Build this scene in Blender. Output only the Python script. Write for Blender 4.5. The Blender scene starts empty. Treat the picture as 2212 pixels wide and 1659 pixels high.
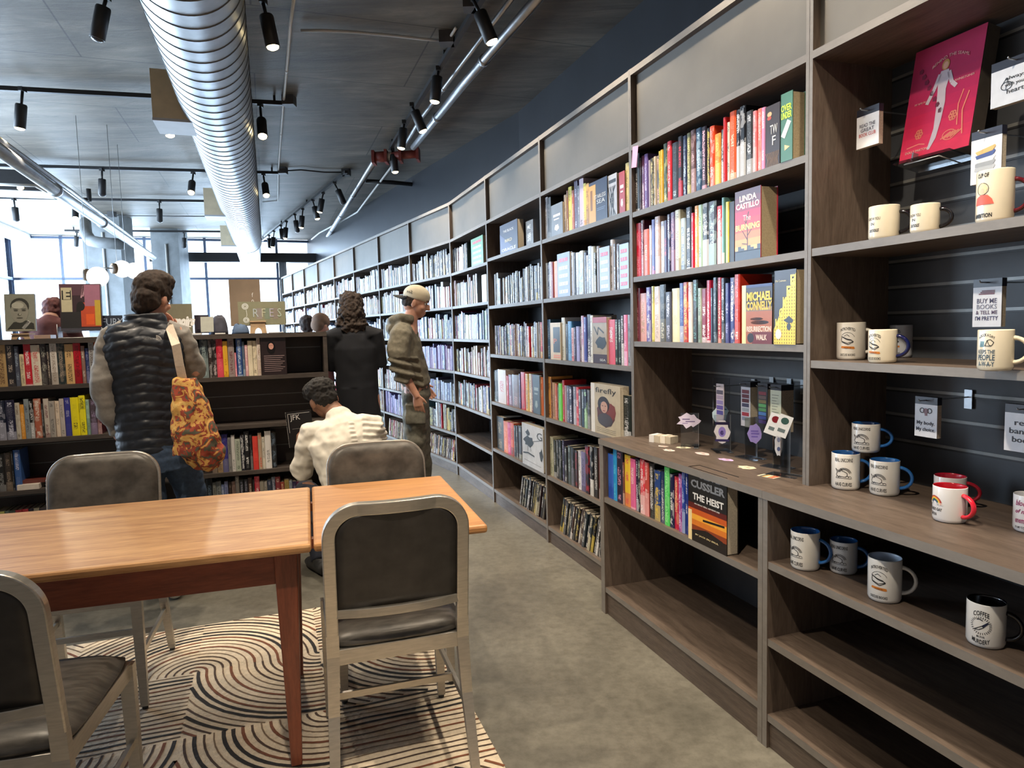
import bpy, bmesh, math, random
from math import sin, cos, pi, radians, tan, atan2, sqrt
from mathutils import Vector, Matrix, noise
C = bpy.context
SC = C.scene
COL = SC.collection
R = random.Random(7)

# ------------------------------------------------------------------ camera
EYE = 1.4
FPX, PITCH, ROLL = 1482.0, 0.08159, 0.02601
_up0 = Vector((0, sin(PITCH), cos(PITCH)))
_fw = Vector((0, cos(PITCH), -sin(PITCH)))
_rt = Vector((1, 0, 0))
_cr = cos(ROLL) * _rt - sin(ROLL) * _up0
_cu = sin(ROLL) * _rt + cos(ROLL) * _up0
cd = bpy.data.cameras.new('camera')
cam = bpy.data.objects.new('camera', cd)
COL.objects.link(cam)
m = Matrix.Identity(4)
for i in range(3):
    m[i][0] = _cr[i]; m[i][1] = _cu[i]; m[i][2] = -_fw[i]
m[2][3] = EYE
cam.matrix_world = m
cd.sensor_width = 36
cd.lens = FPX / 2212 * 36
cd.clip_start = .05
cd.clip_end = 200
SC.camera = cam

# ------------------------------------------------------------------ world + exposure
w = bpy.data.worlds.new('world'); SC.world = w; w.use_nodes = True
nt = w.node_tree
bg = nt.nodes['Background']
tc = nt.nodes.new('ShaderNodeTexCoord'); sx = nt.nodes.new('ShaderNodeSeparateXYZ')
mr = nt.nodes.new('ShaderNodeMapRange'); cr_ = nt.nodes.new('ShaderNodeValToRGB')
nt.links.new(tc.outputs['Generated'], sx.inputs[0]); nt.links.new(sx.outputs['Y'], mr.inputs[0])
mr.inputs[1].default_value = -.3; mr.inputs[2].default_value = .5
nt.links.new(mr.outputs[0], cr_.inputs[0])
cr_.color_ramp.elements[0].color = (.17, .16, .155, 1)
cr_.color_ramp.elements[1].color = (2.3, 2.5, 2.8, 1)
nt.links.new(cr_.outputs[0], bg.inputs[0]); bg.inputs[1].default_value = 1.0
SC.view_settings.view_transform = 'Standard'
SC.view_settings.look = 'None'
SC.view_settings.gamma = 1
SC.view_settings.use_curve_mapping = False
SC.view_settings.exposure = 0.40
SC.cycles.max_bounces = 6
SC.cycles.diffuse_bounces = 3
SC.cycles.glossy_bounces = 3
SC.cycles.transparent_max_bounces = 12
SC.cycles.sample_clamp_indirect = 4
SC.cycles.caustics_reflective = False
SC.cycles.caustics_refractive = False
SC.cycles.use_denoising = True

def area_light(name, loc, nrm, sx_, sy_, power, col):
    l = bpy.data.lights.new(name, 'AREA'); l.shape = 'RECTANGLE'; l.size = sx_; l.size_y = sy_
    l.energy = power; l.color = col
    o = bpy.data.objects.new(name, l); COL.objects.link(o); o.location = loc
    o.rotation_euler = Vector(nrm).to_track_quat('-Z', 'Y').to_euler()
    return o

PHI = 0.33805                       # the near shelves and the room's grid
PHI2 = radians(27.8)                # the far run of shelves
T1 = Vector((-sin(PHI), cos(PHI), 0)); N1 = Vector((cos(PHI), sin(PHI), 0))
T2 = Vector((-sin(PHI2), cos(PHI2), 0)); N2 = Vector((cos(PHI2), sin(PHI2), 0))
CEIL = 3.48
BW = 1.1392                         # bay width
D1 = Vector((.9614, 2.2311, 0))
D5 = D1 + T1 * BW * 4
D13 = D5 + T2 * BW * 8
# daylight in the window openings
WF0 = Vector((-4.75, 15.5, 0))      # right end of the end window wall
DAY = (.62, .80, 1.0)
area_light('daylight_end', WF0 - N1 * 2.75 + T1 * .25 + Vector((0, 0, 1.75)), -T1, 5.2, 3.2, 620, DAY)
WL0 = WF0 - N1 * 5.0 + Vector((0, 0, 0))
area_light('daylight_left', WL0 - T1 * 5.2 - N1 * .25 + Vector((0, 0, 1.75)), N1 * 1 , 10.0, 3.2, 950, DAY)

# ------------------------------------------------------------------ pixel -> place on a real plane
def ray(u, v):
    a, b = u - 1106, v - 829.5
    X = a * cos(ROLL) - b * sin(ROLL); Y = a * sin(ROLL) + b * cos(ROLL)
    return _rt * (X / FPX) - _up0 * (Y / FPX) + _fw
E0 = Vector((0, 0, EYE))
def at_z(u, v, z):
    d = ray(u, v); return E0 + d * ((z - EYE) / d.z)
def at_y(u, v, y):
    d = ray(u, v); return E0 + d * (y / d.y)
def on_plane(u, v, p, n):
    d = ray(u, v); return E0 + d * ((Vector(p) - E0).dot(n) / d.dot(n))
def to_px(p):
    q = Vector(p) - E0
    z = q.dot(_fw); X = FPX * q.dot(_rt) / z; Y = -FPX * q.dot(_up0) / z
    return 1106 + X * cos(ROLL) + Y * sin(ROLL), 829.5 - X * sin(ROLL) + Y * cos(ROLL)

# ------------------------------------------------------------------ materials
def _new(name):
    m = bpy.data.materials.new(name); m.use_nodes = True
    nt = m.node_tree; b = nt.nodes['Principled BSDF']
    return m, nt, b
def _noise(nt, scale, detail=3, rough=.55, vec=None, dist=0, coord='Object', stretch=(1, 1, 1)):
    t = nt.nodes.new('ShaderNodeTexCoord'); mp = nt.nodes.new('ShaderNodeMapping')
    mp.inputs['Scale'].default_value = stretch
    nt.links.new(t.outputs[coord], mp.inputs[0])
    n = nt.nodes.new('ShaderNodeTexNoise'); n.inputs['Scale'].default_value = scale
    n.inputs['Detail'].default_value = detail; n.inputs['Roughness'].default_value = rough
    n.inputs['Distortion'].default_value = dist
    nt.links.new(mp.outputs[0], n.inputs['Vector'])
    return n
def _ramp(nt, src, stops):
    r = nt.nodes.new('ShaderNodeValToRGB')
    e = r.color_ramp.elements
    while len(e) < len(stops): e.new(.5)
    for i, (p, c) in enumerate(stops):
        e[i].position = p; e[i].color = (*c, 1)
    nt.links.new(src, r.inputs[0]); return r
def _bump(nt, b, src, strength, dist=.01):
    n = nt.nodes.new('ShaderNodeBump'); n.inputs['Strength'].default_value = strength
    n.inputs['Distance'].default_value = dist
    nt.links.new(src, n.inputs['Height']); nt.links.new(n.outputs[0], b.inputs['Normal'])
def shade(c, f): return tuple(min(1, x * f) for x in c)
_MC = {}
def plain(name, col, rough=.5, metal=0, var=.12, scale=30, bump=0, emit=0, coat=0, alpha=1, stretch=(1, 1, 1), coord='Object', spec=None):
    if name in _MC: return _MC[name]
    m, nt, b = _new(name)
    n = _noise(nt, scale, stretch=stretch, coord=coord)
    r = _ramp(nt, n.outputs[0], [(.3, shade(col, 1 - var)), (.7, shade(col, 1 + var))])
    nt.links.new(r.outputs[0], b.inputs['Base Color'])
    b.inputs['Roughness'].default_value = rough; b.inputs['Metallic'].default_value = metal
    if spec is not None: b.inputs['Specular IOR Level'].default_value = spec
    if coat: b.inputs['Coat Weight'].default_value = coat
    if bump: _bump(nt, b, n.outputs[0], bump)
    if emit:
        b.inputs['Emission Color'].default_value = (*col, 1); b.inputs['Emission Strength'].default_value = emit
    if alpha < 1: b.inputs['Alpha'].default_value = alpha
    _MC[name] = m; return m
def wood(name, c1, c2, rough=.45, stretch=(1, 12, 12), scale=3.0, bump=.08, coat=0):
    m, nt, b = _new(name)
    n = _noise(nt, scale, 8, .65, dist=.6, stretch=stretch)
    n2 = _noise(nt, scale * 6, 4, .6, stretch=stretch)
    mx = nt.nodes.new('ShaderNodeMath'); mx.operation = 'MULTIPLY_ADD'; mx.inputs[1].default_value = .35; 
    nt.links.new(n2.outputs[0], mx.inputs[0]); 
    mu = nt.nodes.new('ShaderNodeMath'); mu.operation = 'MULTIPLY'; mu.inputs[1].default_value = .65
    nt.links.new(n.outputs[0], mu.inputs[0]); nt.links.new(mu.outputs[0], mx.inputs[2])
    r = _ramp(nt, mx.outputs[0], [(.36, c1), (.64, c2)])
    nt.links.new(r.outputs[0], b.inputs['Base Color'])
    b.inputs['Roughness'].default_value = rough
    if coat: b.inputs['Coat Weight'].default_value = coat; b.inputs['Coat Roughness'].default_value = .25
    _bump(nt, b, mx.outputs[0], bump, .004)
    return m
M = {}
M['shelf'] = wood('shelf_laminate', (.070, .050, .038), (.150, .112, .088), .5, (1.2, 9, 9), 3.5)
M['shelf_v'] = wood('shelf_laminate_upright', (.070, .050, .038), (.140, .104, .082), .5, (9, 9, 1.2), 3.5)
M['edge'] = wood('shelf_edge_lightened', (.172, .154, .137), (.222, .202, .180), .5, (2, 5, 5), 2.0, .02)  # board fronts coloured lighter than their sides, standing in for daylight on them
M['header'] = plain('header_panel_laminate', (.130, .120, .104), .55, var=.10, scale=4, bump=.02)
M['island'] = wood('island_laminate', (.040, .032, .028), (.085, .068, .058), .5, (1.2, 9, 9), 3.5)
M['table'] = wood('table_top_wood', (.34, .155, .058), (.66, .375, .165), .46, (.9, 9, 9), 2.6, .04, .1)
M['leaf'] = wood('table_leaf_wood', (.38, .17, .062), (.58, .29, .11), .46, (.9, 9, 9), 2.6, .04, .1)
M['table_dark'] = wood('table_frame_wood', (.17, .040, .020), (.31, .082, .038), .38, (1.2, 9, 9), 3, .05, .2)
M['table_leg'] = wood('table_leg_wood', (.16, .040, .021), (.30, .082, .040), .38, (9, 9, 1.2), 3, .05, .2)
M['alu'] = plain('brushed_aluminium', (.50, .47, .42), .38, .85, .10, 25, .02, stretch=(1, 1, 6))
M['vinyl'] = plain('dark_chair_upholstery', (.030, .027, .025), .5, 0, .35, 18, .05)
M['seatfab'] = plain('grey_brown_seat_upholstery', (.085, .077, .068), .42, .15, .45, 14, .08, stretch=(1, 4, 1))
M['black'] = plain('black_powder_coat', (.016, .016, .018), .45)
M['glide'] = plain('black_rubber_glide', (.02, .02, .02), .6)
M['galv'] = plain('galvanised_steel', (.40, .41, .43), .40, .95, .16, 6, .03)
M['galvbox'] = plain('duct_box_tan', (.78, .66, .46), .6, .1, .08, 10)
M['boxunder'] = plain('duct_box_white', (.60, .62, .66), .6, 0, .05, 10)
M['red'] = plain('red_pipe_joint', (.22, .045, .035), .5)
M['white'] = plain('white_paint', (.75, .74, .72), .5, var=.04)
M['pole'] = plain('grey_steel', (.35, .37, .39), .35, .8)

# concrete floor
m, nt, b = _new('polished_concrete_floor')
n = _noise(nt, 1.6, 8, .62, dist=.4); n2 = _noise(nt, 22, 6, .7)
r = _ramp(nt, n.outputs[0], [(.30, (.095, .090, .076)), (.50, (.150, .142, .120)), (.72, (.215, .205, .175))])
r2 = _ramp(nt, n2.outputs[0], [(.32, (.62, .60, .56)), (.6, (1.05, 1.04, 1.0))])
mx = nt.nodes.new('ShaderNodeMix'); mx.data_type = 'RGBA'; mx.blend_type = 'MULTIPLY'; mx.inputs[0].default_value = .8
nt.links.new(r.outputs[0], mx.inputs[6]); nt.links.new(r2.outputs[0], mx.inputs[7])
nt.links.new(mx.outputs[2], b.inputs['Base Color']); b.inputs['Roughness'].default_value = .38
_bump(nt, b, n2.outputs[0], .06, .004)
M['floor'] = m
# board formed concrete ceiling
m, nt, b = _new('board_formed_concrete')
n = _noise(nt, 1.3, 8, .65, dist=.8, stretch=(.5, 1.6, 1)); n2 = _noise(nt, 5, 9, .72, dist=1.2, stretch=(.35, 1.6, 1))
r = _ramp(nt, n.outputs[0], [(.30, (.074, .062, .049)), (.5, (.130, .111, .088)), (.72, (.215, .186, .148))])
r2 = _ramp(nt, n2.outputs[0], [(.32, (.5, .5, .5)), (.62, (1.2, 1.2, 1.2))])
mx = nt.nodes.new('ShaderNodeMix'); mx.data_type = 'RGBA'; mx.blend_type = 'MULTIPLY'; mx.inputs[0].default_value = .8
nt.links.new(r.outputs[0], mx.inputs[6]); nt.links.new(r2.outputs[0], mx.inputs[7])
# panel joints of the formwork
t = nt.nodes.new('ShaderNodeTexCoord'); mp = nt.nodes.new('ShaderNodeMapping'); mp.inputs['Rotation'].default_value = (0, 0, -PHI)
br = nt.nodes.new('ShaderNodeTexBrick'); br.inputs['Scale'].default_value = 1
br.inputs['Mortar Size'].default_value = .006; br.inputs['Brick Width'].default_value = 2.4; br.inputs['Row Height'].default_value = 1.2
br.inputs['Color1'].default_value = br.inputs['Color2'].default_value = (1, 1, 1, 1); br.inputs['Mortar'].default_value = (.35, .35, .35, 1)
nt.links.new(t.outputs['Object'], mp.inputs[0]); nt.links.new(mp.outputs[0], br.inputs[0])
mx2 = nt.nodes.new('ShaderNodeMix'); mx2.data_type = 'RGBA'; mx2.blend_type = 'MULTIPLY'; mx2.inputs[0].default_value = 1
nt.links.new(mx.outputs[2], mx2.inputs[6]); nt.links.new(br.outputs['Color'], mx2.inputs[7])
nt.links.new(mx2.outputs[2], b.inputs['Base Color']); b.inputs['Roughness'].default_value = .55
_bump(nt, b, n2.outputs[0], .35, .02)
M['ceil'] = m
M['column'] = plain('column_concrete', (.20, .215, .225), .6, var=.2, scale=5, bump=.1)
M['navy'] = plain('dark_navy_wall_paint', (.018, .020, .026), .40, var=.15, scale=3)
M['slat'] = plain('slat_wall_board', (.050, .054, .062), .5, var=.18, scale=7)
M['slat_isl'] = plain('island_slat_board', (.065, .052, .046), .5, var=.15, scale=7)
M['groove'] = plain('slat_groove_trim', (.21, .21, .20), .4, .3)
M['mull'] = plain('window_mullion', (.10, .13, .20), .5)
m, nt, b = _new('window_glass'); 
tr = nt.nodes.new('ShaderNodeBsdfTransparent'); gl = nt.nodes.new('ShaderNodeBsdfGlossy'); gl.inputs['Roughness'].default_value = .02
ms = nt.nodes.new('ShaderNodeMixShader'); ms.inputs[0].default_value = .06; tr.inputs[0].default_value = (.93, .97, 1, 1)
nt.links.new(tr.outputs[0], ms.inputs[1]); nt.links.new(gl.outputs[0], ms.inputs[2]); nt.links.new(ms.outputs[0], nt.nodes['Material Output'].inputs[0])
M['glass'] = m
m, nt, b = _new('clear_acrylic')
tr = nt.nodes.new('ShaderNodeBsdfTransparent'); gl = nt.nodes.new('ShaderNodeBsdfGlossy'); gl.inputs['Roughness'].default_value = .08
lw = nt.nodes.new('ShaderNodeLayerWeight'); lw.inputs[0].default_value = .35
ms = nt.nodes.new('ShaderNodeMixShader'); tr.inputs[0].default_value = (.88, .90, .92, 1)
ma = nt.nodes.new('ShaderNodeMath'); ma.operation = 'MULTIPLY_ADD'; ma.inputs[1].default_value = .7; ma.inputs[2].default_value = .08
nt.links.new(lw.outputs[0], ma.inputs[0]); nt.links.new(ma.outputs[0], ms.inputs[0])
nt.links.new(tr.outputs[0], ms.inputs[1]); nt.links.new(gl.outputs[0], ms.inputs[2]); nt.links.new(ms.outputs[0], nt.nodes['Material Output'].inputs[0])
M['acryl'] = m
def emis(name, col, s):
    m, nt, b = _new(name); b.inputs['Base Color'].default_value = (*col, 1)
    b.inputs['Emission Color'].default_value = (*col, 1); b.inputs['Emission Strength'].default_value = s; return m
M['lens'] = emis('lit_lamp_lens', (1, .78, .40), 14)
M['globe'] = emis('lit_globe', (1, .97, .90), 1.6)
M['lens_off'] = plain('unlit_lamp_lens', (.06, .06, .07), .2)

# ------------------------------------------------------------------ mesh builder
class MB:
    def __init__(s): s.v = []; s.f = []; s.mi = []; s.sm = []; s.mats = []
    def mat(s, m):
        if m not in s.mats: s.mats.append(m)
        return s.mats.index(m)
    def add(s, vs, fs, m=None, smooth=False):
        k = len(s.v); s.v += [Vector(p) for p in vs]
        mi = s.mat(m) if m is not None else 0
        for f in fs: s.f.append(tuple(k + i for i in f)); s.mi.append(mi); s.sm.append(smooth)
        return s
    def box(s, x0, y0, z0, x1, y1, z1, m=None, X=None, edge=None):
        vs = [Vector((x, y, z)) for z in (z0, z1) for y in (y0, y1) for x in (x0, x1)]
        if X is not None: vs = [X @ p for p in vs]
        s.add(vs, [(0, 2, 3, 1), (4, 5, 7, 6), (0, 1, 5, 4), (2, 6, 7, 3), (0, 4, 6, 2), (1, 3, 7, 5)], m)
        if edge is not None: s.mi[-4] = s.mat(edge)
        return s
    def tube(s, pts, rad, m=None, seg=12, cap=True, closed=False, smooth=True, ry=None, up=None):
        pts = [Vector(p) for p in pts]; n = len(pts)
        rad = rad if isinstance(rad, (list, tuple)) else [rad] * n
        ry = rad if ry is None else (ry if isinstance(ry, (list, tuple)) else [ry] * n)
        vs = []; nrm = None
        for i, p in enumerate(pts):
            a = pts[i - 1] if (i or closed) else p; b = pts[(i + 1) % n] if (i < n - 1 or closed) else p
            d = (b - a).normalized()
            if up is not None: nrm = Vector(up)
            elif nrm is None: nrm = Vector((0, 0, 1)) if abs(d.z) < .9 else Vector((0, 1, 0))
            nrm = (nrm - d * nrm.dot(d)).normalized(); q = d.cross(nrm)
            for j in range(seg):
                t = 2 * pi * j / seg
                vs.append(p + q * cos(t) * rad[i] + nrm * sin(t) * ry[i])
        fs = []
        for i in range(n if closed else n - 1):
            a0 = i * seg; b0 = ((i + 1) % n) * seg
            for j in range(seg): fs.append((a0 + j, a0 + (j + 1) % seg, b0 + (j + 1) % seg, b0 + j))
        if cap and not closed: fs += [tuple(range(seg))[::-1], tuple(range((n - 1) * seg, n * seg))]
        return s.add(vs, fs, m, smooth)
    def lathe(s, prof, m=None, seg=24, X=None, smooth=True, ms=None):
        vs = []; n = len(prof)
        for r, z in prof:
            for j in range(seg):
                t = 2 * pi * j / seg; vs.append(Vector((r * cos(t), r * sin(t), z)))
        if X is not None: vs = [X @ p for p in vs]
        k = len(s.v); s.v += vs
        for i in range(n - 1):
            mi = s.mat(ms[i] if ms else m)
            for j in range(seg):
                s.f.append((k + i * seg + j, k + i * seg + (j + 1) % seg, k + (i + 1) * seg + (j + 1) % seg, k + (i + 1) * seg + j))
                s.mi.append(mi); s.sm.append(smooth)
        return s
    def prism(s, poly, z0, z1, m=None, X=None):
        n = len(poly)
        vs = [Vector((x, y, z0)) for x, y in poly] + [Vector((x, y, z1)) for x, y in poly]
        if X is not None: vs = [X @ p for p in vs]
        return s.add(vs, [tuple(range(n))[::-1], tuple(range(n, 2 * n))] + [(i, (i + 1) % n, n + (i + 1) % n, n + i) for i in range(n)], m)
    def build(s, name, m=None, parent=None, loc=None, bevel=0, rotz=None, mw=None):
        me = bpy.data.meshes.new(name)
        me.from_pydata([tuple(p) for p in s.v], [], s.f)
        ml = s.mats or [m]
        if m is not None and not s.mats: ml = [m]
        for x in ml: me.materials.append(x)
        me.polygons.foreach_set('material_index', s.mi if len(ml) > 1 else [0] * len(s.f))
        me.polygons.foreach_set('use_smooth', s.sm)
        if bevel:
            bm = bmesh.new(); bm.from_mesh(me)
            bmesh.ops.bevel(bm, geom=bm.edges, offset=bevel, segments=2, affect='EDGES', profile=.5)
            for f in bm.faces: f.smooth = False
            bm.to_mesh(me); bm.free()
        me.update()
        o = bpy.data.objects.new(name, me); COL.objects.link(o)
        if parent: o.parent = parent
        if loc is not None: o.location = loc
        if rotz is not None: o.rotation_euler = (0, 0, rotz)
        if mw is not None: o.matrix_world = mw
        return o
LABELS = {}
def tag(o, label, cat, group=None, kind=None):
    o['label'] = label; o['category'] = cat
    if group: o['group'] = group
    if kind: o['kind'] = kind
    if label in LABELS and not group: print('DUPLABEL', label)
    LABELS[label] = 1
    return o
def thing(name, label, cat, loc=(0, 0, 0), rotz=0, group=None, mw=None):
    o = bpy.data.objects.new(name, None); COL.objects.link(o); o.empty_display_size = .1
    o.location = loc; o.rotation_euler = (0, 0, rotz)
    if mw is not None: o.matrix_world = mw
    return tag(o, label, cat, group)
def struct(o): o['kind'] = 'structure'; return o
def rotx(loc, ang):
    return Matrix.Translation(Vector(loc)) @ Matrix.Rotation(ang, 4, 'Z')
def text(s, size, m, parent=None, X=None, name='lettering', ext=.0006, sx=1.0, shear=0, align='CENTER', bold=0, space=1.0):
    c = bpy.data.curves.new('t', 'FONT'); c.body = s; c.size = size; c.extrude = ext; c.align_x = align; c.align_y = 'CENTER'
    c.shear = shear; c.offset = bold; c.resolution_u = 2; c.space_character = space; c.space_line = .85
    o = bpy.data.objects.new('t', c); COL.objects.link(o)
    dg = C.evaluated_depsgraph_get()
    me = bpy.data.meshes.new_from_object(o.evaluated_get(dg)); bpy.data.objects.remove(o); bpy.data.curves.remove(c)
    if sx != 1: me.transform(Matrix.Scale(sx, 4, (1, 0, 0)))
    me.materials.clear(); me.materials.append(m)
    q = bpy.data.objects.new(name, me); COL.objects.link(q)
    if parent: q.parent = parent
    if X is not None: q.matrix_local = X
    return q
# ================================================================== room shell
_c = [WF0 + N1 * 3.2, WF0 - N1 * 5.5, WF0 - N1 * 5.5 - T1 * 19.5, WF0 + N1 * 3.2 - T1 * 19.5]
_c = [(p.x, p.y) for p in _c]
fl = MB().prism(_c[::-1], -.05, 0, M['floor']).build('floor'); struct(fl)
cl = MB().prism(_c[::-1], CEIL, CEIL + .2, M['ceil']).build('ceiling'); struct(cl)
def wallbox(name, p, d, L, z0, z1, th, m, side=1):
    """wall from p along d, thickness th to the left normal * side"""
    X = Matrix.Translation(p) @ Matrix.Rotation(atan2(d.y, d.x), 4, 'Z')
    return MB().box(0, 0 if side > 0 else -th, z0, L, th if side > 0 else 0, z1, m, X).build(name)
WO = .74
Wn0 = D1 - T1 * 3.2 + N1 * WO
# corner of the two wall planes
k5 = D5 + (N1 + N2).normalized() * WO / cos((PHI2 - PHI) / 2)
struct(wallbox('wall_right', k5, -T1, (k5 - Wn0).length, 0, CEIL, .15, M['navy'], 1))
e13 = D13 + N2 * WO + T2 * .85
struct(wallbox('wall_right', k5 + T2 * 0, T2, (e13 - k5).length, 0, CEIL, .15, M['navy'], -1))
# end window wall
def window(name, p, d, L, verts, hors, z0=.0, z1=CEIL, th=.05):
    """mullion grid with one pane; p left end, d direction"""
    X = Matrix.Translation(p) @ Matrix.Rotation(atan2(d.y, d.x), 4, 'Z')
    b = MB()
    for x in [0] + verts + [L]: b.box(x - .025, -th, z0, x + .025, th, z1, M['mull'], X)
    for z in [z0 + .03] + hors + [z1 - .04]: b.box(0, -th, z - .025, L, th, z + .025, M['mull'], X)
    o = struct(b.build(name))
    g = MB().box(0, -.004, z0, L, .004, z1, M['glass'], X).build('pane', parent=o)
    return o
window('window_1', WF0 - N1 * 5.4, N1, 6.2, [.9, 2.4, 3.55, 5.0], [2.62, 1.2])
window('window_2', WF0 - N1 * 5.4 - T1 * 10.5, T1, 10.5, [1.5, 3.0, 4.5, 6.0, 7.5, 8.6, 9.6], [1.2, 2.62])
# sloped soffit trim along the left windows
b = MB(); 
X = Matrix.Translation(WF0 - N1 * 5.35 - T1 * 10.5) @ Matrix.Rotation(PHI + pi / 2, 4, 'Z')
b.box(0, -.35, CEIL - .10, 10.5, 0, CEIL - .0, M['boxunder'], X); struct(b.build('trim_1'))
# columns
for nm, (u0, u1, v, y, dep) in {'a': (184, 262, 600, 11.7, .5), 'b': (331, 388, 600, 13.4, .5)}.items():
    p0 = at_y(u0, v, y); p1 = at_y(u1, v, y); wd = (p1 - p0).length
    X = Matrix.Translation((p0.x, p0.y, 0)) @ Matrix.Rotation(PHI * .3, 4, 'Z')
    o = tag(MB().box(0, 0, 0, wd, dep, CEIL, M['column'], X).build('concrete_column'),
        'square grey concrete column with thin white conduit behind the white globe pendant' if nm == 'a' else 'narrow grey concrete column nearest the centre of the end windows', 'column')
    MB().tube([X @ Vector((wd * .55, -.02, .0)), X @ Vector((wd * .55, -.02, CEIL - .3))], .018, M['white']).build('conduit', parent=o)
# dark steel beam across the end windows and its post
pa = at_y(322, 549, 13.95); pb = at_y(690, 552, 14.95)
zb = 1.4 + (723.5 - 548) * 14.4 / 1482
d = Vector((pb.x - pa.x, pb.y - pa.y, 0)); 
X = Matrix.Translation((pa.x, pa.y, 0)) @ Matrix.Rotation(atan2(d.y, d.x), 4, 'Z')
o = thing('steel_beam', 'dark horizontal steel beam crossing in front of the end windows', 'beam', (pa.x, pa.y, 0), 0)
ob = MB().box(0, 0, zb - .19, d.length, .18, zb, M['black'], X).build('beam', parent=o); ob.matrix_parent_inverse = Matrix.Translation(-Vector((pa.x, pa.y, 0)))
pp = at_y(610, 600, 14.75)
ob = MB().box(pp.x - .06, pp.y, 0, pp.x + .06, pp.y + .12, zb - .18, M['black']).build('post', parent=o); ob.matrix_parent_inverse = Matrix.Translation(-Vector((pa.x, pa.y, 0)))

# ================================================================== wall bookcases
TH = .024
def bay(label, org, phi, shelves, first=False, deep=False, slat=None, plain_back=True, pl=.012, pr=.012, top=2.585, s1=2.238, dep=.332):
    """local x runs toward the camera end, local y into the wall"""
    rz = phi - pi / 2
    t = thing('bookcase', label, 'bookcase', org, rz, 'tall dark bookcases along the right wall')
    W = BW; g = .0008
    def P(name, *bx, m=None):
        b = MB()
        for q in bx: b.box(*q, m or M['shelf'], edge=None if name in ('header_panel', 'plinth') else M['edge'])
        return b.build(name, parent=t)
    zc = .857
    zb = zc if deep else 0
    P('side_panel', (g, 0, zb, pl, dep, top), m=M['shelf_v'])
    P('side_panel', (W - pr, 0, zb, W - g, dep, top), m=M['shelf_v'])
    P('top_rail', (pl, 0, top - .03, W - pr, dep, top - .002))
    P('shelf', (pl, 0, s1 - TH, W - pr, dep, s1))
    P('header_panel', (pl, .028, s1, W - pr, .04, top - .03), m=M['header'])
    for z in shelves:
        if z > s1 - .1 or (deep and z < zc + .05): continue
        P('shelf', (pl, .002, z - TH, W - pr, dep, z))
    bb = MB()
    if slat:
        z0, z1 = slat
        k = z0
        bb.box(pl, dep - .004, zb, W - pr, dep + .012, top, M['slat'])
        zz = z0 + .012
        while zz < z1:
            bb.box(pl + .001, dep - .007, zz, W - pr - .001, dep - .003, zz + .009, M['groove']); 
            bb.box(pl + .001, dep - .0065, zz - .006, W - pr - .001, dep - .003, zz, M['black']); zz += .0845
    else: bb.box(pl, dep, zb, W - pr, dep + .012, top, M['slat'])
    bb.build('back_panel', parent=t)
    if deep:
        f = -.172
        P('countertop', (-.03 if first else 0, f - .003, zc - .026, W - g, dep, zc))
        P('lower_side_panel', (-.026 if first else g, f, 0, pl + (0 if first else .008), dep, zc - .026), m=M['shelf_v'])
        P('lower_side_panel', (W - pr - .008, f, 0, W - g, dep, zc - .026), m=M['shelf_v'])
        lo = [z for z in shelves if z < zc]
        for z in lo: P('shelf', (pl, f + .003, z - TH, W - pr - .008, dep, z))
        P('plinth', (pl, f + .012, 0, W - pr - .008, f + .03, min(lo) - TH))
        bb = MB().box(pl, dep, 0, W - pr, dep + .012, zc - .03, M['slat']); bb.build('lower_back_panel', parent=t)
    else:
        lo = min(shelves)
        P('plinth', (pl, .012, 0, W - pr, .03, lo - TH))
    return t
L3 = [1.925, 1.615, 1.311, 1.005, .695, .402, .113]
L2 = [1.945, 1.576, 1.198, .822, .446, .112]
D = {n: D1 + T1 * BW * (n - 1) for n in range(-1, 6)}
for k in range(1, 9): D[5 + k] = D5 + T2 * BW * k
BAYS = {}
def addbay(n, label, shelves, **kw):
    phi = PHI if n <= 4 else PHI2
    BAYS[n] = dict(org=D[n + 1] if n < 13 else None, phi=phi, shelves=shelves)
    return bay(label, D[n + 1], phi, shelves, **kw)
addbay(0, 'dark bookcase nearest the camera holding mugs below a red boxed figure', [1.627, 1.27, .629, .372, .116], deep=True, slat=(.978, 2.2), pl=.0145)
addbay(1, 'dark bookcase with a pink note, books above and stickers on its countertop', [1.928, 1.625, 1.320, .579, .134], deep=True, first=True, slat=(.978, 2.2), pr=.0145)
addbay(2, 'dark bookcase just left of the one with the sticker countertop', L2)
addbay(3, 'dark bookcase with two empty-looking upper book spots and a bull cover low down', L2)
addbay(4, 'dark bookcase at the bend with two empty lowest shelves', L3)
far = ['dark bookcase directly right of the man in the cream cap', 'dark bookcase directly behind the man in the cream cap',
       'dark bookcase between the cream cap and the curly haired woman', 'dark bookcase directly behind the curly haired woman',
       'bluish lit bookcase just left of the curly haired woman', 'bluish lit bookcase fourth from the window end',
       'bluish lit bookcase third from the window end of the wall', 'bluish lit bookcase at the very window end of the wall']
for k in range(8): addbay(5 + k, far[k], L3)

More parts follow.
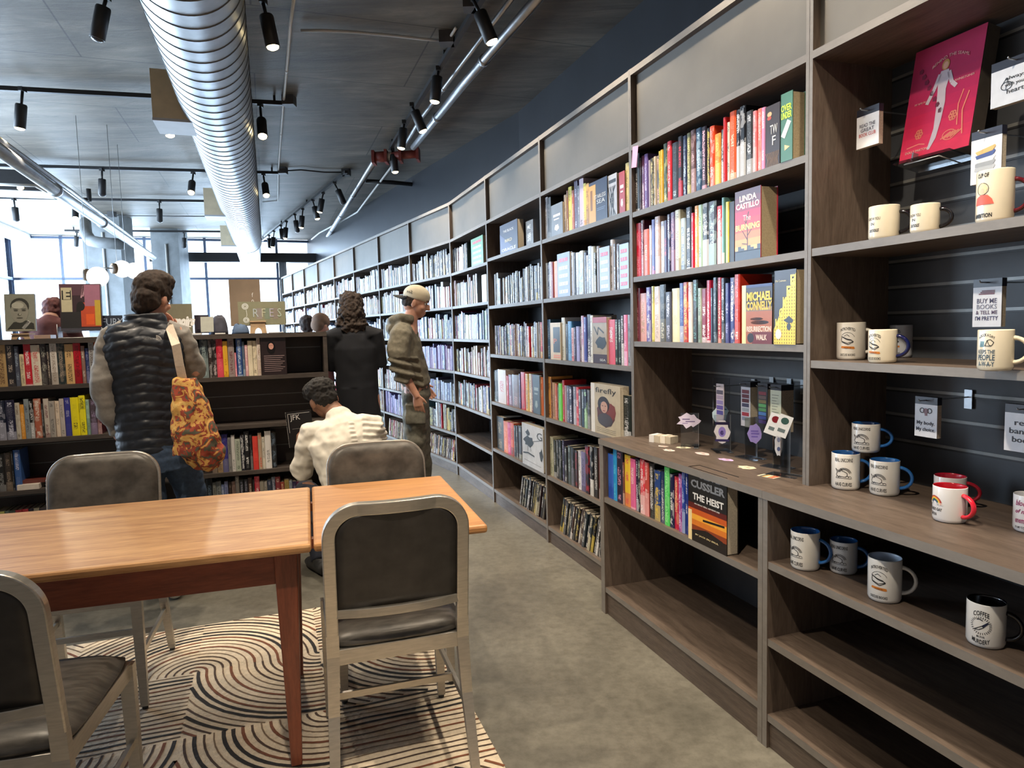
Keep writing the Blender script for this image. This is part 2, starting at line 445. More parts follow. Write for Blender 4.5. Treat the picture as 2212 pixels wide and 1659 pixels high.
# ================================================================== island bookcase
IR = Vector((-1.243, 4.65, 0)); IX = N1; IY = T1
def island():
    IW = 1.14
    for k, lab in enumerate(['low dark island bookcase right of the man in the quilted vest', 'low dark island bookcase left of the man in the quilted vest']):
        o = IR - IX * IW * (k + 1)
        t = thing('island_bookcase', lab, 'bookcase', o, PHI)
        def P(name, *q, m=None):
            return MB().box(*q, m or M['island']).build(name, parent=t)
        P('top_board', 0, -.004, 1.378, IW - .0008, .56, 1.408)
        P('side_panel', .0008, 0, 0, .024 if k == 1 else .014, .56, 1.378, m=M['island']); P('side_panel', IW - (.026 if k == 0 else .014), 0, 0, IW - .0008, .56, 1.378, m=M['island'])
        for z in (1.13, .812, .505, .22, .1): 
            if z == .22: continue
            P('shelf', .014, .002, z - .026, IW - .014, .27, z)
        P('plinth', .014, .012, 0, IW - .014, .03, .074)
        b = MB().box(.014, .27, 0, IW - .014, .29, 1.378, M['slat_isl'])
        for z in (1.30, .98, .90, .74, .62, .42, .30): b.box(.015, .266, z, IW - .015, .27, z + .006, M['groove'])
        b.build('back_panel', parent=t)
island()

# ================================================================== table
TA = radians(16.5)
TO = Vector((-.2075, 2.5945, 0))
def table():
    t = thing('dining_table', 'long orange-brown wooden table with red-brown frame and end leaf', 'table', TO + Vector((0, 0, .0098)), TA)
    MB().box(-2.35, -.41, .722, -.556, .41, .75, M['table']).build('tabletop', parent=t, bevel=.009)
    MB().box(-.549, -.41, .722, 0, .41, .75, M['leaf']).build('table_leaf', parent=t, bevel=.009)
    b = MB()
    b.box(-2.2, -.325, .610, -.62, -.303, .7235, M['table_dark']).box(-2.2, .303, .610, -.62, .325, .7235, M['table_dark'])
    b.box(-.64, -.3, .610, -.618, .3, .7235, M['table_dark']).box(-2.2, -.3, .61, -2.178, .3, .7235, M['table_dark'])
    b.build('apron', parent=t)
    for y_ in (-.26, .23): MB().box(-.60, y_, .69, -.1, y_ + .03, .7215, M['table_dark']).build('leaf_support', parent=t)
    for x in (-.635, -2.2):
        for y in (-.305, .305):
            b = MB(); c = [(x, y, .7225), (x, y, .60), (x, y, 0)]; h = [.036, .033, .017]
            vs = []
            for (cx, cy, cz), q in zip(c, h): vs += [(cx - q, cy - q, cz), (cx + q, cy - q, cz), (cx + q, cy + q, cz), (cx - q, cy + q, cz)]
            fs = [(3, 2, 1, 0)[::-1], (8, 9, 10, 11)[::-1]]
            for a in (0, 4):
                for j in range(4): fs.append((a + j, a + 4 + j, a + 4 + (j + 1) % 4, a + (j + 1) % 4))
            b.add(vs, fs, M['table_leg']).build('leg', parent=t, bevel=.004)
table()

# ================================================================== chairs
def bar(b, pts, hw, hd, m, up):
    """rectangular bar swept along pts; hw half width along side axis, hd half depth along 'up'"""
    pts = [Vector(p) for p in pts]; n = len(pts); vs = []
    up = Vector(up)
    for i, p in enumerate(pts):
        a = pts[max(0, i - 1)]; c = pts[min(n - 1, i + 1)]; d = (c - a).normalized()
        u = (up - d * up.dot(d)).normalized(); s = d.cross(u)
        w_ = hw[i] if isinstance(hw, list) else hw; e_ = hd[i] if isinstance(hd, list) else hd
        vs += [p + s * w_ + u * e_, p - s * w_ + u * e_, p - s * w_ - u * e_, p + s * w_ - u * e_]
    fs = [(0, 1, 2, 3), tuple(range(4 * n - 4, 4 * n))[::-1]]
    for i in range(n - 1):
        for j in range(4): fs.append((4 * i + j, 4 * i + 4 + j, 4 * i + 4 + (j + 1) % 4, 4 * i + (j + 1) % 4))
    b.add(vs, fs, m); return b
def chair(label, loc, rz, front='seatfab'):
    """faces local +y; origin under the seat centre"""
    t = thing('dining_chair', label, 'chair', loc, rz, 'aluminium dining chairs around the wooden table')
    A = M['alu']
    def yb(z): return -.215 - max(0, z - .45) * .16            # back lean
    # back hoop
    pts = []; hwid = .197; top = .885; rr = .085
    for z in (.45, .55, .65, top - rr): pts.append((-hwid, yb(z), z))
    for k in range(1, 9):
        a = pi - k * (pi / 2) / 9; pts.append((-hwid + rr + rr * cos(a), yb(top - rr + rr * sin(a)), top - rr + rr * sin(a)))
    for k in range(-3, 4): pts.append((k * (hwid - rr) / 3, yb(top) - .012 * (1 - (k / 3) ** 2), top))
    for k in range(1, 9):
        a = pi / 2 - k * (pi / 2) / 9; pts.append((hwid - rr + rr * cos(a), yb(top - rr + rr * sin(a)), top - rr + rr * sin(a)))
    for z in (top - rr, .65, .55, .45): pts.append((hwid, yb(z), z))
    bar(MB(), pts, .0185, .0125, A, (0, 1, .12)).build('back_frame', parent=t, bevel=.0035)
    # padded back: wide upholstered pad over the front of the hoop, plain black panel behind
    def pad(name, hw_, z0, z1, y0, y1, rc, mat, puff):
        b = MB(); nx, nz = 14, 14; V = []
        for side in (0, 1):
            for j in range(nz + 1):
                for i in range(nx + 1):
                    u = -1 + 2 * i / nx; z = z0 + (z1 - z0) * (1 - (1 - j / nz) ** 1.6)
                    zz = z - (z1 - rc); lim = hw_
                    if zz > 0: lim = hw_ - rc + sqrt(max(0, rc * rc - zz * zz))
                    x = u * lim
                    e = (1 - abs(u) ** 8) * min(1, (z1 - z) / .02 + .0) * min(1, (z - z0) / .02 + .0)
                    V.append((x, yb(z) - .010 * (1 - (x / .2) ** 2) + (y0 if side == 0 else y1 + puff * e), z))
        n1 = (nx + 1) * (nz + 1); F = []
        for j in range(nz):
            for i in range(nx):
                a = j * (nx + 1) + i; F.append((a, a + 1, a + nx + 2, a + nx + 1)); F.append((n1 + a, n1 + a + nx + 1, n1 + a + nx + 2, n1 + a + 1))
        rim = [i for i in range(nx + 1)] + [(j + 1) * (nx + 1) - 1 for j in range(1, nz + 1)] + [nz * (nx + 1) + i for i in range(nx - 1, -1, -1)] + [j * (nx + 1) for j in range(nz - 1, 0, -1)]
        for a, c in zip(rim, rim[1:] + rim[:1]): F.append((a, n1 + a, n1 + c, c))
        return b.add(V, F, mat, True).build(name, parent=t)
    pad('backrest', hwid + .010, .572, top + .009, .0130, .020, rr + .008, M[front], .014)
    pad('back_panel', hwid - .019, .575, top - .019, -.006, .006, rr - .016, M['vinyl'], 0)
    # lower back rail
    b = MB(); bar(b, [(x, yb(.57) - .028 * (1 - (x / .19) ** 2), .565) for x in (-.185, -.12, -.06, 0, .06, .12, .185)], .0135, .008, A, (0, 1, 0)).build('back_rail', parent=t, bevel=.002)
    # seat frame
    b = MB()
    fy, by, fw_, bw_ = .215, -.215, .20, .195
    bar(b, [(-bw_, by, .425), (bw_, by, .425)], .024, .011, A, (0, 1, 0)); bar(b, [(-fw_, fy, .425), (fw_, fy, .425)], .024, .011, A, (0, 1, 0))
    bar(b, [(-bw_, by, .425), (-fw_, fy, .425)], .024, .011, A, (1, 0, 0)); bar(b, [(bw_, by, .425), (fw_, fy, .425)], .024, .011, A, (1, 0, 0))
    b.build('seat_frame', parent=t, bevel=.002)
    # cushion
    b = MB(); V = []; nx = ny = 12
    for j in range(ny + 1):
        for i in range(nx + 1):
            u, v = -1 + 2 * i / nx, -1 + 2 * j / ny
            r = max(abs(u), abs(v))
            k_ = .92 + .08 * (1 - (min(abs(u), abs(v)) ** 4))
            e = (1 - u ** 8) * (1 - v ** 8)
            x = u * .212 * k_; y = v * .232 * k_ + .005
            V.append((x, y, .462 + .034 * e - .006 * (1 - u * u) * (1 - v * v)))
    n1 = len(V)
    V += [(x * .97, y * .97, .449) for x, y, z in V]
    F = []
    for j in range(ny):
        for i in range(nx):
            a = j * (nx + 1) + i; F.append((a, a + 1, a + nx + 2, a + nx + 1)); F.append((n1 + a, n1 + a + nx + 1, n1 + a + nx + 2, n1 + a + 1))
    rim = [i for i in range(nx + 1)] + [(j + 1) * (nx + 1) - 1 for j in range(1, ny + 1)] + [ny * (nx + 1) + i for i in range(nx - 1, -1, -1)] + [j * (nx + 1) for j in range(ny - 1, 0, -1)]
    for a, c in zip(rim, rim[1:] + rim[:1]): F.append((a, n1 + a, n1 + c, c))
    b.add(V, F, M['seatfab'], True).build('seat', parent=t)
    # legs
    for s_ in (-1, 1):
        b = MB(); bar(b, [(s_ * .2, .212, .445), (s_ * .203, .214, .2), (s_ * .205, .216, .012)], [.019, .0165, .013], [.015, .0135, .011], A, (0, 1, 0))
        b.lathe([(0, 0), (.011, 0), (.011, .013), (0, .013)], M['glide'], 10, Matrix.Translation((s_ * .205, .216, 0))); b.build('leg', parent=t)
        b = MB(); bar(b, [(s_ * .197, yb(.5), .50), (s_ * .197, -.215, .43), (s_ * .203, -.225, .25), (s_ * .212, -.285, .012)], [.0185, .0185, .0165, .013], [.0125, .014, .0135, .011], A, (0, 1, 0))
        b.lathe([(0, 0), (.011, 0), (.011, .013), (0, .013)], M['glide'], 10, Matrix.Translation((s_ * .212, -.286, 0))); b.build('leg', parent=t)
        b = MB(); bar(b, [(s_ * .203, .212, .205), (s_ * .204, -.235, .205)], .011, .006, A, (1, 0, 0)); b.build('stretcher', parent=t)
    b = MB(); bar(b, [(-.2, -.03, .205), (.2, -.03, .205)], .011, .006, A, (0, 1, 0)); b.build('stretcher', parent=t)
    return t
def place_chair(label, bx, by, ang):
    """bx, by: the middle of the back's top; ang: direction the chair faces (0 = +y)"""
    f = Vector((-sin(ang), cos(ang), 0)); p = Vector((bx, by, .0098)) + f * .285
    return chair(label, p, ang)
place_chair('silver framed dining chair with black back, nearest, pushed in at the table leaf', -.345, 1.965, PHI * .9)
place_chair('silver framed chair behind the table, in front of the crouching man', -.615, 3.02, PHI * .9 + pi)
place_chair('silver framed chair behind the table, in front of the man in the vest', -1.75, 2.90, PHI * .85 + pi)
place_chair('silver framed chair cut off at the lower left corner of the picture', -1.235, 1.40, radians(12))

# ================================================================== rug
def rug():
    t0 = Vector((-.57, 3.545, 0)); L_ = .5; NX, NY = 7, 8
    m = []
    cream = plain('rug_cream_pile', (.66, .56, .42), .95, 0, .12, 60, .5)
    cols = [plain('rug_black_line', (.020, .017, .016), .95, 0, .2, 60, .4), plain('rug_brown_line', (.17, .060, .028), .95, 0, .2, 60, .4),
            plain('rug_tan_line', (.20, .135, .085), .95, 0, .2, 60, .4), plain('rug_umber_line', (.065, .038, .025), .95, 0, .2, 60, .4)]
    b = MB(); b.box(-NX * L_, -NY * L_, .0005, 0, 0, .008, cream)
    rr = random.Random(21)
    N = 16; sp = L_ / N
    sty = [rr.choice([0, 0, 3, 1, 2, 2, 3, 2]) for _ in range(N)]
    def ribbon(pts, w, mat):
        k = len(b.v); n = len(pts); mi = b.mat(mat)
        for i, p in enumerate(pts):
            a = pts[max(0, i - 1)]; c = pts[min(n - 1, i + 1)]
            d = Vector((c[0] - a[0], c[1] - a[1])).normalized(); q = Vector((-d.y, d.x)) * w * (1 + .22 * noise.noise(Vector((p[0] * 40, p[1] * 40, 0))))
            b.v += [Vector((p[0] + q.x, p[1] + q.y, .0095)), Vector((p[0] - q.x, p[1] - q.y, .0095))]
        for i in range(n - 1):
            b.f.append((k + 2 * i + 1, k + 2 * i + 3, k + 2 * i + 2, k + 2 * i)); b.mi.append(mi); b.sm.append(False)
    W = {0: .0070, 1: .0055, 2: .0028, 3: .0042}
    for gx in range(NX):
        for gy in range(NY):
            x1 = -gx * L_; x0 = x1 - L_; y1 = -gy * L_; y0 = y1 - L_
            ty = rr.choice([0, 1, 2, 3, 0, 1, 2, 3, 4, 4, 5])
            sh = rr.randrange(N)
            for i in range(N):
                r_ = (i + .5) * sp; st = sty[(i + sh) % N]; w_ = W[st]; mt = cols[st]
                if ty < 4:
                    cx, cy, a0 = [(x0, y0, 0), (x1, y0, pi / 2), (x1, y1, pi), (x0, y1, 1.5 * pi)][ty]
                    n = 4 + int(14 * r_ / L_) 
                    ribbon([(cx + r_ * cos(a0 + k * pi / 2 / n), cy + r_ * sin(a0 + k * pi / 2 / n)) for k in range(n + 1)], w_, mt)
                    # the far corner keeps the outer arcs
                    r2 = L_ + (i + .5) * sp
                    if r2 < L_ * 1.38:
                        th0 = math.acos(L_ / r2); a_, z_ = a0 + th0, a0 + pi / 2 - th0
                        if z_ - a_ > .06: ribbon([(cx + r2 * cos(a_ + (z_ - a_) * k / 6), cy + r2 * sin(a_ + (z_ - a_) * k / 6)) for k in range(7)], w_, mt)
                elif ty == 4:
                    ribbon([(x0 + L_ * k / 4, y0 + r_ + .004 * sin(k * 2.1 + i)) for k in range(5)], w_ * .8, mt)
                else:
                    ribbon([(x0 + r_ + .004 * sin(k * 2.1 + i), y0 + L_ * k / 4) for k in range(5)], w_, mt)
    o = b.build('rug', loc=t0, rotz=PHI)
    tag(o, 'cream area rug with swirling black and brown lines under the table', 'rug')
rug()
# ================================================================== ceiling services
def wc(o, t):
    """child given in world coordinates"""
    o.parent = t; o.matrix_parent_inverse = (Matrix.Translation(t.location) @ t.rotation_euler.to_matrix().to_4x4()).inverted(); return o
def zp(u, v, z=3.38): return at_z(u, v, z)
# ---- spiral duct
DA = Vector((-1.38, 3.08, 3.15)) - T1 * 3.6; DL = 13.9
def duct():
    t = thing('spiral_duct', 'big round ribbed silver air duct running under the ceiling', 'duct', (DA.x, DA.y, 2.9))
    X = Matrix.Translation(DA) @ T1.to_track_quat('Z', 'Y').to_matrix().to_4x4()
    r = .25; seg = 56; pitch = .151; turns = int(DL / pitch); s = turns * pitch
    b = MB(); b.lathe([(r, 0), (r, s * .25), (r, s * .5), (r, s * .75), (r, s)], M['galv'], seg, X)
    k0 = len(b.v); n = turns * seg; mi = b.mat(plain('duct_seam', (.10, .105, .11), .4, .8))
    for k in range(n + 1):
        a = 2 * pi * k / seg; z = s * k / n
        for rr, dz in ((r + .0005, -.004), (r + .004, -.0015), (r + .004, .0015), (r + .0005, .004)): b.v.append(X @ Vector((rr * cos(a), rr * sin(a), z + dz)))
    for k in range(n):
        for q in range(3): b.f.append((k0 + 4 * k + q, k0 + 4 * k + 4 + q, k0 + 4 * k + 5 + q, k0 + 4 * k + 1 + q)); b.mi.append(mi); b.sm.append(True)
    wc(b.build('duct_run'), t)
    e = DA + T1 * s; e2 = e + T1 * 1.75 + Vector((0, 0, -.20))
    b = MB().tube([e, e + T1 * .1, e2], [.252, .252, .20], M['galv'], 40, up=(0, 0, 1))
    wc(b.build('end_section'), t)
    for sy in (5.25, 9.3, 12.4):
        q = DA + T1 * ((sy - DA.y) / T1.y)
        X2 = Matrix.Translation((q.x, q.y, 0)) @ Matrix.Rotation(PHI, 4, 'Z')
        b = MB().box(-.43, 0, 2.985, -.18, .36, 3.33, M['galvbox'], X2); b.box(-.432, -.002, 2.965, -.17, .362, 2.985, M['boxunder'], X2)
        wc(b.build('duct_box'), t)
duct()
# ---- track rails
def rail(lab, a, b_, z=3.40, name='track_rail'):
    p, q = zp(*a, z), zp(*b_, z); d = (q - p)
    t = MB(); X = Matrix.Translation(p) @ Matrix.Rotation(atan2(d.y, d.x), 4, 'Z'); L = Vector((d.x, d.y)).length
    t.box(0, -.018, -.0, L, .018, .035, M['black'], X)
    n = max(2, int(L / 1.6))
    for k in range(n): t.box(.15 + k * (L - .3) / (n - 1) - .01, -.01, .03, .15 + k * (L - .3) / (n - 1) + .01, .01, CEIL - z, M['black'], X)
    return tag(t.build(name), lab, 'track', 'black light track rails')
rail('black track rail crossing the ceiling nearest the top left corner', (-160, 187), (632, 229))
rail('black track rail crossing the ceiling just beyond the first tan duct box', (-160, 356), (615, 377))
rail('black track rail crossing the ceiling level with the second tan duct box', (-60, 429), (560, 439))
rail('black track rail crossing the ceiling close to the end windows', (140, 500), (560, 503))
rail('black track rail along the near part of the book wall', (1300, -420), (843, 325))
rail('black track rail along the far part of the book wall', (748, 374), (566, 521))
# ---- track lights
HIDDEN = [0]
def spot(p, aim, power, ang=78, col=(1, .85, .66), blend=.7, size=.04):
    l = bpy.data.lights.new('lamp_light', 'SPOT'); l.energy = power; l.spot_size = radians(ang); l.spot_blend = blend
    l.color = col; l.shadow_soft_size = size
    o = bpy.data.objects.new('lamp_light', l); COL.objects.link(o); o.location = p
    o.rotation_euler = (Vector(aim) - Vector(p)).to_track_quat('-Z', 'Y').to_euler(); return o
def track_light(lab, top, lens, lit=True, dy=0, power=60, z=3.40, aim=None, ang=78, r=.042, rail_=True):
    P = zp(*top, z) if not isinstance(top, Vector) else top
    Lp = at_y(*lens, P.y + dy) if not isinstance(lens, Vector) else lens
    d = (Lp - P).normalized(); L = max(.2, (Lp - P).length)
    t = thing('track_light', lab, 'track light', P, 0, 'black track lights')
    J = P + Vector((0, 0, -.03)); a = P + d * (L - .17 if L > .24 else .06); e = a + d * .19
    b = MB().box(P.x - .017, P.y - .03, P.z - .02, P.x + .017, P.y + .03, P.z + .012, M['black']); b.tube([P + Vector((0, 0, -.02)), a + d * .02], .011, M['black'], 8); wc(b.build('arm'), t)
    X = Matrix.Translation(a) @ d.to_track_quat('Z', 'Y').to_matrix().to_4x4()
    b = MB().lathe([(0, 0), (r * .92, .002), (r, .012), (r, .188), (r * .93, .19), (r * .88, .178), (r * .86, .17)], M['black'], 20, X); wc(b.build('housing'), t)
    b = MB().lathe([(r * .86, .182), (r * .80, .194), (r * .5, .202), (0, .205)], M['lens'] if lit else M['lens_off'], 20, X); wc(b.build('lens'), t)
    if lit and power:
        s = a + d * .235; wc(spot(s, aim if aim is not None else s + d, power, ang), t)
    return t
def shelf_aim(P, z=1.1, off=-.02, n=N1):
    k = (D1 - P).dot(n); return Vector((P.x, P.y, z)) + n * (k + off)
TL = track_light
for i, (tp, ln, lit, dy, lab) in enumerate([
    ((1022, -8), (1060, 84), 1, 0, 'lit black track light at the top edge above the thick pipes'),
    ((947, 148), (940, 211), 1, 0, 'lit black track light second from the top beside the thick pipes'),
    ((890, 226), (912, 279), 1, 0, 'lit black track light tilted right beside the thick pipes'),
    ((873, 263), (867, 316), 1, 0, 'lit black track light just above the red pipe joint'),
    ((848, 322), (852, 356), 1, 0, 'lit black track light just below the red pipe joint')]):
    P = zp(*tp, 3.40)
    TL(lab, tp, ln, bool(lit), dy, 64, aim=shelf_aim(P, 1.35, .0), ang=95)
farl = [((723, 394), (741, 436), 0, 'unlit black track light nearest on the far book wall track'), ((698, 416), (691, 455), 1, 'lit black track light tilted left, nearest of its pair on the far track'),
        ((676, 432), (685, 470), 1, 'lit black track light tilted right, nearest pair on the far track'), ((654, 451), (651, 489), 1, 'lit black track light tilted left in the middle of the far track'),
        ((637, 463), (642, 498), 0, 'unlit black track light tilted right in the middle of the far track'), ((619, 478), (616, 512), 1, 'lit black track light third pair on the far track'),
        ((607, 487), (610, 513), 0, 'unlit black track light third pair on the far track'), ((592, 499), (589, 531), 1, 'lit black track light nearest the windows on the far track'),
        ((581, 508), (583, 530), 0, 'unlit black track light beside the duct end')]
for tp, ln, lit, lab in farl:
    P = zp(*tp, 3.40)
    k = (D5 - P).dot(N2); TL(lab, tp, ln, bool(lit), 0, 22, aim=Vector((P.x, P.y, 1.2)) + N2 * k, ang=90)
for tp, ln, lit, dy, pw, lab in [
    ((228, -8), (213, 68), 0, 0, 0, 'large unlit black track light at the top left'),
    ((568, 0), (588, 95), 1, 0, 90, 'lit black track light at the top just right of the duct'),
    ((48, 192), (43, 272), 1, 0, 75, 'lit black track light at the far left of the first cross rail'),
    ((356, 212), (367, 288), 1, 0, 75, 'lit black track light beside the first tan duct box'),
    ((562, 226), (567, 291), 1, -.15, 90, 'lit black track light half hidden right of the duct'),
    ((220, 366), (221, 418), 0, 0, 0, 'unlit black track light in the middle left of the second cross rail'),
    ((417, 373), (413, 414), 1, -.20, 70, 'lit black track light left of the duct on the second cross rail'),
    ((569, 376), (575, 420), 1, -.16, 70, 'lit black track light right of the duct on the second cross rail'),
    ((45, 363), (45, 405), 1, -.20, 70, 'lit lamp glowing behind the left silver pipes'),
    ((30, 430), (35, 474), 0, 0, 0, 'unlit greyish track light at the far left on the third cross rail'),
    ((344, 435), (345, 476), 0, 0, 0, 'unlit black track light in the middle of the third cross rail'),
    ((163, 433), (163, 470), 1, -.20, 50, 'lit lamp glowing right under the left silver pipes'),
    ((166, 501), (165, 530), 0, 0, 0, 'small unlit track light before the left window corner'),
    ((398, 502), (398, 533), 0, 0, 0, 'small unlit track light against the end windows')]:
    TL(lab, tp, ln, bool(lit), dy, pw, ang=85)
# lamps of the same tracks above and behind the camera
rd = (zp(843, 325, 3.4) - zp(1022, -8, 3.4)).normalized()
P0 = zp(1022, -8, 3.4)
for k, dist in enumerate((1.1, 2.1, 3.1, 4.1)):
    P = P0 - rd * dist
    TL(['first', 'second', 'third', 'fourth'][k] + ' overhead track light of the near book wall rail, out of frame', P, P + (shelf_aim(P, 1.2) - P).normalized() * .24, True, 0, 72, aim=shelf_aim(P, 1.35, 0), ang=95)
for k, (x, y, tx, ty, pw) in enumerate([(-1.4, 1.6, -.9, 2.7, 150), (-.3, .7, .95, 2.1, 150), (.1, 2.4, .1, 2.6, 50), (-2.4, 3.2, -2.2, 4.2, 90), (-1.1, 3.6, -1.5, 4.5, 90)]):
    P = Vector((x, y, 3.4))
    TL(['overhead lamp above the table, out of frame', 'overhead lamp above the camera, out of frame', 'overhead lamp beside the table leaf, out of frame', 'overhead lamp in front of the island, out of frame', 'overhead lamp above the crouching man, out of frame'][k],
       P, P + (Vector((tx, ty, 0)) - P).normalized() * .24, True, 0, pw, ang=80)
# ---- pipes and conduits
def pipe(lab, pts, r, m, name='pipe', cat='pipe', joints=(), z=3.38, jm=None):
    P = [zp(p[0], p[1], p[2] if len(p) > 2 else z) for p in pts]
    b = MB().tube(P, r, m, 12)
    for f in joints:
        # collar at fraction f of the first segment run
        tot = sum((P[i + 1] - P[i]).length for i in range(len(P) - 1)); s = f * tot
        for i in range(len(P) - 1):
            L = (P[i + 1] - P[i]).length
            if s <= L:
                d = (P[i + 1] - P[i]).normalized(); c = P[i] + d * s
                b.tube([c - d * .02, c + d * .02], r * 1.25, jm or m, 12); break
            s -= L
    return tag(b.build(name), lab, cat)
pipe('thick silver pipe running beside the right track to the red joint', [(1215, -65), (1000, 183), (893, 318)], .034, M['galv'], joints=(.35, .72), z=3.36)
pipe('thinner silver pipe left of the thick one beside the right track', [(1150, -62), (905, 262), (870, 322)], .017, M['galv'], joints=(.5,), z=3.36)
pipe('bright silver pipe from the red joint down toward the far wall corner', [(812, 343), (703, 518)], .036, M['galv'], joints=(.3, .55, .8), z=3.34)
pipe('thin bright conduit right of the silver pipe bending along the wall top', [(852, 352), (772, 458), (735, 479), (690, 503), (673, 517)], .014, M['white'], name='conduit', cat='conduit')
pipe('thin vertical-looking conduit just right of the duct', [(640, -40), (627, 55), (622, 120), (611, 235), (601, 370), (600, 433), (568, 436)], .011, M['white'], name='conduit', cat='conduit', z=3.44, joints=(.2, .45))
pipe('thin whitish cable crossing from the duct side to the right track', [(650, 66), (700, 66), (760, 69), (850, 77), (910, 84), (952, 88)], .010, M['boxunder'], name='cable', cat='cable', z=3.45)
pipe('thin dark cable crossing beyond the whitish one', [(606, 370), (650, 367), (700, 372), (745, 372)], .009, M['black'], name='cable', cat='cable', z=3.45)
pipe('thick silver pipe dropping across the left of the ceiling', [(-60, 283, 2.86), (150, 433, 2.86), (331, 556, 2.86)], .055, M['galv'], joints=(.25, .5))
pipe('second silver pipe running above the thick left one', [(-60, 262, 2.98), (150, 412, 2.98), (305, 530, 2.98)], .03, M['galv'])
pipe('thin silver pipe bending beside the left pipes', [(-40, 397, 2.98), (76, 401, 2.98), (160, 447, 2.98), (250, 505, 2.98)], .014, M['white'], name='conduit', cat='conduit')
pipe('black pipe stub leading from the ceiling onto the dark wall', [(790, 391), (845, 394), (918, 401)], .028, M['black'])
pipe('thin dark conduit near the end windows', [(240, 466), (400, 467), (560, 468)], .008, M['black'], name='conduit', cat='conduit', z=3.45)
pipe('thick dark pipe elbow on top of the left column', [(184, 480, 3.3), (186, 505, 3.02), (196, 520, 2.86), (215, 524, 2.82), (268, 528, 2.80)], .085, M['column'])
pipe('thin conduit line on the ceiling right of centre', [(985, 60), (968, 88), (960, 95)], .010, M['white'], name='conduit', cat='conduit', z=3.44)
# red grooved joint
t = thing('pipe_joint', 'dark red grooved pipe joint where the thick pipes meet', 'pipe joint', zp(855, 333, 3.34))
b = MB()
a, c = zp(808, 340, 3.33), zp(905, 332, 3.33)
b.tube([a, a.lerp(c, .3)], .060, M['red'], 12); b.tube([a.lerp(c, .3), a.lerp(c, .42)], .045, M['white'], 12); b.tube([a.lerp(c, .42), c], .045, M['red'], 12)
for k in (0, .28, .6, .98): q = a.lerp(c, k); b.box(q.x - .015, q.y - .08, q.z - .075, q.x + .015, q.y + .08, q.z + .06, M['red'])
wc(b.build('joint_body'), t)
for (u, v) in ((965, 93), (625, 226), (611, 374), (748, 378), (242, 467), (1018, 18)):
    p = zp(u, v, 3.41)
    tag(MB().box(p.x - .05, p.y - .05, p.z - .01, p.x + .05, p.y + .05, CEIL, plain('dark_box', (.07, .07, .075), .5)).build('junction_box'),
        {965: 'grey junction box where the whitish cable meets the right track', 625: 'grey junction box at the right end of the first cross rail', 611: 'grey junction box at the right end of the second cross rail',
         748: 'grey junction box at the start of the far track', 242: 'grey junction box over the left column', 1018: 'grey junction box at the top edge beside the thick pipes'}[u], 'junction box')
p = zp(193, 432, 3.3)
tag(MB().tube([p + Vector((0, 0, .15)), p, p + Vector((0, 0, -.02))], .03, M['black'], 10).tube([p, p + Vector((-.3, -.1, 0))], .03, M['black'], 10).build('sprinkler_valve'), 'black pipe valve hanging left of the pipes', 'valve')
# ---- pendant globes
def pendant(lab, u, v, y, rpx, kind):
    c = at_y(u, v, y); r = rpx * y / 1482
    t = thing('globe_pendant', lab, 'pendant lamp', c)
    if kind == 'lit':
        wc(MB().lathe([(0.0001, -r)] + [(r * cos(a), r * sin(a)) for a in [(-pi / 2 + pi * k / 14) for k in range(1, 14)]] + [(.0001, r)], M['globe'], 24, Matrix.Translation(c)).build('globe'), t)
        q = c + Vector((-r * 1.0, 0, .02)); d = Vector((-1, -.35, .1)).normalized()
        wc(MB().lathe([(r * .35, -.06), (r * .62, 0), (r * .62, .03), (0, .035)], plain('bronze_lamp_cap', (.12, .08, .05), .4), 18, Matrix.Translation(q) @ d.to_track_quat('Z', 'Y').to_matrix().to_4x4()).build('lamp_cap'), t)
    else:
        wc(MB().lathe([(0.0001, -r)] + [(r * cos(a), r * sin(a)) for a in [(-pi / 2 + pi * k / 14) for k in range(1, 14)]] + [(.0001, r)], M['globe'], 24, Matrix.Translation(c)).build('globe'), t)
        d = Vector((-.55, -.83, 0)); q = c + d * (r * .80)
        X = Matrix.Translation(q) @ d.to_track_quat('Z', 'Y').to_matrix().to_4x4()
        wc(MB().lathe([(r * .62, -.01), (r * .62, .03), (0, .032)], plain('bronze_lamp_cap', (.12, .08, .05), .4), 20, X).tube([q, q + d * .12], .006, M['pole'], 8).build('lamp_cap'), t)
    wc(MB().tube([c + Vector((-r * .6 if kind != 'lit' else -r, 0, 0)), Vector((c.x - (r * .6 if kind != 'lit' else r), c.y, CEIL))], .0025, M['pole'], 6).build('cord'), t)
pendant('glowing white globe pendant above the E cover book', 211, 598, 6.6, 21, 'lit')
pendant('white globe pendant with dark round opening beside the grey column', 264, 581, 6.9, 18, 'eye')
pendant('white globe pendant hidden mostly behind the head of the man in the vest', 290, 585, 7.6, 17, 'lit')

pa2, pb2 = zp(-90, 386, 3.2), zp(96, 394, 3.2)
X = Matrix.Translation(pa2) @ Matrix.Rotation(atan2(pb2.y - pa2.y, pb2.x - pa2.x), 4, 'Z')
tag(MB().box(0, 0, -.10, (pb2 - pa2).length, .5, .13, M['black'], X).build('black_duct', bevel=.01), 'flat black duct ending behind the left silver pipes', 'duct')
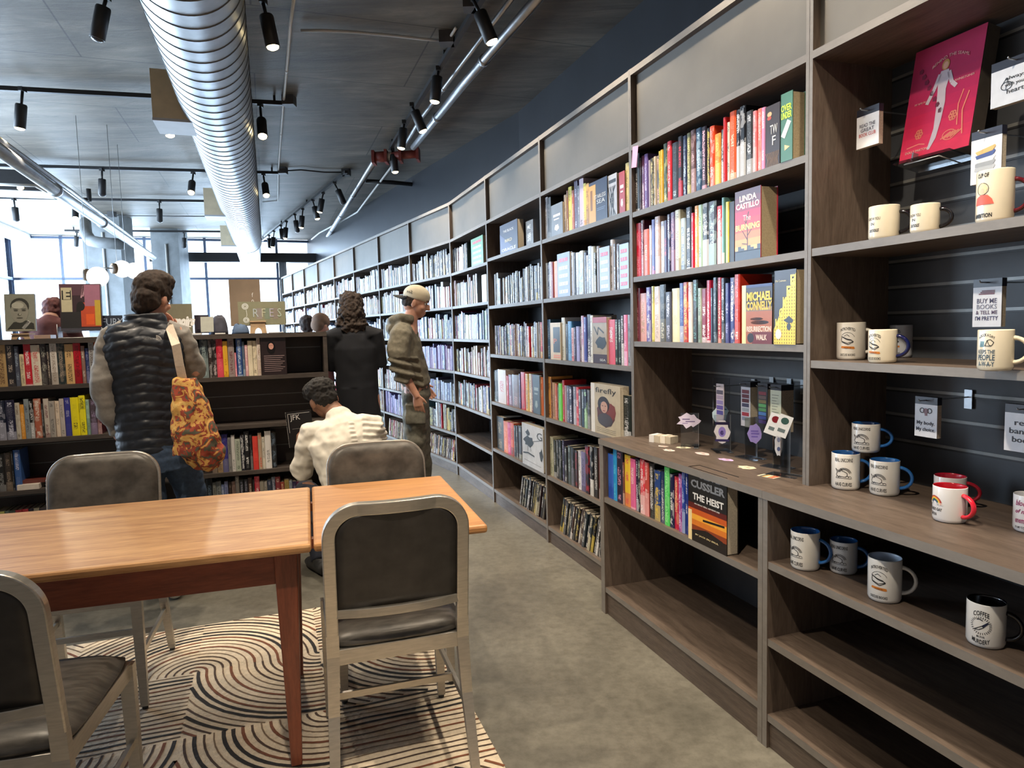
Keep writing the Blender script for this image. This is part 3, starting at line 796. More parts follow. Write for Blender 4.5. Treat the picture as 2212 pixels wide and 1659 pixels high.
# ================================================================== books
PALE_K = 1.0
def hexc(h):
    if len(h) == 3: h = ''.join(c * 2 for c in h)
    return tuple(((int(h[i:i + 2], 16) / 255) ** 2.2) for i in (0, 2, 4))
def book_material():
    m, nt, b = _new('printed_book_cover'); N = nt.nodes; Lk = nt.links
    def math_(op, a, b_=None, c=None):
        n = N.new('ShaderNodeMath'); n.operation = op
        for i, q in enumerate((a, b_, c)):
            if q is None: continue
            if isinstance(q, (int, float)): n.inputs[i].default_value = q
            else: Lk.new(q, n.inputs[i])
        return n.outputs[0]
    A = N.new('ShaderNodeAttribute'); A.attribute_name = 'ca'; B = N.new('ShaderNodeAttribute'); B.attribute_name = 'cb'
    U = N.new('ShaderNodeUVMap'); U.uv_map = 'UVMap'; S = N.new('ShaderNodeSeparateXYZ'); Lk.new(U.outputs[0], S.inputs[0])
    u, v = S.outputs[0], S.outputs[1]; seed = math_('MULTIPLY', A.outputs['Alpha'], 91.7)
    def wn(x, y, z):
        c = N.new('ShaderNodeCombineXYZ'); 
        for i, q in enumerate((x, y, z)):
            if isinstance(q, (int, float)): c.inputs[i].default_value = q
            else: Lk.new(q, c.inputs[i])
        w_ = N.new('ShaderNodeTexWhiteNoise'); w_.noise_dimensions = '3D'; Lk.new(c.outputs[0], w_.inputs[0]); return w_.outputs[0]
    cg = N.new('ShaderNodeCombineXYZ'); Lk.new(math_('MULTIPLY', u, 5.5), cg.inputs[0]); Lk.new(math_('MULTIPLY', v, 62.0), cg.inputs[1]); Lk.new(math_('MULTIPLY', seed, 3.1), cg.inputs[2])
    gn = N.new('ShaderNodeTexNoise'); gn.inputs['Scale'].default_value = 1.0; gn.inputs['Detail'].default_value = 1.0; Lk.new(cg.outputs[0], gn.inputs[0]); cell = gn.outputs[0]
    word = wn(3.0, math_('FLOOR', math_('MULTIPLY', v, 6.0)), seed)
    on = math_('MULTIPLY', math_('GREATER_THAN', cell, .49), math_('GREATER_THAN', word, .45))
    mid = math_('LESS_THAN', math_('ABSOLUTE', math_('SUBTRACT', u, .5)), .24)
    lim = math_('LESS_THAN', math_('ABSOLUTE', math_('SUBTRACT', v, .5)), .44)
    txt = math_('MULTIPLY', math_('MULTIPLY', on, mid), math_('MULTIPLY', lim, .8))
    h1 = wn(1.0, 7.0, seed); h2 = wn(2.0, 9.0, seed)
    band = math_('MULTIPLY', math_('LESS_THAN', v, math_('MULTIPLY', h2, .5)), math_('GREATER_THAN', h1, .62))
    c = N.new('ShaderNodeCombineXYZ'); Lk.new(math_('MULTIPLY', u, 1.6), c.inputs[0]); Lk.new(math_('MULTIPLY', v, 7.0), c.inputs[1]); Lk.new(seed, c.inputs[2])
    no = N.new('ShaderNodeTexNoise'); no.inputs['Scale'].default_value = 1.0; no.inputs['Detail'].default_value = 3; Lk.new(c.outputs[0], no.inputs[0])
    art = math_('MULTIPLY', math_('GREATER_THAN', no.outputs[0], .54), math_('MULTIPLY', math_('GREATER_THAN', h2, .6), .30))
    sp = math_('GREATER_THAN', u, -.5)
    def mix(f, a, b_):
        n = N.new('ShaderNodeMix'); n.data_type = 'RGBA'; Lk.new(f, n.inputs[0]); Lk.new(a, n.inputs[6]); Lk.new(b_, n.inputs[7]); return n.outputs[2]
    half = N.new('ShaderNodeMix'); half.data_type = 'RGBA'; half.inputs[0].default_value = .55; Lk.new(A.outputs['Color'], half.inputs[6]); Lk.new(B.outputs['Color'], half.inputs[7])
    col = mix(math_('MULTIPLY', art, sp), A.outputs['Color'], B.outputs['Color'])
    col = mix(math_('MULTIPLY', band, sp), col, half.outputs[2])
    col = mix(math_('MULTIPLY', txt, sp), col, B.outputs['Color'])
    Lk.new(col, b.inputs['Base Color']); b.inputs['Roughness'].default_value = .32; b.inputs['Specular IOR Level'].default_value = .5
    return m
M['book'] = book_material()
M['pages'] = plain('paper_page_block', (.52, .46, .36), .9, 0, .18, 260, .0, stretch=(40, 1, 1))
M['pages_old'] = plain('warm_page_block', (.40, .32, .20), .9, 0, .15, 260, stretch=(40, 1, 1))
class Books:
    def __init__(s): s.v = []; s.f = []; s.uv = []; s.ca = []; s.cb = []; s.m = []
    def face(s, idx, uv, ca, cb, m):
        s.f.append(idx); s.m.append(m)
        for q in uv: s.uv.append(q)
        s.ca += [ca] * len(idx); s.cb += [cb] * len(idx)
    def cover(s, w, d, h, X, ca, cb):
        t = min(.0025, w * .18); k = len(s.v)
        P = [(0, d), (0, .003), (w * .22, 0), (w * .78, 0), (w, .003), (w, d), (w - t, d), (w - t, t + .001), (t, t + .001), (t, d)]
        n = len(P)
        for z in (0, h): s.v += [X @ Vector((x, y, z)) for x, y in P]
        no = (-1, -1)
        for i in range(n):
            j = (i + 1) % n; idx = (k + i, k + j, k + n + j, k + n + i)
            if i in (1, 2, 3): uv = [(P[i][0] / w, 0), (P[j][0] / w, 0), (P[j][0] / w, 1), (P[i][0] / w, 1)]
            else: uv = [no] * 4
            s.face(idx, uv, ca, cb, 0)
        for a in ((0, 1, 8, 9), (1, 2, 3, 4, 7, 8), (4, 5, 6, 7)):
            s.face(tuple(k + n + i for i in a), [no] * len(a), ca, cb, 0)
            s.face(tuple(k + i for i in a[::-1]), [no] * len(a), ca, cb, 0)
    def pages(s, w, d, h, X, mi=1):
        t = min(.0025, w * .18); k = len(s.v)
        x0, x1, y0, y1, z0, z1 = t, w - t, t + .001, d - .004, .003, h - .003
        s.v += [X @ Vector((x, y, z)) for z in (z0, z1) for y in (y0, y1) for x in (x0, x1)]
        for f in [(0, 2, 3, 1), (4, 5, 7, 6), (0, 1, 5, 4), (2, 6, 7, 3), (0, 4, 6, 2), (1, 3, 7, 5)]:
            s.face(tuple(k + i for i in f), [(-1, -1)] * 4, (1, 1, 1, 0), (1, 1, 1, 0), mi)
    def build(s, name, mats):
        me = bpy.data.meshes.new(name); me.from_pydata([tuple(p) for p in s.v], [], s.f)
        for m in mats: me.materials.append(m)
        me.polygons.foreach_set('material_index', s.m)
        uvl = me.uv_layers.new(name='UVMap'); uvl.data.foreach_set('uv', [c for q in s.uv for c in q])
        for nm, dat in (('ca', s.ca), ('cb', s.cb)):
            a = me.color_attributes.new(nm, 'FLOAT_COLOR', 'CORNER'); a.data.foreach_set('color', [c for q in dat for c in q])
        me.update(); o = bpy.data.objects.new(name, me); COL.objects.link(o); return o
def bayX(n):
    B = BAYS[n]; return Matrix.Translation(D[n + 1]) @ Matrix.Rotation(B['phi'] - pi / 2, 4, 'Z')
IW = 1.14
def islX(k): return Matrix.Translation(IR - IX * IW * (k + 1)) @ Matrix.Rotation(PHI, 4, 'Z')
def frameX(f): return islX(f[1]) if isinstance(f, tuple) else bayX(f)
ROWN = {}
SPECS = []
def addbook(f, row, x, w, h, d, z, ca, cb, y=.02, lean=0, seed=None, face=False, txt=None, hero=None, lying=False):
    X = frameX(f)
    if face: L = Matrix.Translation((x, y, z))           # w across the cover, d its thickness
    else: L = Matrix.Translation((x, y, z)) @ Matrix.Rotation(lean, 4, 'Y')
    p = X @ Vector((x + w / 2, y, z + h / 2)); 
    u, v = to_px(p); q1 = to_px(X @ Vector((x, y, z))); q2 = to_px(X @ Vector((x + w, y, z + h)))
    area = abs(q2[0] - q1[0]) * abs(q2[1] - q1[1])
    if not (-20 < u < 2230 and -20 < v < 1680): area = 0
    SPECS.append(dict(f=f, row=row, x=x, w=w, h=h, d=d, L=X @ L, ca=ca, cb=cb, seed=R.random() if seed is None else seed, area=area, face=face, hero=hero, z=z, txt=txt))
    return SPECS[-1]
def plane_x(f, u, v, y):
    """pixel -> local x and z on the vertical plane y of a shelf frame"""
    X = frameX(f); n = X.to_3x3() @ Vector((0, 1, 0)); p = X @ Vector((0, y, 0))
    q = X.inverted() @ on_plane(u, v, p, n); return q.x, q.z
def row_px(f, row, z, u0, items, y=.02, depth=.15):
    """items: (right edge px, top px, colour, accent[, text])"""
    vm = to_px(frameX(f) @ Vector((.5, y, z + .12)))[1]
    def xz(u, vt): return plane_x(f, u, vt, y)
    prev = plane_x(f, u0, to_px(at_frame(f, .3, y, z + .12))[1], y)[0]
    for it in items:
        u1, vt, c1, c2 = it[:4]; tx = it[4] if len(it) > 4 else None
        x1, zt = xz(u1, vt); um = u1
        h = max(.12, min(zt - z, .285)); w = x1 - prev
        if w <= .004: w = .006
        if c1 != '-':
            addbook(f, row, prev + .0006, w - .0012, h, depth - .012 + .02 * R.random(), z, hexc(c1), hexc(c2), y=y + R.uniform(0, .006), txt=tx)
        prev = prev + w
def at_frame(f, x, y, z): return frameX(f) @ Vector((x, y, z))
PALS = {
 'mix': ['2a2a30', '5a2030', 'c83040', '2c4878', 'e8e0d0', '34363a', '8a8a70', 'a07840', '503868', 'a8a4a0', '202430', '301c24', '1c1c20', '785040', '3a6068', 'e8e8e8', '222838'],
 'dark': ['1c1c20', '28242c', '302028', '20242c', '1a1a1a', '3a2420', '24303a', '151518'],
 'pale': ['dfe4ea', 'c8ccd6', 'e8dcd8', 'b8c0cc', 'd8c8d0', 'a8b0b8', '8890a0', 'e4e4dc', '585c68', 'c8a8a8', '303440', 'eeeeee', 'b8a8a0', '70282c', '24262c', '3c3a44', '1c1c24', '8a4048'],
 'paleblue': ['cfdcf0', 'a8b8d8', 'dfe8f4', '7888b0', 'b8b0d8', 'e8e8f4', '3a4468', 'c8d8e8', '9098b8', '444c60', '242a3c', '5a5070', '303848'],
 'grey': ['8a8c92', 'b0b2ba', '50525a', 'c8ccd4', '30323a', '6a6c78', 'dcdce4', '3a3c48', '202228', '2c2c34', '4a4a54', '1c1c20'],
 'purple': ['b8a8d8', '9890c8', 'c8a8d8', 'a8c0e0', 'd8b8d8', '8890c8', 'e0d0e8', '7880b0', 'b088c0', '5a6098'],
 'navy': ['4a5a80', '34405c', '5a6a90', '28344c', '6a7aa0', '8a3048', 'a8c0a0', 'd8d0b0'],
 'brown': ['4a342c', '6a4a3c', '2c2420', '8a3030', '5a4a48', 'b89880', '3a3030', 'c8b8a8'],
 'warm': ['c8383c', 'e8a040', '7a3040', '40484c', 'e0c8a0', '503848', 'd87848', '3a4a48'],
 'white': ['eef0f2', 'dfe6ea', 'f0e8e8', 'cfd8e0', 'e8e0dc', 'b0bcc8', 'f4f4f4', '8a98a8', 'd8a8a8', '404858', '2a2c34', 'a85050', '3c3840', '685c70']}
def fill(f, row, z, pal, x0=.02, x1=None, hr=(.17, .245), wr=(.014, .034), seed=0, lean=0, y=.02, depth=.15, gap=.03, hmax=None):
    rr = random.Random(seed * 7919 + hash(str(f)) % 1 + int(z * 1000)); x1 = (BW - .02) if x1 is None else x1
    P = PALS[pal]; x = x0; h = rr.uniform(*hr)
    while x < x1 - .012:
        w_ = rr.uniform(*wr)
        if x + w_ > x1: break
        if rr.random() < .35: h = rr.uniform(*hr)
        hh = h + rr.uniform(-.006, .006)
        c1 = hexc(rr.choice(P)); lum = sum(c1)
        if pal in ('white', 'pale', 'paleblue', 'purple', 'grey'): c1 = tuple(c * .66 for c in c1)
        c2 = hexc(rr.choice(['f0f0f0', 'e8e0c0', 'e8d060', 'ffffff'] if lum < .9 else ['202028', '602030', '203060', '404040']))
        if rr.random() > gap or lean:
            addbook(f, row, x + .0006, w_ - .0012, hh, rr.uniform(depth * .85, depth), z, c1, c2, y=y + rr.uniform(0, .012), lean=lean, seed=rr.random())
        x += w_ / (cos(lean) if lean else 1) + (.0002 if rr.random() < .8 else .003)
FACES = []
def faceout(f, row, z, u0, u1, vt, ca, cb, d=.035, y=.012, name='', art=None, h=None):
    vmid = to_px(at_frame(f, .5, y, z + .1))[1]
    x0, _ = plane_x(f, u0, vmid, y); x1, zt = plane_x(f, u1, vmid, y)
    _, zt = plane_x(f, (u0 + u1) / 2, vt, y)
    hh = h or zt - z
    FACES.append(dict(f=f, row=row, x=x0, w=x1 - x0, h=hh, d=d, y=y, z=z, ca=hexc(ca), cb=hexc(cb), label=name, art=art))
# ---- bay 1 (books above the sticker counter)
row_px(1, 'top', 1.928, 1367, [(1379, 330, '30353a', 'ddd'), (1384, 340, '2a1420', '866'), (1390, 335, '8a5a86', 'edd'), (1398, 331, '6b5590', 'dce'), (1402, 345, 'b9a9b0', '335'),
 (1410, 340, '2b2618', 'dc8'), (1415, 337, 'c9b9a0', '432'), (1422, 335, '5a5250', 'e8b090'), (1425, 326, 'e6d35a', '254'), (1431, 322, 'd8a030', 'f8e860'), (1440, 308, '3c5040', 'e8e8a0'),
 (1449, 303, 'd8303c', 'f8c0c0'), (1462, 305, '2b2d33', 'b8c8c8'), (1472, 292, '241c20', 'e04050'), (1481, 291, '20284a', 'c8d8e8'), (1490, 285, '6a6a48', 'e8d890'), (1501, 278, '5b3a38', 'caa'),
 (1513, 274, '2a4a66', 'cfe4f0'), (1524, 271, '2a1c2a', 'f5c0d0'), (1531, 275, '1c1a1c', 'e8d060'), (1541, 270, 'e8502c', 'ffffff'), (1554, 286, 'f0903a', 'f8e070'), (1561, 278, '1c1c20', 'fff'),
 (1567, 252, 'd03038', '202030'), (1574, 262, 'd8d0b8', '345'), (1588, 237, 'ee5a2a', 'fbe0c0'), (1597, 235, '1c1c28', 'fff'), (1610, 226, '141418', 'fff'), (1625, 236, '343434', 'ddd'),
 (1633, 238, 'f08a90', 'fdd'), (1643, 232, 'f07a6a', 'fcc'), (1652, 230, 'd890b8', 'fff')])
row_px(1, 'second', 1.625, 1367, [(1372, 478, 'd8e4f0', '69c'), (1382, 481, 'd8203c', 'f8a0b0'), (1389, 475, '5a1c28', 'daa'), (1400, 494, 'e0603c', 'fb9'), (1405, 486, 'f4f4f8', '88a'),
 (1413, 473, '5a6ab0', 'e080a0'), (1424, 466, 'c8a898', 'dde'), (1432, 477, 'e8ecf8', '88b'), (1440, 475, '2a2050', 'c02040'), (1447, 462, '3c3858', 'fff'), (1457, 457, '5b4a72', 'b89'),
 (1468, 452, 'e8e4c8', '875'), (1479, 470, 'b8c8d0', '568'), (1491, 446, '24242c', 'fff'), (1497, 459, 'd8304a', 'fcc'), (1506, 443, 'f0a850', 'fff0d0'), (1515, 441, 'b8d8c0', '464'),
 (1529, 437, '2c2e30', 'fff'), (1546, 432, '3a3540', 'c8e8e0'), (1558, 443, 'e83a44', 'fff'), (1564, 426, '6aa0a0', 'fff'), (1571, 435, 'f0e468', 'ee9')])
row_px(1, 'third', 1.320, 1370, [(1380, 622, '6a1c2c', 'c89'), (1394, 633, 'e8a8a0', 'a84'), (1404, 620, '5a48a0', 'fff'), (1410, 618, 'e8e070', '874'), (1423, 618, 'f0dcd0', 'b98'), (1436, 614, '1c1a1a', 'e8e0c0'),
 (1448, 630, '4a4858', 'dde'), (1464, 622, 'f0ecc0', 'cc9'), (1474, 611, '3858a8', 'fff'), (1485, 609, 'c03a30', 'f8e070'), (1493, 609, 'f4f0f0', 'c03040'), (1504, 604, '34363a', '70b0a8'),
 (1512, 622, 'b8c8b8', '465'), (1524, 623, '8a1c38', 'fff'), (1533, 605, 'c02848', 'fff'), (1538, 622, '3a4860', 'abc'), (1547, 599, '2c3c48', 'abc'), (1556, 599, 'b82a3c', 'f8d0b0'),
 (1565, 600, '2a3440', 'fff'), (1574, 611, '343a78', 'ccf'), (1585, 599, '3c4888', 'fff'), (1597, 592, 'c83828', 'fff')])
row_px(1, 'counter', .579, 1311, [(1322, 983, '3a68c8', '24a'), (1330, 968, '2a98d8', '6ce'), (1343, 973, '2c2438', 'e0a0c0'), (1347, 1000, '7a4a40', 'dba'), (1359, 985, 'f0c838', 'e03060'), (1370, 993, 'e86aa0', 'fdd'),
 (1376, 992, '221c38', 'eef'), (1381, 995, '282430', 'dec'), (1391, 994, 'e03848', 'fff'), (1400, 1000, 'c85048', 'fcc'), (1411, 1003, '1c1a14', 'fff'), (1424, 1019, '28488a', 'f0d050'),
 (1433, 1020, '1c3058', 'fff'), (1444, 1011, '58d868', 'b0ffb0'), (1453, 1026, '1c2048', 'fff'), (1463, 1032, 'c8284a', 'f8e0a0'), (1470, 1025, 'a050a0', 'fdf'), (1477, 1022, '2848a0', 'cdf'), (1483, 1024, '1c3488', 'fff')], y=-.155, depth=.16)
faceout(1, 'top', 1.928, 1653, 1684, 226, '3c3230', 'c8a070', d=.03, name='dark brown face-out book with thin white initials on the top shelf', art='twf')
faceout(1, 'top', 1.928, 1686, 1711, 200, '4f7a68', 'b8e060', d=.055, y=.0, name='green face-out book with yellow lettering at the right end of the top shelf', art='green')
faceout(1, 'second', 1.625, 1588, 1643, 408, 'c83850', 'f0a060', d=.075, y=.004, name='red and orange face-out book with a bare tree on its cover', art='burning')
faceout(1, 'second', 1.625, 1573, 1586, 436, '1c1814', 'd8c8a0', d=.02, y=.03, name='black book beside the bare tree cover, behind its left edge', art=None)
faceout(1, 'third', 1.320, 1603, 1668, 614, '2a2430', 'e8b830', d=.05, y=.004, name='orange and black face-out book with big yellow author lettering', art='walk')
faceout(1, 'third', 1.320, 1672, 1719, 583, '3a3c48', 'f0d048', d=.07, y=.0, name='tall face-out book with yellow diamond pattern over dark grey', art='king')
faceout(1, 'counter', .579, 1487, 1570, 1020, '181614', 'e89030', d=.05, y=-.168, name='black and orange face-out book with big grey author lettering', art='heist')
# ---- bay 2
row_px(2, 'top', 1.945, 1171, [(1174, 430, 'd0d4d8', '345'), (1180, 425, 'b0b0b4', '222'), (1188, 425, '1c1c1e', '777')])
row_px(2, 'top', 1.945, 1217, [(1221, 420, 'c8b090', '532'), (1225, 411, '8a5030', 'eda'), (1232, 402, 'e0d048', '222'), (1237, 410, 'b05840', 'ecb'), (1244, 388, '4a4060', 'ccd'), (1249, 400, '6a7078', 'dde'), (1258, 384, 'c8b8c8', '302'), (1264, 395, 'e8e070', 'c04040'), (1271, 395, 'd8a858', '853')])
faceout(2, 'top', 1.945, 1190, 1215, 440, '7a8088', 'e8d8d0', d=.03, name='grey face-out paperback low on the top shelf behind the gap', art='plain')
faceout(2, 'top', 1.945, 1273, 1312, 388, '28324c', 'd8a050', d=.06, y=.006, name='navy and gold face-out book with white capital lettering', art='starless')
faceout(2, 'top', 1.945, 1314, 1333, 376, 'b8b8bc', '303034', d=.02, name='black and white face-out book on the top shelf', art='bw')
faceout(2, 'top', 1.945, 1338, 1350, 370, 'b04048', 'f0e8e0', d=.03, name='narrow red and black face-out book near the top right corner', art='plain')
row_px(2, 'top', 1.945, 1351, [(1358, 350, 'e8d088', '875')])
row_px(2, 'second', 1.576, 1173, [(1180, 568, 'b8c4d0', '445'), (1185, 567, '2c3440', 'ccd'), (1189, 565, 'e0dce8', '446'), (1193, 566, '8a2830', 'ecc'), (1203, 563, 'e08848', 'c63')])
faceout(2, 'second', 1.576, 1204, 1231, 546, '8a98b8', 'e8f0ff', d=.02, name='blue-grey face-out paperback beside the thin orange book', art='blocks')
row_px(2, 'second', 1.576, 1232, [(1237, 545, 'd8e0f0', '667'), (1241, 546, '1c2438', '99a'), (1247, 545, 'dfe8f0', '779'), (1251, 544, 'c8e0e0', '577'), (1258, 541, 'e0ecf4', '68a'), (1264, 545, '24243a', '889'), (1269, 551, 'e0e4ec', '345'), (1276, 531, 'b8c0d0', '234'),
 (1281, 532, 'e8f4f4', '566'), (1286, 545, '1c2820', 'eee'), (1292, 531, '7a6860', 'dcb')])
faceout(2, 'second', 1.576, 1295, 1317, 533, 'a0b0d8', 'f0f0ff', d=.02, name='pale blue and white patterned face-out paperback on the second shelf', art='blocks')
row_px(2, 'second', 1.576, 1318, [(1323, 517, 'd8d4d8', '222'), (1329, 526, '5a5050', 'ddd'), (1336, 526, '3a1420', 'fff')])
faceout(2, 'second', 1.576, 1338, 1358, 526, 'a8c0e0', 'd84060', d=.025, name='pale blue face-out paperback with red top at the right end', art='blocks')
row_px(2, 'third', 1.198, 1175, [(1180, 692, '24344a', 'cfe'), (1187, 690, '3a5a78', 'bcd')])
faceout(2, 'third', 1.198, 1189, 1211, 697, 'd8c098', '2a241c', d=.03, name='cream face-out book with a dark silhouette panel and orange letter', art='panel')
row_px(2, 'third', 1.198, 1212, [(1218, 686, 'e8e8dc', '887'), (1224, 700, '5a6878', 'abc'), (1232, 694, '4a90c8', '9ce'), (1238, 708, 'e8c8d0', 'c34'), (1243, 707, '3c3858', 'aac'), (1250, 705, '9090c8', 'ccf'), (1254, 706, '5a4040', 'dcc'), (1259, 682, 'd8a8c8', 'fff'), (1265, 685, '4c58a8', 'ccf'), (1273, 679, '20203c', 'fff'), (1279, 681, 'f0f0e8', '988')])
faceout(2, 'third', 1.198, 1281, 1311, 685, 'a89880', '1c2224', d=.03, name='tan face-out book with a black bull-like swirl and dark red foot', art='bull')
row_px(2, 'third', 1.198, 1312, [(1326, 690, 'e86880', 'fff'), (1333, 690, '1c2820', 'cdc'), (1340, 690, '18201c', 'cdc'), (1346, 682, '585058', 'fff'), (1353, 680, 'e880a8', 'fdf'), (1360, 680, '9aa0a8', '223')])
row_px(2, 'fourth', .822, 1181, [(1188, 814, 'e0a058', '742'), (1191, 820, '502018', 'c97'), (1198, 827, 'b89068', '643'), (1202, 829, 'c86858', 'fcc'), (1205, 832, '3a4038', 'aba'), (1212, 829, '78e060', '5c4'), (1217, 822, 'b82830', 'e8c8a0'), (1221, 833, 'b8a0a8', '445'), (1228, 834, '505878', 'ccd'), (1235, 836, '282c48', 'eef'),
 (1242, 836, '8088a0', 'dde'), (1248, 837, 'd84050', 'fff'), (1254, 842, '5a6070', 'eee'), (1260, 842, '28384c', 'cde'), (1267, 842, '20243c', 'cfc'), (1274, 843, '48484c', 'aaa')])
faceout(2, 'fourth', .822, 1277, 1340, 831, 'b8ac94', '4a2c2c', d=.05, y=.004, name='beige face-out book with a brown portrait painting and script title', art='portrait')
row_px(2, 'fourth', .822, 1344, [(1361, 856, '1c2420', 'e8e8e8')])
row_px(2, 'fifth', .446, 1187, [(1193, 945, 'b8b8a0', '453'), (1199, 952, '343830', 'ccc'), (1205, 952, '1c2020', 'aaa'), (1212, 952, '20241f', '999'), (1217, 952, '38344c', '99b'), (1224, 966, '202020', 'ddd'), (1231, 964, '485050', 'abb'), (1238, 968, '303438', '889'), (1246, 975, '2c2c30', 'a22'), (1252, 975, 'e0e0e8', '444'),
 (1262, 978, '8078a8', '222'), (1272, 965, '18121c', 'c03040'), (1280, 966, '14141a', 'fff'), (1290, 968, '2c2420', 'ccc'), (1300, 972, '6a2428', 'dcc')], depth=.17)
fill(2, 'lowest', .112, 'dark', x0=.13, x1=BW - .28, hr=(.235, .24), wr=(.026, .036), seed=5, lean=radians(17), depth=.15)
# ---- bay 3
faceout(3, 'top', 1.945, 1080, 1118, 480, '30344a', 'e8e8f0', d=.05, y=.004, name='dark navy face-out book with white title words, alone on a top shelf', art='oracle')
row_px(3, 'top', 1.945, 1134, [(1149, 473, '4a443c', 'e8e4dc')], depth=.16)
fill(3, 'second', 1.576, 'grey', x0=.10, seed=11, hr=(.17, .25))
fill(3, 'third', 1.198, 'mix', x0=.02, seed=12, hr=(.20, .25))
row_px(3, 'fourth', .822, 1066, [(1070, 800, '283038', 'abb'), (1074, 799, '20282c', 'aaa'), (1091, 800, 'd8d0cc', 'c03020'), (1096, 812, 'c83848', 'fcc'), (1104, 810, '5a2840', 'dab'), (1119, 811, '6a5048', 'c87'), (1123, 808, '4a3060', 'aac'), (1133, 805, 'd82c30', 'a22'), (1140, 808, 'e8c068', '875'), (1146, 808, 'f0e4c8', '765'), (1150, 809, '7a4040', 'dcb')], depth=.16)
faceout(3, 'fourth', .822, 1151, 1166, 810, '36444a', '98a8a8', d=.02, name='slate grey face-out book beside cream spines on the fourth shelf', art='plain')
row_px(3, 'fourth', .822, 1167, [(1172, 815, 'd87040', 'fca')])
row_px(3, 'fifth', .446, 1072, [(1085, 903, '20201c', 'a97'), (1094, 912, 'e87040', 'fb9'), (1101, 914, 'd83878', 'fac'), (1108, 915, 'e86848', '402'), (1113, 920, '28242c', '998'), (1118, 921, '3a3034', 'aa9'), (1126, 922, '2c2428', 'bba')], depth=.17)
faceout(3, 'fifth', .446, 1128, 1173, 920, 'd0d4dc', '2c2c28', d=.05, y=.0, name='white face-out book with black ink animals and a large letter', art='ink')
fill(3, 'lowest', .112, 'dark', x0=.55, x1=BW - .10, hr=(.235, .25), wr=(.03, .04), seed=6, lean=radians(18), depth=.15)
# ---- bay 4
fill(4, 'top', 1.925, 'pale', x1=.50, seed=21, hr=(.20, .25))
faceout(4, 'top', 1.925, 1018, 1044, 512, '5a9070', 'c0d8a8', d=.10, y=.02, name='pale green face-out book on the top shelf by the bend', art='blocks')
fill(4, 'second', 1.615, 'pale', x1=.78, seed=22, hr=(.19, .26))
row_px(4, 'second', 1.615, 1040, [(1049, 592, 'e8e0c8', '443')])
fill(4, 'third', 1.311, 'navy', seed=23, hr=(.20, .25)); fill(4, 'fourth', 1.005, 'brown', seed=24, hr=(.19, .25)); fill(4, 'fifth', .695, 'mix', seed=25, hr=(.19, .24))
# ---- bays 5..12
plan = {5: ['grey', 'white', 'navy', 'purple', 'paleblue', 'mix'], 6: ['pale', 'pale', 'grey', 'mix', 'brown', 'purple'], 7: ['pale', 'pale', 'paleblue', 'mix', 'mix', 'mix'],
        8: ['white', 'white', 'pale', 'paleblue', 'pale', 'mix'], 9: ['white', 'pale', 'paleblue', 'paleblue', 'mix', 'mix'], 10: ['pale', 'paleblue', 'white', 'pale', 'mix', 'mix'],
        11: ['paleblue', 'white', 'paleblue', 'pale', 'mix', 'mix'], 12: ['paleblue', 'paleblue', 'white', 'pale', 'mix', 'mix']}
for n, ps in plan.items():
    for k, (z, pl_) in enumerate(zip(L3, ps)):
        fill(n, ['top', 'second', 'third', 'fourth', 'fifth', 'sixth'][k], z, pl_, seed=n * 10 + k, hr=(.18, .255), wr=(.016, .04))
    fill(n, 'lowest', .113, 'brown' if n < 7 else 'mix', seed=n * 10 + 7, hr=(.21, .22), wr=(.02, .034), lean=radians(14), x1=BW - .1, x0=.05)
# ---- island
row_px(('i', 1), 'top', 1.13, -8, [(9, 741, 'b89868', '532'), (27, 742, '26242a', 'cba'), (38, 748, '4a4c5c', 'abc'), (50, 765, 'e8d8b0', '765'), (64, 743, 'c82030', 'fff'), (84, 745, 'e8dcc8', 'c02030'), (97, 742, '342c30', 'bba'), (105, 745, '2a2422', 'cba'), (120, 740, 'dcd4cc', '876'), (137, 742, '2c3636', 'a98'),
 (156, 743, 'd8b078', '2a2018'), (172, 741, 'c01c2c', '611'), (181, 747, '8a6a60', 'ddc'), (190, 752, '28386a', '88a'), (201, 738, 'a0a0a0', '433'), (212, 738, 'd87040', 'b54'), (224, 740, '4a4048', 'aaa'), (238, 742, '2a3040', 'ccc')], depth=.16)
row_px(('i', 1), 'second', .812, -6, [(8, 865, '1c2438', 'ccd'), (29, 864, '1c1c38', 'dde'), (40, 870, 'c8c0b0', '765'), (50, 874, 'e09838', 'fc8'), (60, 862, '8a9498', '445'), (70, 866, '24241f', 'eee'), (86, 861, 'b06048', 'f0e8d8'), (92, 872, '343434', 'aaa'), (103, 861, 'c8bcb0', '6a2030'), (116, 866, 'a8a098', '555'), (126, 866, 'e0cdb8', '987'),
 (136, 861, 'c0b4b0', '776'), (150, 859, '3a3c90', 'aac'), (168, 858, 'f0e020', '332'), (182, 854, 'f0e428', '332'), (191, 863, 'a0c0b0', '576'), (206, 862, '4a4048', '98a'), (216, 868, '5a3038', 'caa')], depth=.16)
row_px(('i', 1), 'third', .505, -6, [(7, 982, '1c1c1c', '999'), (22, 978, '342c26', '987'), (26, 975, '1c1c20', '888'), (41, 972, '3a5c98', 'dde')], depth=.16)
row_px(('i', 1), 'lowest', .10, -6, [(6, 1078, 'a8a860', '453'), (16, 1077, '5a6860', '9a9'), (30, 1076, '38443c', '8a8'), (44, 1076, '8a2830', 'b66'), (58, 1078, 'a03038', 'c77'), (70, 1078, '241f2c', '668'), (82, 1076, '8a8474', '443'), (100, 1080, '3a3438', '999')], depth=.16)
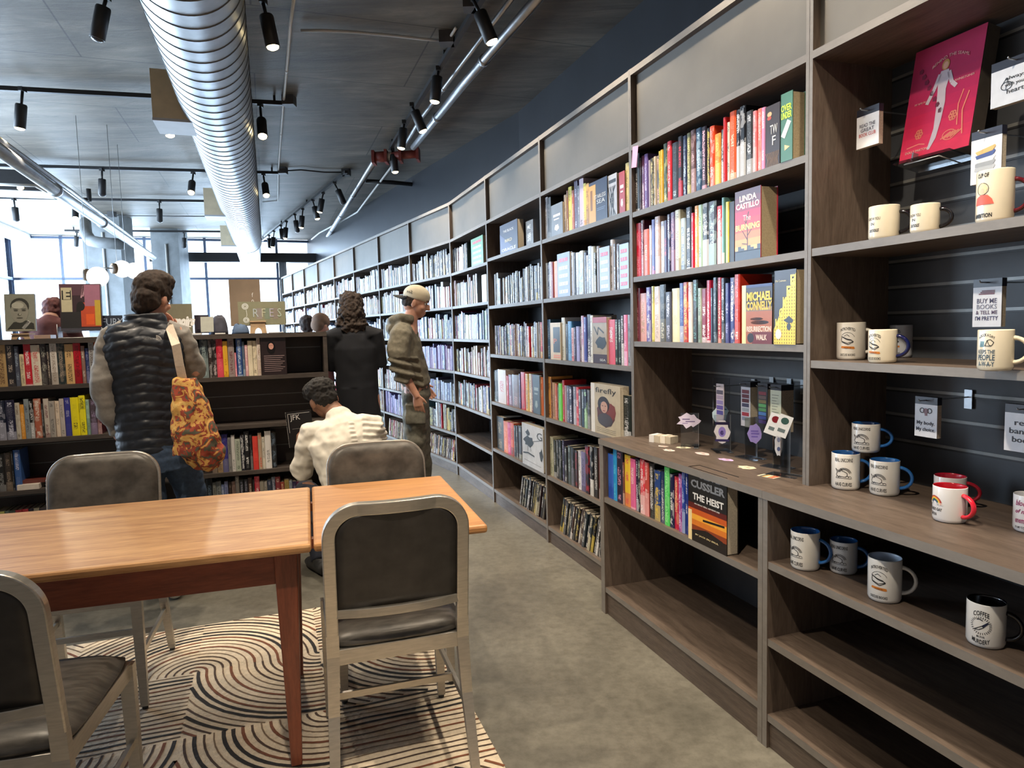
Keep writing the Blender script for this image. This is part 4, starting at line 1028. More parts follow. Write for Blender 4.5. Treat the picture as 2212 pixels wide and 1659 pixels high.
row_px(('i', 0), 'top', 1.13, 402, [(414, 738, '3a4048', 'bbb'), (422, 736, '564a48', 'caa'), (430, 740, '24282c', 'ccc'), (447, 731, '343c42', '9aa'), (456, 730, '3a302e', 'bbb'), (465, 732, '2c2624', 'dcc'), (479, 729, 'c0283c', 'e67'), (490, 737, 'e8b038', 'a71'), (504, 731, '988c88', '6a2a38'), (510, 762, 'e07890', 'fdd'), (521, 730, '2a4c8a', 'cde'),
 (527, 738, '56667a', 'abc'), (534, 745, 'd8a0a8', 'fee'), (544, 736, 'e8dcc0', '654'), (553, 736, 'e8dcc0', '543'), (562, 728, 'e8dcd0', 'a87')], depth=.16)
faceout(('i', 0), 'top', 1.13, 564, 619, 728, '2c2224', 'c8b8b0', d=.03, y=.01, name='dark face-out book with a pale face and lines of small print', art='darkface')
row_px(('i', 0), 'third', .505, 440, [(455, 955, '2c2420', '988'), (466, 950, '3a2c28', 'a98'), (478, 945, 'c8a880', '654'), (490, 938, '3a3488', '889'), (498, 945, '8a8888', '333'), (506, 940, 'e0dcd8', '888'), (518, 948, 'b8c0b0', '343'), (526, 940, '20202c', 'eee'), (537, 932, '1c1c20', 'eee'), (544, 940, '28282c', '888'),
 (556, 942, 'e04a40', 'c33'), (564, 935, 'b8a088', 'd04030'), (571, 944, 'd8d0c0', '777'), (584, 931, 'e8e4e0', '777'), (595, 935, '26282a', '678')], depth=.16)
row_px(('i', 0), 'lowest', .215, 447, [(458, 1034, '1c242c', '678'), (466, 1042, '7a7c78', '333'), (477, 1040, '8a9090', '333'), (484, 1046, '6878a0', 'ccd'), (492, 1040, '8088b0', '335'), (500, 1042, '3a2c28', '987'), (508, 1040, '8a7068', '333'), (516, 1028, '6a6460', 'ccb'), (526, 1036, '1c2024', '889'), (535, 1036, '2c2c34', '889'),
 (544, 1032, '3a2420', 'ba9'), (549, 1036, '1c1c1c', '777'), (560, 1029, 'a82838', 'fff'), (570, 1040, '8a8478', '543'), (577, 1040, '98928a', '543'), (586, 1036, '2c3444', '99a'), (594, 1030, '3c4450', 'aab'), (605, 1030, '7a3038', 'cba'), (614, 1041, '8a3c30', 'cb9'), (624, 1036, '98844c', '543'), (631, 1038, '8a929a', '334'),
 (640, 1040, '2c2440', '98a'), (650, 1040, '5a2440', 'a8a'), (662, 1040, '242030', '889'), (676, 1040, '2c2c30', '889')], depth=.16)
for zz_, rw_, sd_ in ((1.13, 'top', 61), (.812, 'second', 62), (.505, 'third', 63), (.10, 'lowest', 64)):
    fill(('i', 1), rw_, zz_, 'mix', x0=.03, x1=plane_x(('i', 1), -10, to_px(at_frame(('i', 1), .3, .02, zz_ + .12))[1], .02)[0] - .004, hr=(.19, .235), seed=sd_)
MB().box(.014, .002, .19, IW - .014, .27, .214, M['island']).build('shelf', parent=bpy.data.objects['island_bookcase'])
# ---------------------------------------------------------------- build them
NAMEC = [('black', (0, 0, 0)), ('charcoal', (.03, .03, .035)), ('dark grey', (.08, .08, .085)), ('grey', (.22, .22, .23)), ('pale grey', (.5, .5, .52)), ('white', (.85, .85, .85)), ('cream', (.75, .68, .5)), ('tan', (.45, .33, .2)), ('brown', (.13, .06, .035)),
 ('dark red', (.12, .01, .02)), ('red', (.6, .03, .05)), ('pink', (.8, .25, .35)), ('orange', (.8, .25, .06)), ('yellow', (.85, .7, .1)), ('olive', (.15, .15, .06)), ('green', (.15, .6, .15)), ('teal', (.1, .3, .3)), ('dark green', (.04, .08, .05)),
 ('light blue', (.4, .55, .75)), ('blue', (.06, .15, .5)), ('navy', (.015, .03, .1)), ('purple', (.12, .08, .3)), ('lilac', (.5, .4, .65)), ('slate', (.08, .1, .14)), ('maroon', (.1, .015, .03))]
def colname(c): return min(NAMEC, key=lambda q: sum((a ** .45 - b_ ** .45) ** 2 for a, b_ in zip(c, q[1])))[0]
ORD = ['', 'first', 'second', 'third', 'fourth', 'fifth', 'sixth', 'seventh', 'eighth', 'ninth', 'tenth', 'eleventh', 'twelfth', 'thirteenth', 'fourteenth', 'fifteenth', 'sixteenth', 'seventeenth', 'eighteenth', 'nineteenth', 'twentieth']
def ordn(i):
    if i <= 20: return ORD[i]
    return {2: 'twenty', 3: 'thirty', 4: 'forty'}[i // 10] + ('-' + ORD[i % 10] if i % 10 else '')
WHERE = {1: 'pink note bookcase', 2: 'bookcase left of pink note', 3: 'bookcase with ink animals', 4: 'bookcase at the bend', 5: 'bookcase right of cream cap',
         6: 'bookcase behind the cream cap', 7: 'bookcase left of the cream cap', ('i', 0): 'island right of the vest', ('i', 1): 'island left of the vest'}
individual = sorted([s for s in SPECS if s['area'] > 0], key=lambda s: -s['area'])
# keep the 300 that show largest (the face-out books count among them)
individual = individual[:300 - len(FACES) - 6]
ids = set(id(s) for s in individual)
rows = {}
for s in SPECS: rows.setdefault((str(s['f']), s['row']), []).append(s)
for r_ in rows.values():
    r_.sort(key=lambda s: s['x'])
    for i, s in enumerate(r_): s['i'] = i + 1
rest = Books()
for s in SPECS:
    ca = (*s['ca'], s['seed']); cb = (*s['cb'], 1)
    if id(s) not in ids:
        rest.cover(s['w'], s['d'], s['h'], s['L'], ca, cb); rest.pages(s['w'], s['d'], s['h'], s['L']); continue
    b = Books(); I = Matrix.Identity(4); b.cover(s['w'], s['d'], s['h'], I, ca, cb); o = b.build('book', [M['book']]); o.matrix_world = s['L']
    p = Books(); p.pages(s['w'], s['d'], s['h'], I, 0); q = p.build('page_block', [M['pages']]); q.parent = o
    size = 'thick' if s['w'] > .034 else ('thin' if s['w'] < .019 else ('tall' if s['h'] > .235 else 'small' if s['h'] < .19 else 'standing'))
    wh = WHERE.get(s['f'], 'far bookcase')
    shelf = s['row'] + ' shelf' if s['row'] not in ('counter',) else 'shelf under counter'
    tag(o, '%s %s book, %s from left, %s of %s' % (size, colname(s['ca']), ordn(s['i']), shelf, wh), 'book', 'books on the dark shelves')
    s['obj'] = o
o = rest.build('distant_books', [M['book'], M['pages']])
tag(o, 'hundreds of small distant books filling the farther shelves', 'books', kind='stuff')
# face-out books
def quad(b, x0, z0, x1, z1, m, y=-.0006): b.add([(x0, y, z0), (x1, y, z0), (x1, y, z1), (x0, y, z1)], [(0, 1, 2, 3)], m)
def cm(h, rough=.35): return plain('print_' + h, hexc(h), rough, 0, .05, 40)
def FX(x, z, y=-.001): return Matrix.Translation((x, y, z)) @ Matrix.Rotation(pi / 2, 4, 'X')
def build_face(F):
    X = frameX(F['f']) @ Matrix.Translation((F['x'], F['y'], F['z']))
    w, h, d = F['w'], F['h'], F['d']
    t = thing('book', F['label'], 'book', mw=X, group='books on the dark shelves')
    cv = plain('cover_%02x%02x%02x' % tuple(int(255 * c ** .45) for c in F['ca']), F['ca'], .35, 0, .12, 14)
    b = MB().box(0, 0, 0, w, .0025, h, cv).box(0, d - .0025, 0, w, d, h, cv).box(0, 0, 0, .003, d, h, cv); b.build('cover', parent=t)
    MB().box(.003, .0025, .003, w - .004, d - .0025, h - .003, M['pages_old'] if F['art'] in ('burning', 'green', 'king') else M['pages']).build('page_block', parent=t)
    b = MB(); a = F['art']; c2 = plain('print_%02x%02x%02x' % tuple(int(255 * c ** .45) for c in F['cb']), F['cb'], .35, 0, .05, 40)
    def tx(s, x, z, hgt, m, width=None, shear=0, bold=0):
        o = text(s, 1, m, t, None, 'title', ext=.0002, bold=bold); me = o.data
        xs = [v.co.x for v in me.vertices]; ys = [v.co.y for v in me.vertices]
        sw = (max(xs) - min(xs)) or 1; sh = (max(ys) - min(ys)) or 1; cx = (max(xs) + min(xs)) / 2; cy = (max(ys) + min(ys)) / 2
        kx = (width or sw * hgt / sh) / sw; ky = hgt / sh
        for v in me.vertices: v.co = Vector(((v.co.x - cx) * kx, (v.co.y - cy) * ky, v.co.z))
        o.matrix_local = FX(x, z); return o
    def blob(cx, cz, rx, rz, m, n=18, y=-.0006, wob=0):
        pts = [(cx + rx * cos(2 * pi * k / n) * (1 + wob * sin(k * 3.7)), y, cz + rz * sin(2 * pi * k / n) * (1 + wob * cos(k * 2.9))) for k in range(n)]
        b.add(pts, [tuple(range(n))], m)
    def line(pts, r, m, y=-.0008):
        for p, q in zip(pts, pts[1:]):
            dx, dz = q[0] - p[0], q[1] - p[1]; L = sqrt(dx * dx + dz * dz) or 1; nx, nz = -dz / L * r, dx / L * r
            b.add([(p[0] + nx, y, p[1] + nz), (p[0] - nx, y, p[1] - nz), (q[0] - nx, y, q[1] - nz), (q[0] + nx, y, q[1] + nz)], [(0, 1, 2, 3)], m)
    W_ = w; H_ = h
    if a == 'burning':
        for k, c in enumerate(['f8b070', 'f49858', 'f07c50', 'e85c4c', 'd84454', 'c83a5c', '98405c', '6a4a5c', '5a4c5c']): quad(b, .0, H_ * (.10 + .1 * k), W_, H_ * min(1, .2 + .1 * k), cm(c))
        quad(b, 0, 0, W_, H_ * .13, cm('3a4454'), -.0007)
        for k in range(8): quad(b, W_ * k / 8, H_ * .12, W_ * (k + 1) / 8, H_ * (.14 + .03 * ((k * 5) % 3)), cm('3a4454'), -.0007)
        T = cm('2a1c20')
        line([(W_ * .5, H_ * .12), (W_ * .5, H_ * .42), (W_ * .44, H_ * .52), (W_ * .55, H_ * .68)], .0025, T); line([(W_ * .5, H_ * .28), (W_ * .30, H_ * .42)], .0018, T); line([(W_ * .5, H_ * .34), (W_ * .72, H_ * .46)], .0018, T); line([(W_ * .48, H_ * .22), (W_ * .28, H_ * .24)], .0016, T); line([(W_ * .47, H_ * .48), (W_ * .36, H_ * .6)], .0014, T)
        tx('LINDA', W_ * .52, H_ * .88, .022, M['white'], W_ * .66, bold=.03); tx('CASTILLO', W_ * .5, H_ * .775, .022, M['white'], W_ * .9, bold=.03)
        tx('The', W_ * .48, H_ * .60, .020, M['white'], W_ * .3); tx('BURNING', W_ * .5, H_ * .47, .022, cm('f0e080'), W_ * .94, bold=.03)
    elif a == 'walk':
        quad(b, 0, 0, W_, H_ * .55, cm('a8603c')); quad(b, 0, .55 * H_, W_, H_ * .62, cm('8a7058')); quad(b, W_ * .35, 0, W_, H_ * .2, cm('6a1c20'), -.0007)
        quad(b, 0, 0, W_ * .14, H_, cm('e8dca0'), -.0008); quad(b, 0, H_ * .95, W_, H_, cm('2a3a70'), -.0007)
        blob(W_ * .6, H_ * .36, W_ * .3, H_ * .035, cm('1c1418')); blob(W_ * .5, H_ * .42, W_ * .22, H_ * .025, cm('1c1418')); blob(W_ * .3, H_ * .10, W_ * .11, W_ * .11, cm('241418'), 20, -.0009)
        tx('MICHAEL', W_ * .58, H_ * .80, .032, cm('e8c030'), W_ * .82, bold=.04); tx('CONNELLY', W_ * .58, H_ * .64, .032, cm('d8b430'), W_ * .84, bold=.04)
        tx('RESURRECTION', W_ * .57, H_ * .25, .020, cm('e8d0c0'), W_ * .80, bold=.03); tx('WALK', W_ * .66, H_ * .11, .020, cm('e8d0c0'), W_ * .36, bold=.03)
    elif a == 'king':
        Y = cm('f0cf50')
        b.add([(0, -.0006, 0), (W_, -.0006, 0), (W_, -.0006, H_ * .95), (0, -.0006, H_ * .2)], [(0, 1, 2, 3)], Y)
        K = cm('4a3c28')
        for r_ in range(22):
            for q in range(9):
                cx = W_ * (q + .5 + .5 * (r_ % 2) * 0) / 9; cz = H_ * (r_ + .5) / 23
                if cz < H_ * (.17 + .75 * cx / W_): b.add([(cx, -.0009, cz - .004), (cx + .0016, -.0009, cz), (cx, -.0009, cz + .004), (cx - .0016, -.0009, cz)], [(0, 1, 2, 3)], K)
        for k, ch in enumerate('HOKEE'): tx(ch, W_ * (.18 + .17 * k), H_ * (.28 + .145 * k), .034, cm('f8e060'), W_ * .2, bold=.03)
        blob(W_ * .70, H_ * .33, W_ * .2, H_ * .045, cm('3c4450'), 8, -.001, .3); blob(W_ * .70, H_ * .24, W_ * .1, H_ * .05, cm('3c4450'), 8, -.001)
        blob(W_ * .22, H_ * .14, W_ * .14, H_ * .07, M['white'], 20, -.0011); tx('Elle Cosimano', W_ * .32, H_ * .86, .007, cm('d8d0b0'), W_ * .5)
    elif a == 'heist':
        for k, c in enumerate(['1c1410', '241810', '8a3c1c', 'd87828', 'f0a838', 'c85820', '5a1c14']): quad(b, 0, H_ * (.0 + .075 * k), W_, H_ * (.075 + .075 * k), cm(c))
        quad(b, 0, 0, W_ * .1, H_ * .42, cm('f0d8a0'), -.0007)
        line([(W_ * .1, H_ * .12), (W_ * .5, H_ * .18), (W_ * .9, H_ * .13)], .008, cm('1c1410')); line([(W_ * .4, H_ * .33), (W_ * .95, H_ * .36)], .004, cm('1c1410'))
        tx('CLIVE', W_ * .55, H_ * .93, .026, cm('9a9ea4'), W_ * .58, bold=.04); tx('CUSSLER', W_ * .52, H_ * .79, .030, cm('80848a'), W_ * .88, bold=.04); tx('THE HEIST', W_ * .53, H_ * .62, .026, M['white'], W_ * .80, bold=.03)
        tx('AN ISAAC BELL ADVENTURE', W_ * .5, H_ * .52, .005, M['white'], W_ * .66); tx('BY JACK DU BRUL', W_ * .5, H_ * .10, .007, cm('e8d8a0'), W_ * .6)
    elif a == 'twf':
        blob(W_ * .3, H_ * .86, W_ * .16, H_ * .04, cm('d8b080')); blob(W_ * .28, H_ * .80, W_ * .16, H_ * .035, cm('c05040'), 6)
        tx('TW', W_ * .6, H_ * .60, .03, M['white'], W_ * .5); tx('F', W_ * .62, H_ * .42, .03, M['white'], W_ * .24)
        for k in range(9): line([(W_ * (.1 + .1 * k), 0), (W_ * (.2 + .08 * k), H_ * .12), (W_ * (.05 + .11 * k), H_ * .24)], .0012, cm('8a6a48'))
    elif a == 'green':
        tx('OVER', W_ * .5, H_ * .78, .022, cm('c8e850'), W_ * .9, bold=.03); tx('UNDER', W_ * .5, H_ * .67, .022, cm('c8e850'), W_ * .9, bold=.03)
        line([(W_ * .2, H_ * .36), (W_ * .75, H_ * .58)], .010, M['white']); blob(W_ * .5, H_ * .2, W_ * .3, H_ * .05, cm('f0c890'), 3)
    elif a == 'starless':
        quad(b, 0, 0, W_ * .38, H_ * .92, c2); quad(b, W_ * .08, H_ * .3, W_ * .2, H_ * .8, cm('8a5a28'), -.0007)
        tx('STARLESS', W_ * .62, H_ * .60, .020, M['white'], W_ * .62); tx('SEA', W_ * .66, H_ * .47, .022, M['white'], W_ * .44); quad(b, W_ * .45, H_ * .3, W_ * .9, H_ * .31, cm('8898b8'), -.0008); quad(b, W_ * .45, H_ * .26, W_ * .85, H_ * .27, cm('8898b8'), -.0008)
    elif a == 'oracle':
        tx('THE BLACK', W_ * .5, H_ * .74, .018, M['white'], W_ * .6); tx('BIRD', W_ * .5, H_ * .40, .020, cm('f0e0b0'), W_ * .4); tx('ORACLE', W_ * .5, H_ * .10, .022, M['white'], W_ * .8, bold=.02)
        b.add([(0, -.0007, 0), (W_ * .9, -.0007, 0), (0, -.0007, H_ * .7)], [(0, 1, 2)], cm('50587a'))
    elif a == 'portrait':
        quad(b, 0, 0, W_ * .14, H_, M['white'])
        blob(W_ * .52, H_ * .42, W_ * .30, H_ * .26, cm('5a3434'), 20, -.0006, .06); blob(W_ * .70, H_ * .48, W_ * .16, H_ * .16, cm('7a3a34'), 16, -.0008, .08)
        blob(W_ * .45, H_ * .60, W_ * .20, H_ * .16, cm('2c1f1e'), 18, -.001); blob(W_ * .47, H_ * .55, W_ * .12, H_ * .115, cm('c09888'), 18, -.0012); blob(W_ * .47, H_ * .48, W_ * .05, H_ * .008, cm('8a3030'), 10, -.0014)
        for s_ in (-1, 1): blob(W_ * (.47 + .05 * s_), H_ * .575, W_ * .025, H_ * .007, cm('241818'), 10, -.0014)
        blob(W_ * .5, H_ * .30, W_ * .26, H_ * .13, cm('4a4448'), 18, -.001); tx('firefly', W_ * .52, H_ * .86, .036, cm('2c2824'), W_ * .7)
        for k in range(3): quad(b, W_ * .2, H_ * (.05 + .035 * k), W_ * .85, H_ * (.056 + .035 * k), cm('5a5044'), -.0008)
    elif a == 'bull':
        quad(b, 0, 0, W_, H_ * .2, cm('3a1420')); quad(b, 0, H_ * .88, W_, H_, cm('b02838'))
        blob(W_ * .6, H_ * .45, W_ * .38, H_ * .13, cm('1c2224'), 14, -.0008, .15); line([(W_ * .1, H_ * .8), (W_ * .35, H_ * .62), (W_ * .4, H_ * .78), (W_ * .8, H_ * .66)], .004, cm('1c2224')); tx('SEA', W_ * .7, H_ * .08, .012, M['white'], W_ * .4)
    elif a == 'ink':
        K = cm('2c2c28')
        blob(W_ * .34, H_ * .60, W_ * .24, H_ * .12, K, 14, -.0008, .22); line([(W_ * .3, H_ * .5), (W_ * .28, H_ * .36)], .003, K); line([(W_ * .42, H_ * .5), (W_ * .44, H_ * .38)], .003, K); blob(W_ * .3, H_ * .8, W_ * .1, H_ * .07, K, 8, -.0008, .3)
        line([(W_ * .05, H_ * .28), (W_ * .3, H_ * .32), (W_ * .6, H_ * .29)], .005, K); blob(W_ * .92, H_ * .38, W_ * .08, H_ * .14, K, 9, -.0008, .3); line([(W_ * .5, H_ * .62), (W_ * .98, H_ * .74)], .0018, K); tx('G', W_ * .85, H_ * .80, .05, K, W_ * .24)
        line([(W_ * .1, H_ * .13), (W_ * .9, H_ * .11)], .001, K)
    elif a == 'panel':
        quad(b, W_ * .3, H_ * .2, W_ * .95, H_ * .88, c2); tx('P', W_ * .5, H_ * .5, .03, cm('e8865a'), W_ * .3); quad(b, W_ * .3, H_ * .10, W_, H_ * .13, cm('e8865a')); quad(b, W_ * .3, H_ * .05, W_, H_ * .08, cm('e8865a'))
    elif a == 'darkface':
        blob(W_ * .42, H_ * .72, W_ * .17, H_ * .17, cm('100c0e'), 16); blob(W_ * .42, H_ * .76, W_ * .10, H_ * .085, cm('d8a090'), 16, -.0008)
        for s_ in (-1, 1): blob(W_ * (.42 + .04 * s_), H_ * .78, W_ * .02, H_ * .006, cm('1c1214'), 8, -.001)
        for k in range(9): quad(b, W_ * .12, H_ * (.10 + .05 * k), W_ * (.85 + .08 * ((k * 7) % 3 - 1)), H_ * (.112 + .05 * k), cm('a89090'), -.0008)
    elif a == 'blocks':
        for k in range(5):
            z0 = .08 + .18 * k; quad(b, W_ * .15, H_ * z0, W_ * .85, H_ * (z0 + .08), c2 if k < 4 else cm('d84860'), -.0008)
            for q in range(3): quad(b, W_ * (.2 + .2 * q), H_ * (z0 + .01), W_ * (.24 + .2 * q), H_ * (z0 + .07), cv, -.001)
    elif a == 'bw':
        for k in range(6): line([(W_ * (.1 + .15 * k), H_ * .02), (W_ * (.25 + .1 * ((k * 3) % 5)), H_ * .4), (W_ * (.05 + .16 * k), H_ * .72)], .003, c2)
        quad(b, W_ * .1, H_ * .8, W_ * .9, H_ * .88, c2)
    elif a == 'plain':
        quad(b, W_ * .2, H_ * .6, W_ * .8, H_ * .68, c2); quad(b, W_ * .25, H_ * .5, W_ * .7, H_ * .54, c2); blob(W_ * .5, H_ * .25, W_ * .2, H_ * .1, c2, 12, -.0008, .2)
    if b.v: b.build('cover_art', parent=t)
    return t
for F in FACES: build_face(F)
# ================================================================== mugs
def wrap(me, a0, z0, r, scale=1, dz=0):
    """text or line mesh laid on the outside of a cylinder; a0 = angle of x=0, seen from local -Y"""
    for v in me.vertices:
        a = a0 + v.co.x * scale / r; rr = r + .0007 + max(0, v.co.z)
        v.co = Vector((rr * sin(a), -rr * cos(a), z0 + v.co.y * scale))
def mugtext(t, s, size, m, a, z, r, width=None, bold=.0, shear=0, arc=0):
    o = text(s, 1, m, t, None, 'lettering', ext=0, bold=bold + .014, shear=shear); me = o.data
    bm = bmesh.new(); bm.from_mesh(me); bmesh.ops.triangulate(bm, faces=bm.faces); bm.to_mesh(me); bm.free()
    xs = [v.co.x for v in me.vertices]; ys = [v.co.y for v in me.vertices]; cx = (max(xs) + min(xs)) / 2; cy = (max(ys) + min(ys)) / 2
    sh = max(ys) - min(ys); k = size / sh; kx = width / (max(xs) - min(xs)) if width else k
    for v in me.vertices:
        x = (v.co.x - cx) * kx; y = (v.co.y - cy) * k
        if arc: y -= arc * (x / ((max(xs) - min(xs)) * kx / 2)) ** 2
        v.co = Vector((x, y, 0))
    wrap(me, a, z, r); return o
class Art:
    def __init__(s): s.b = MB()
    def line(s, pts, w, m):
        for p, q in zip(pts, pts[1:]):
            dx, dy = q[0] - p[0], q[1] - p[1]; L = sqrt(dx * dx + dy * dy) or 1; w2 = w * 1.5; nx, ny = -dy / L * w2, dx / L * w2
            s.b.add([(p[0] + nx, p[1] + ny, 0), (p[0] - nx, p[1] - ny, 0), (q[0] - nx, q[1] - ny, 0), (q[0] + nx, q[1] + ny, 0)], [(0, 1, 2, 3)], m)
    def poly(s, pts, m, z=0): s.b.add([(x, y, z) for x, y in pts], [tuple(range(len(pts)))], m)
    def arc(s, cx, cy, r, a0, a1, w, m, n=14, ry=None): s.line([(cx + r * cos(a0 + (a1 - a0) * k / n), cy + (ry or r) * sin(a0 + (a1 - a0) * k / n)) for k in range(n + 1)], w, m)
def wrapart(t, art, a, z, r, sc=1):
    o = art.b.build('drawing', parent=t); me = o.data
    bm = bmesh.new(); bm.from_mesh(me)
    for k in range(-9, 10): bmesh.ops.bisect_plane(bm, geom=bm.verts[:] + bm.edges[:] + bm.faces[:], plane_co=(k * .004 + .0003, 0, 0), plane_no=(1, 0, 0))
    bm.to_mesh(me); bm.free()
    wrap(me, a, z, r, sc); return o
INK = cm('14151a', .5); 
def art_unicorn():
    A = Art()
    for k, r_ in enumerate((.019, .0165, .014)): A.arc(.002, -.006, r_, radians(15), radians(150), .0004, INK)
    A.line([(-.020, -.008), (-.017, .000), (-.010, .004), (-.006, .010), (-.003, .004), (.004, .002), (.010, -.002), (.010, -.010), (.004, -.013), (-.006, -.012), (-.014, -.013), (-.020, -.008)], .0005, INK)
    A.line([(-.018, .001), (-.022, .010), (-.014, .004)], .0005, INK)
    for cx, cy in ((-.016, -.016), (-.010, -.015), (.010, -.014), (.017, -.015)): A.arc(cx, cy, .004, 0, pi, .0004, INK, 8)
    A.line([(-.022, -.017), (.022, -.017)], .0004, INK); return A
def art_reader():
    A = Art(); O = cm('c8782c', .5)
    A.line([(-.018, .002), (-.016, .012), (-.004, .006), (.010, .002), (.016, -.004), (.002, -.012), (-.016, -.004), (-.018, .002)], .0006, INK)
    A.line([(-.016, -.002), (0, -.008), (.016, -.002)], .0005, INK); A.line([(-.014, .010), (-.002, .003), (.012, .000)], .0005, INK); A.line([(-.010, .013), (-.002, .018), (.006, .012)], .0004, INK)
    A.arc(.0, .004, .020, radians(20), radians(160), .0003, INK)
    A.poly([(-.019, -.021), (-.017, -.016), (.018, -.018), (.020, -.024), (.016, -.025), (-.017, -.022)], O); return A
def art_rainbow():
    A = Art()
    for k, c in enumerate(['a03028', 'e08030', 'e8c840', '387850', '284070']): A.arc(0, 0, .018 - .0022 * k, 0, pi, .0011, cm(c, .5), 18)
    for cx in (-.017, -.011, .011, .017): A.arc(cx, -.001, .004, 0, pi, .0012, M['white'], 8)
    return A
def art_lady():
    A = Art(); H = cm('e8d0a0', .5); Rr = cm('d86050', .5)
    A.poly([(.014 * cos(k * pi / 8) * (.8 + .1 * cos(k * 2.3)), .018 + .014 * sin(k * pi / 8)) for k in range(16)], H, .0001); A.arc(0, .018, .0145, 0, 2 * pi, .0004, INK)
    A.poly([(-.020, -.020), (-.016, -.002), (-.004, .004), (.012, .003), (.022, -.008), (.026, -.020)], Rr, .0002); A.line([(-.004, .004), (.002, -.012), (.006, .004)], .0005, INK)
    A.poly([(.006 * cos(k * pi / 6), .012 + .008 * sin(k * pi / 6)) for k in range(12)], cm('e8b898', .5), .0003); return A
def art_knife():
    A = Art()
    for k in range(28):
        a = 2 * pi * k / 28; A.line([(.016 * cos(a), .016 * sin(a)), (.021 * cos(a), .021 * sin(a))], .0004, INK)
    A.line([(-.013, -.011), (.002, .000), (.006, -.003), (-.004, -.010), (-.013, -.011)], .0005, INK); A.poly([(.002, .001), (.012, .010), (.015, .008), (.006, -.003)], cm('1c2440', .5)); A.line([(-.008, .013), (-.003, .015), (.004, .012)], .0006, INK); return A
def art_stack():
    A = Art(); Bk = cm('4a8090', .5)
    for k in range(4): A.poly([(-.018 + .001 * k, -.008 + .004 * k), (-.004, -.008 + .004 * k), (-.004, -.005 + .004 * k), (-.018, -.005 + .004 * k)], Bk)
    A.line([(-.002, -.006), (.004, .010), (.012, .012), (.020, .004), (.014, -.006), (-.002, -.006)], .0006, INK); A.line([(.004, .010), (.008, -.002), (.014, -.006)], .0005, INK); return A
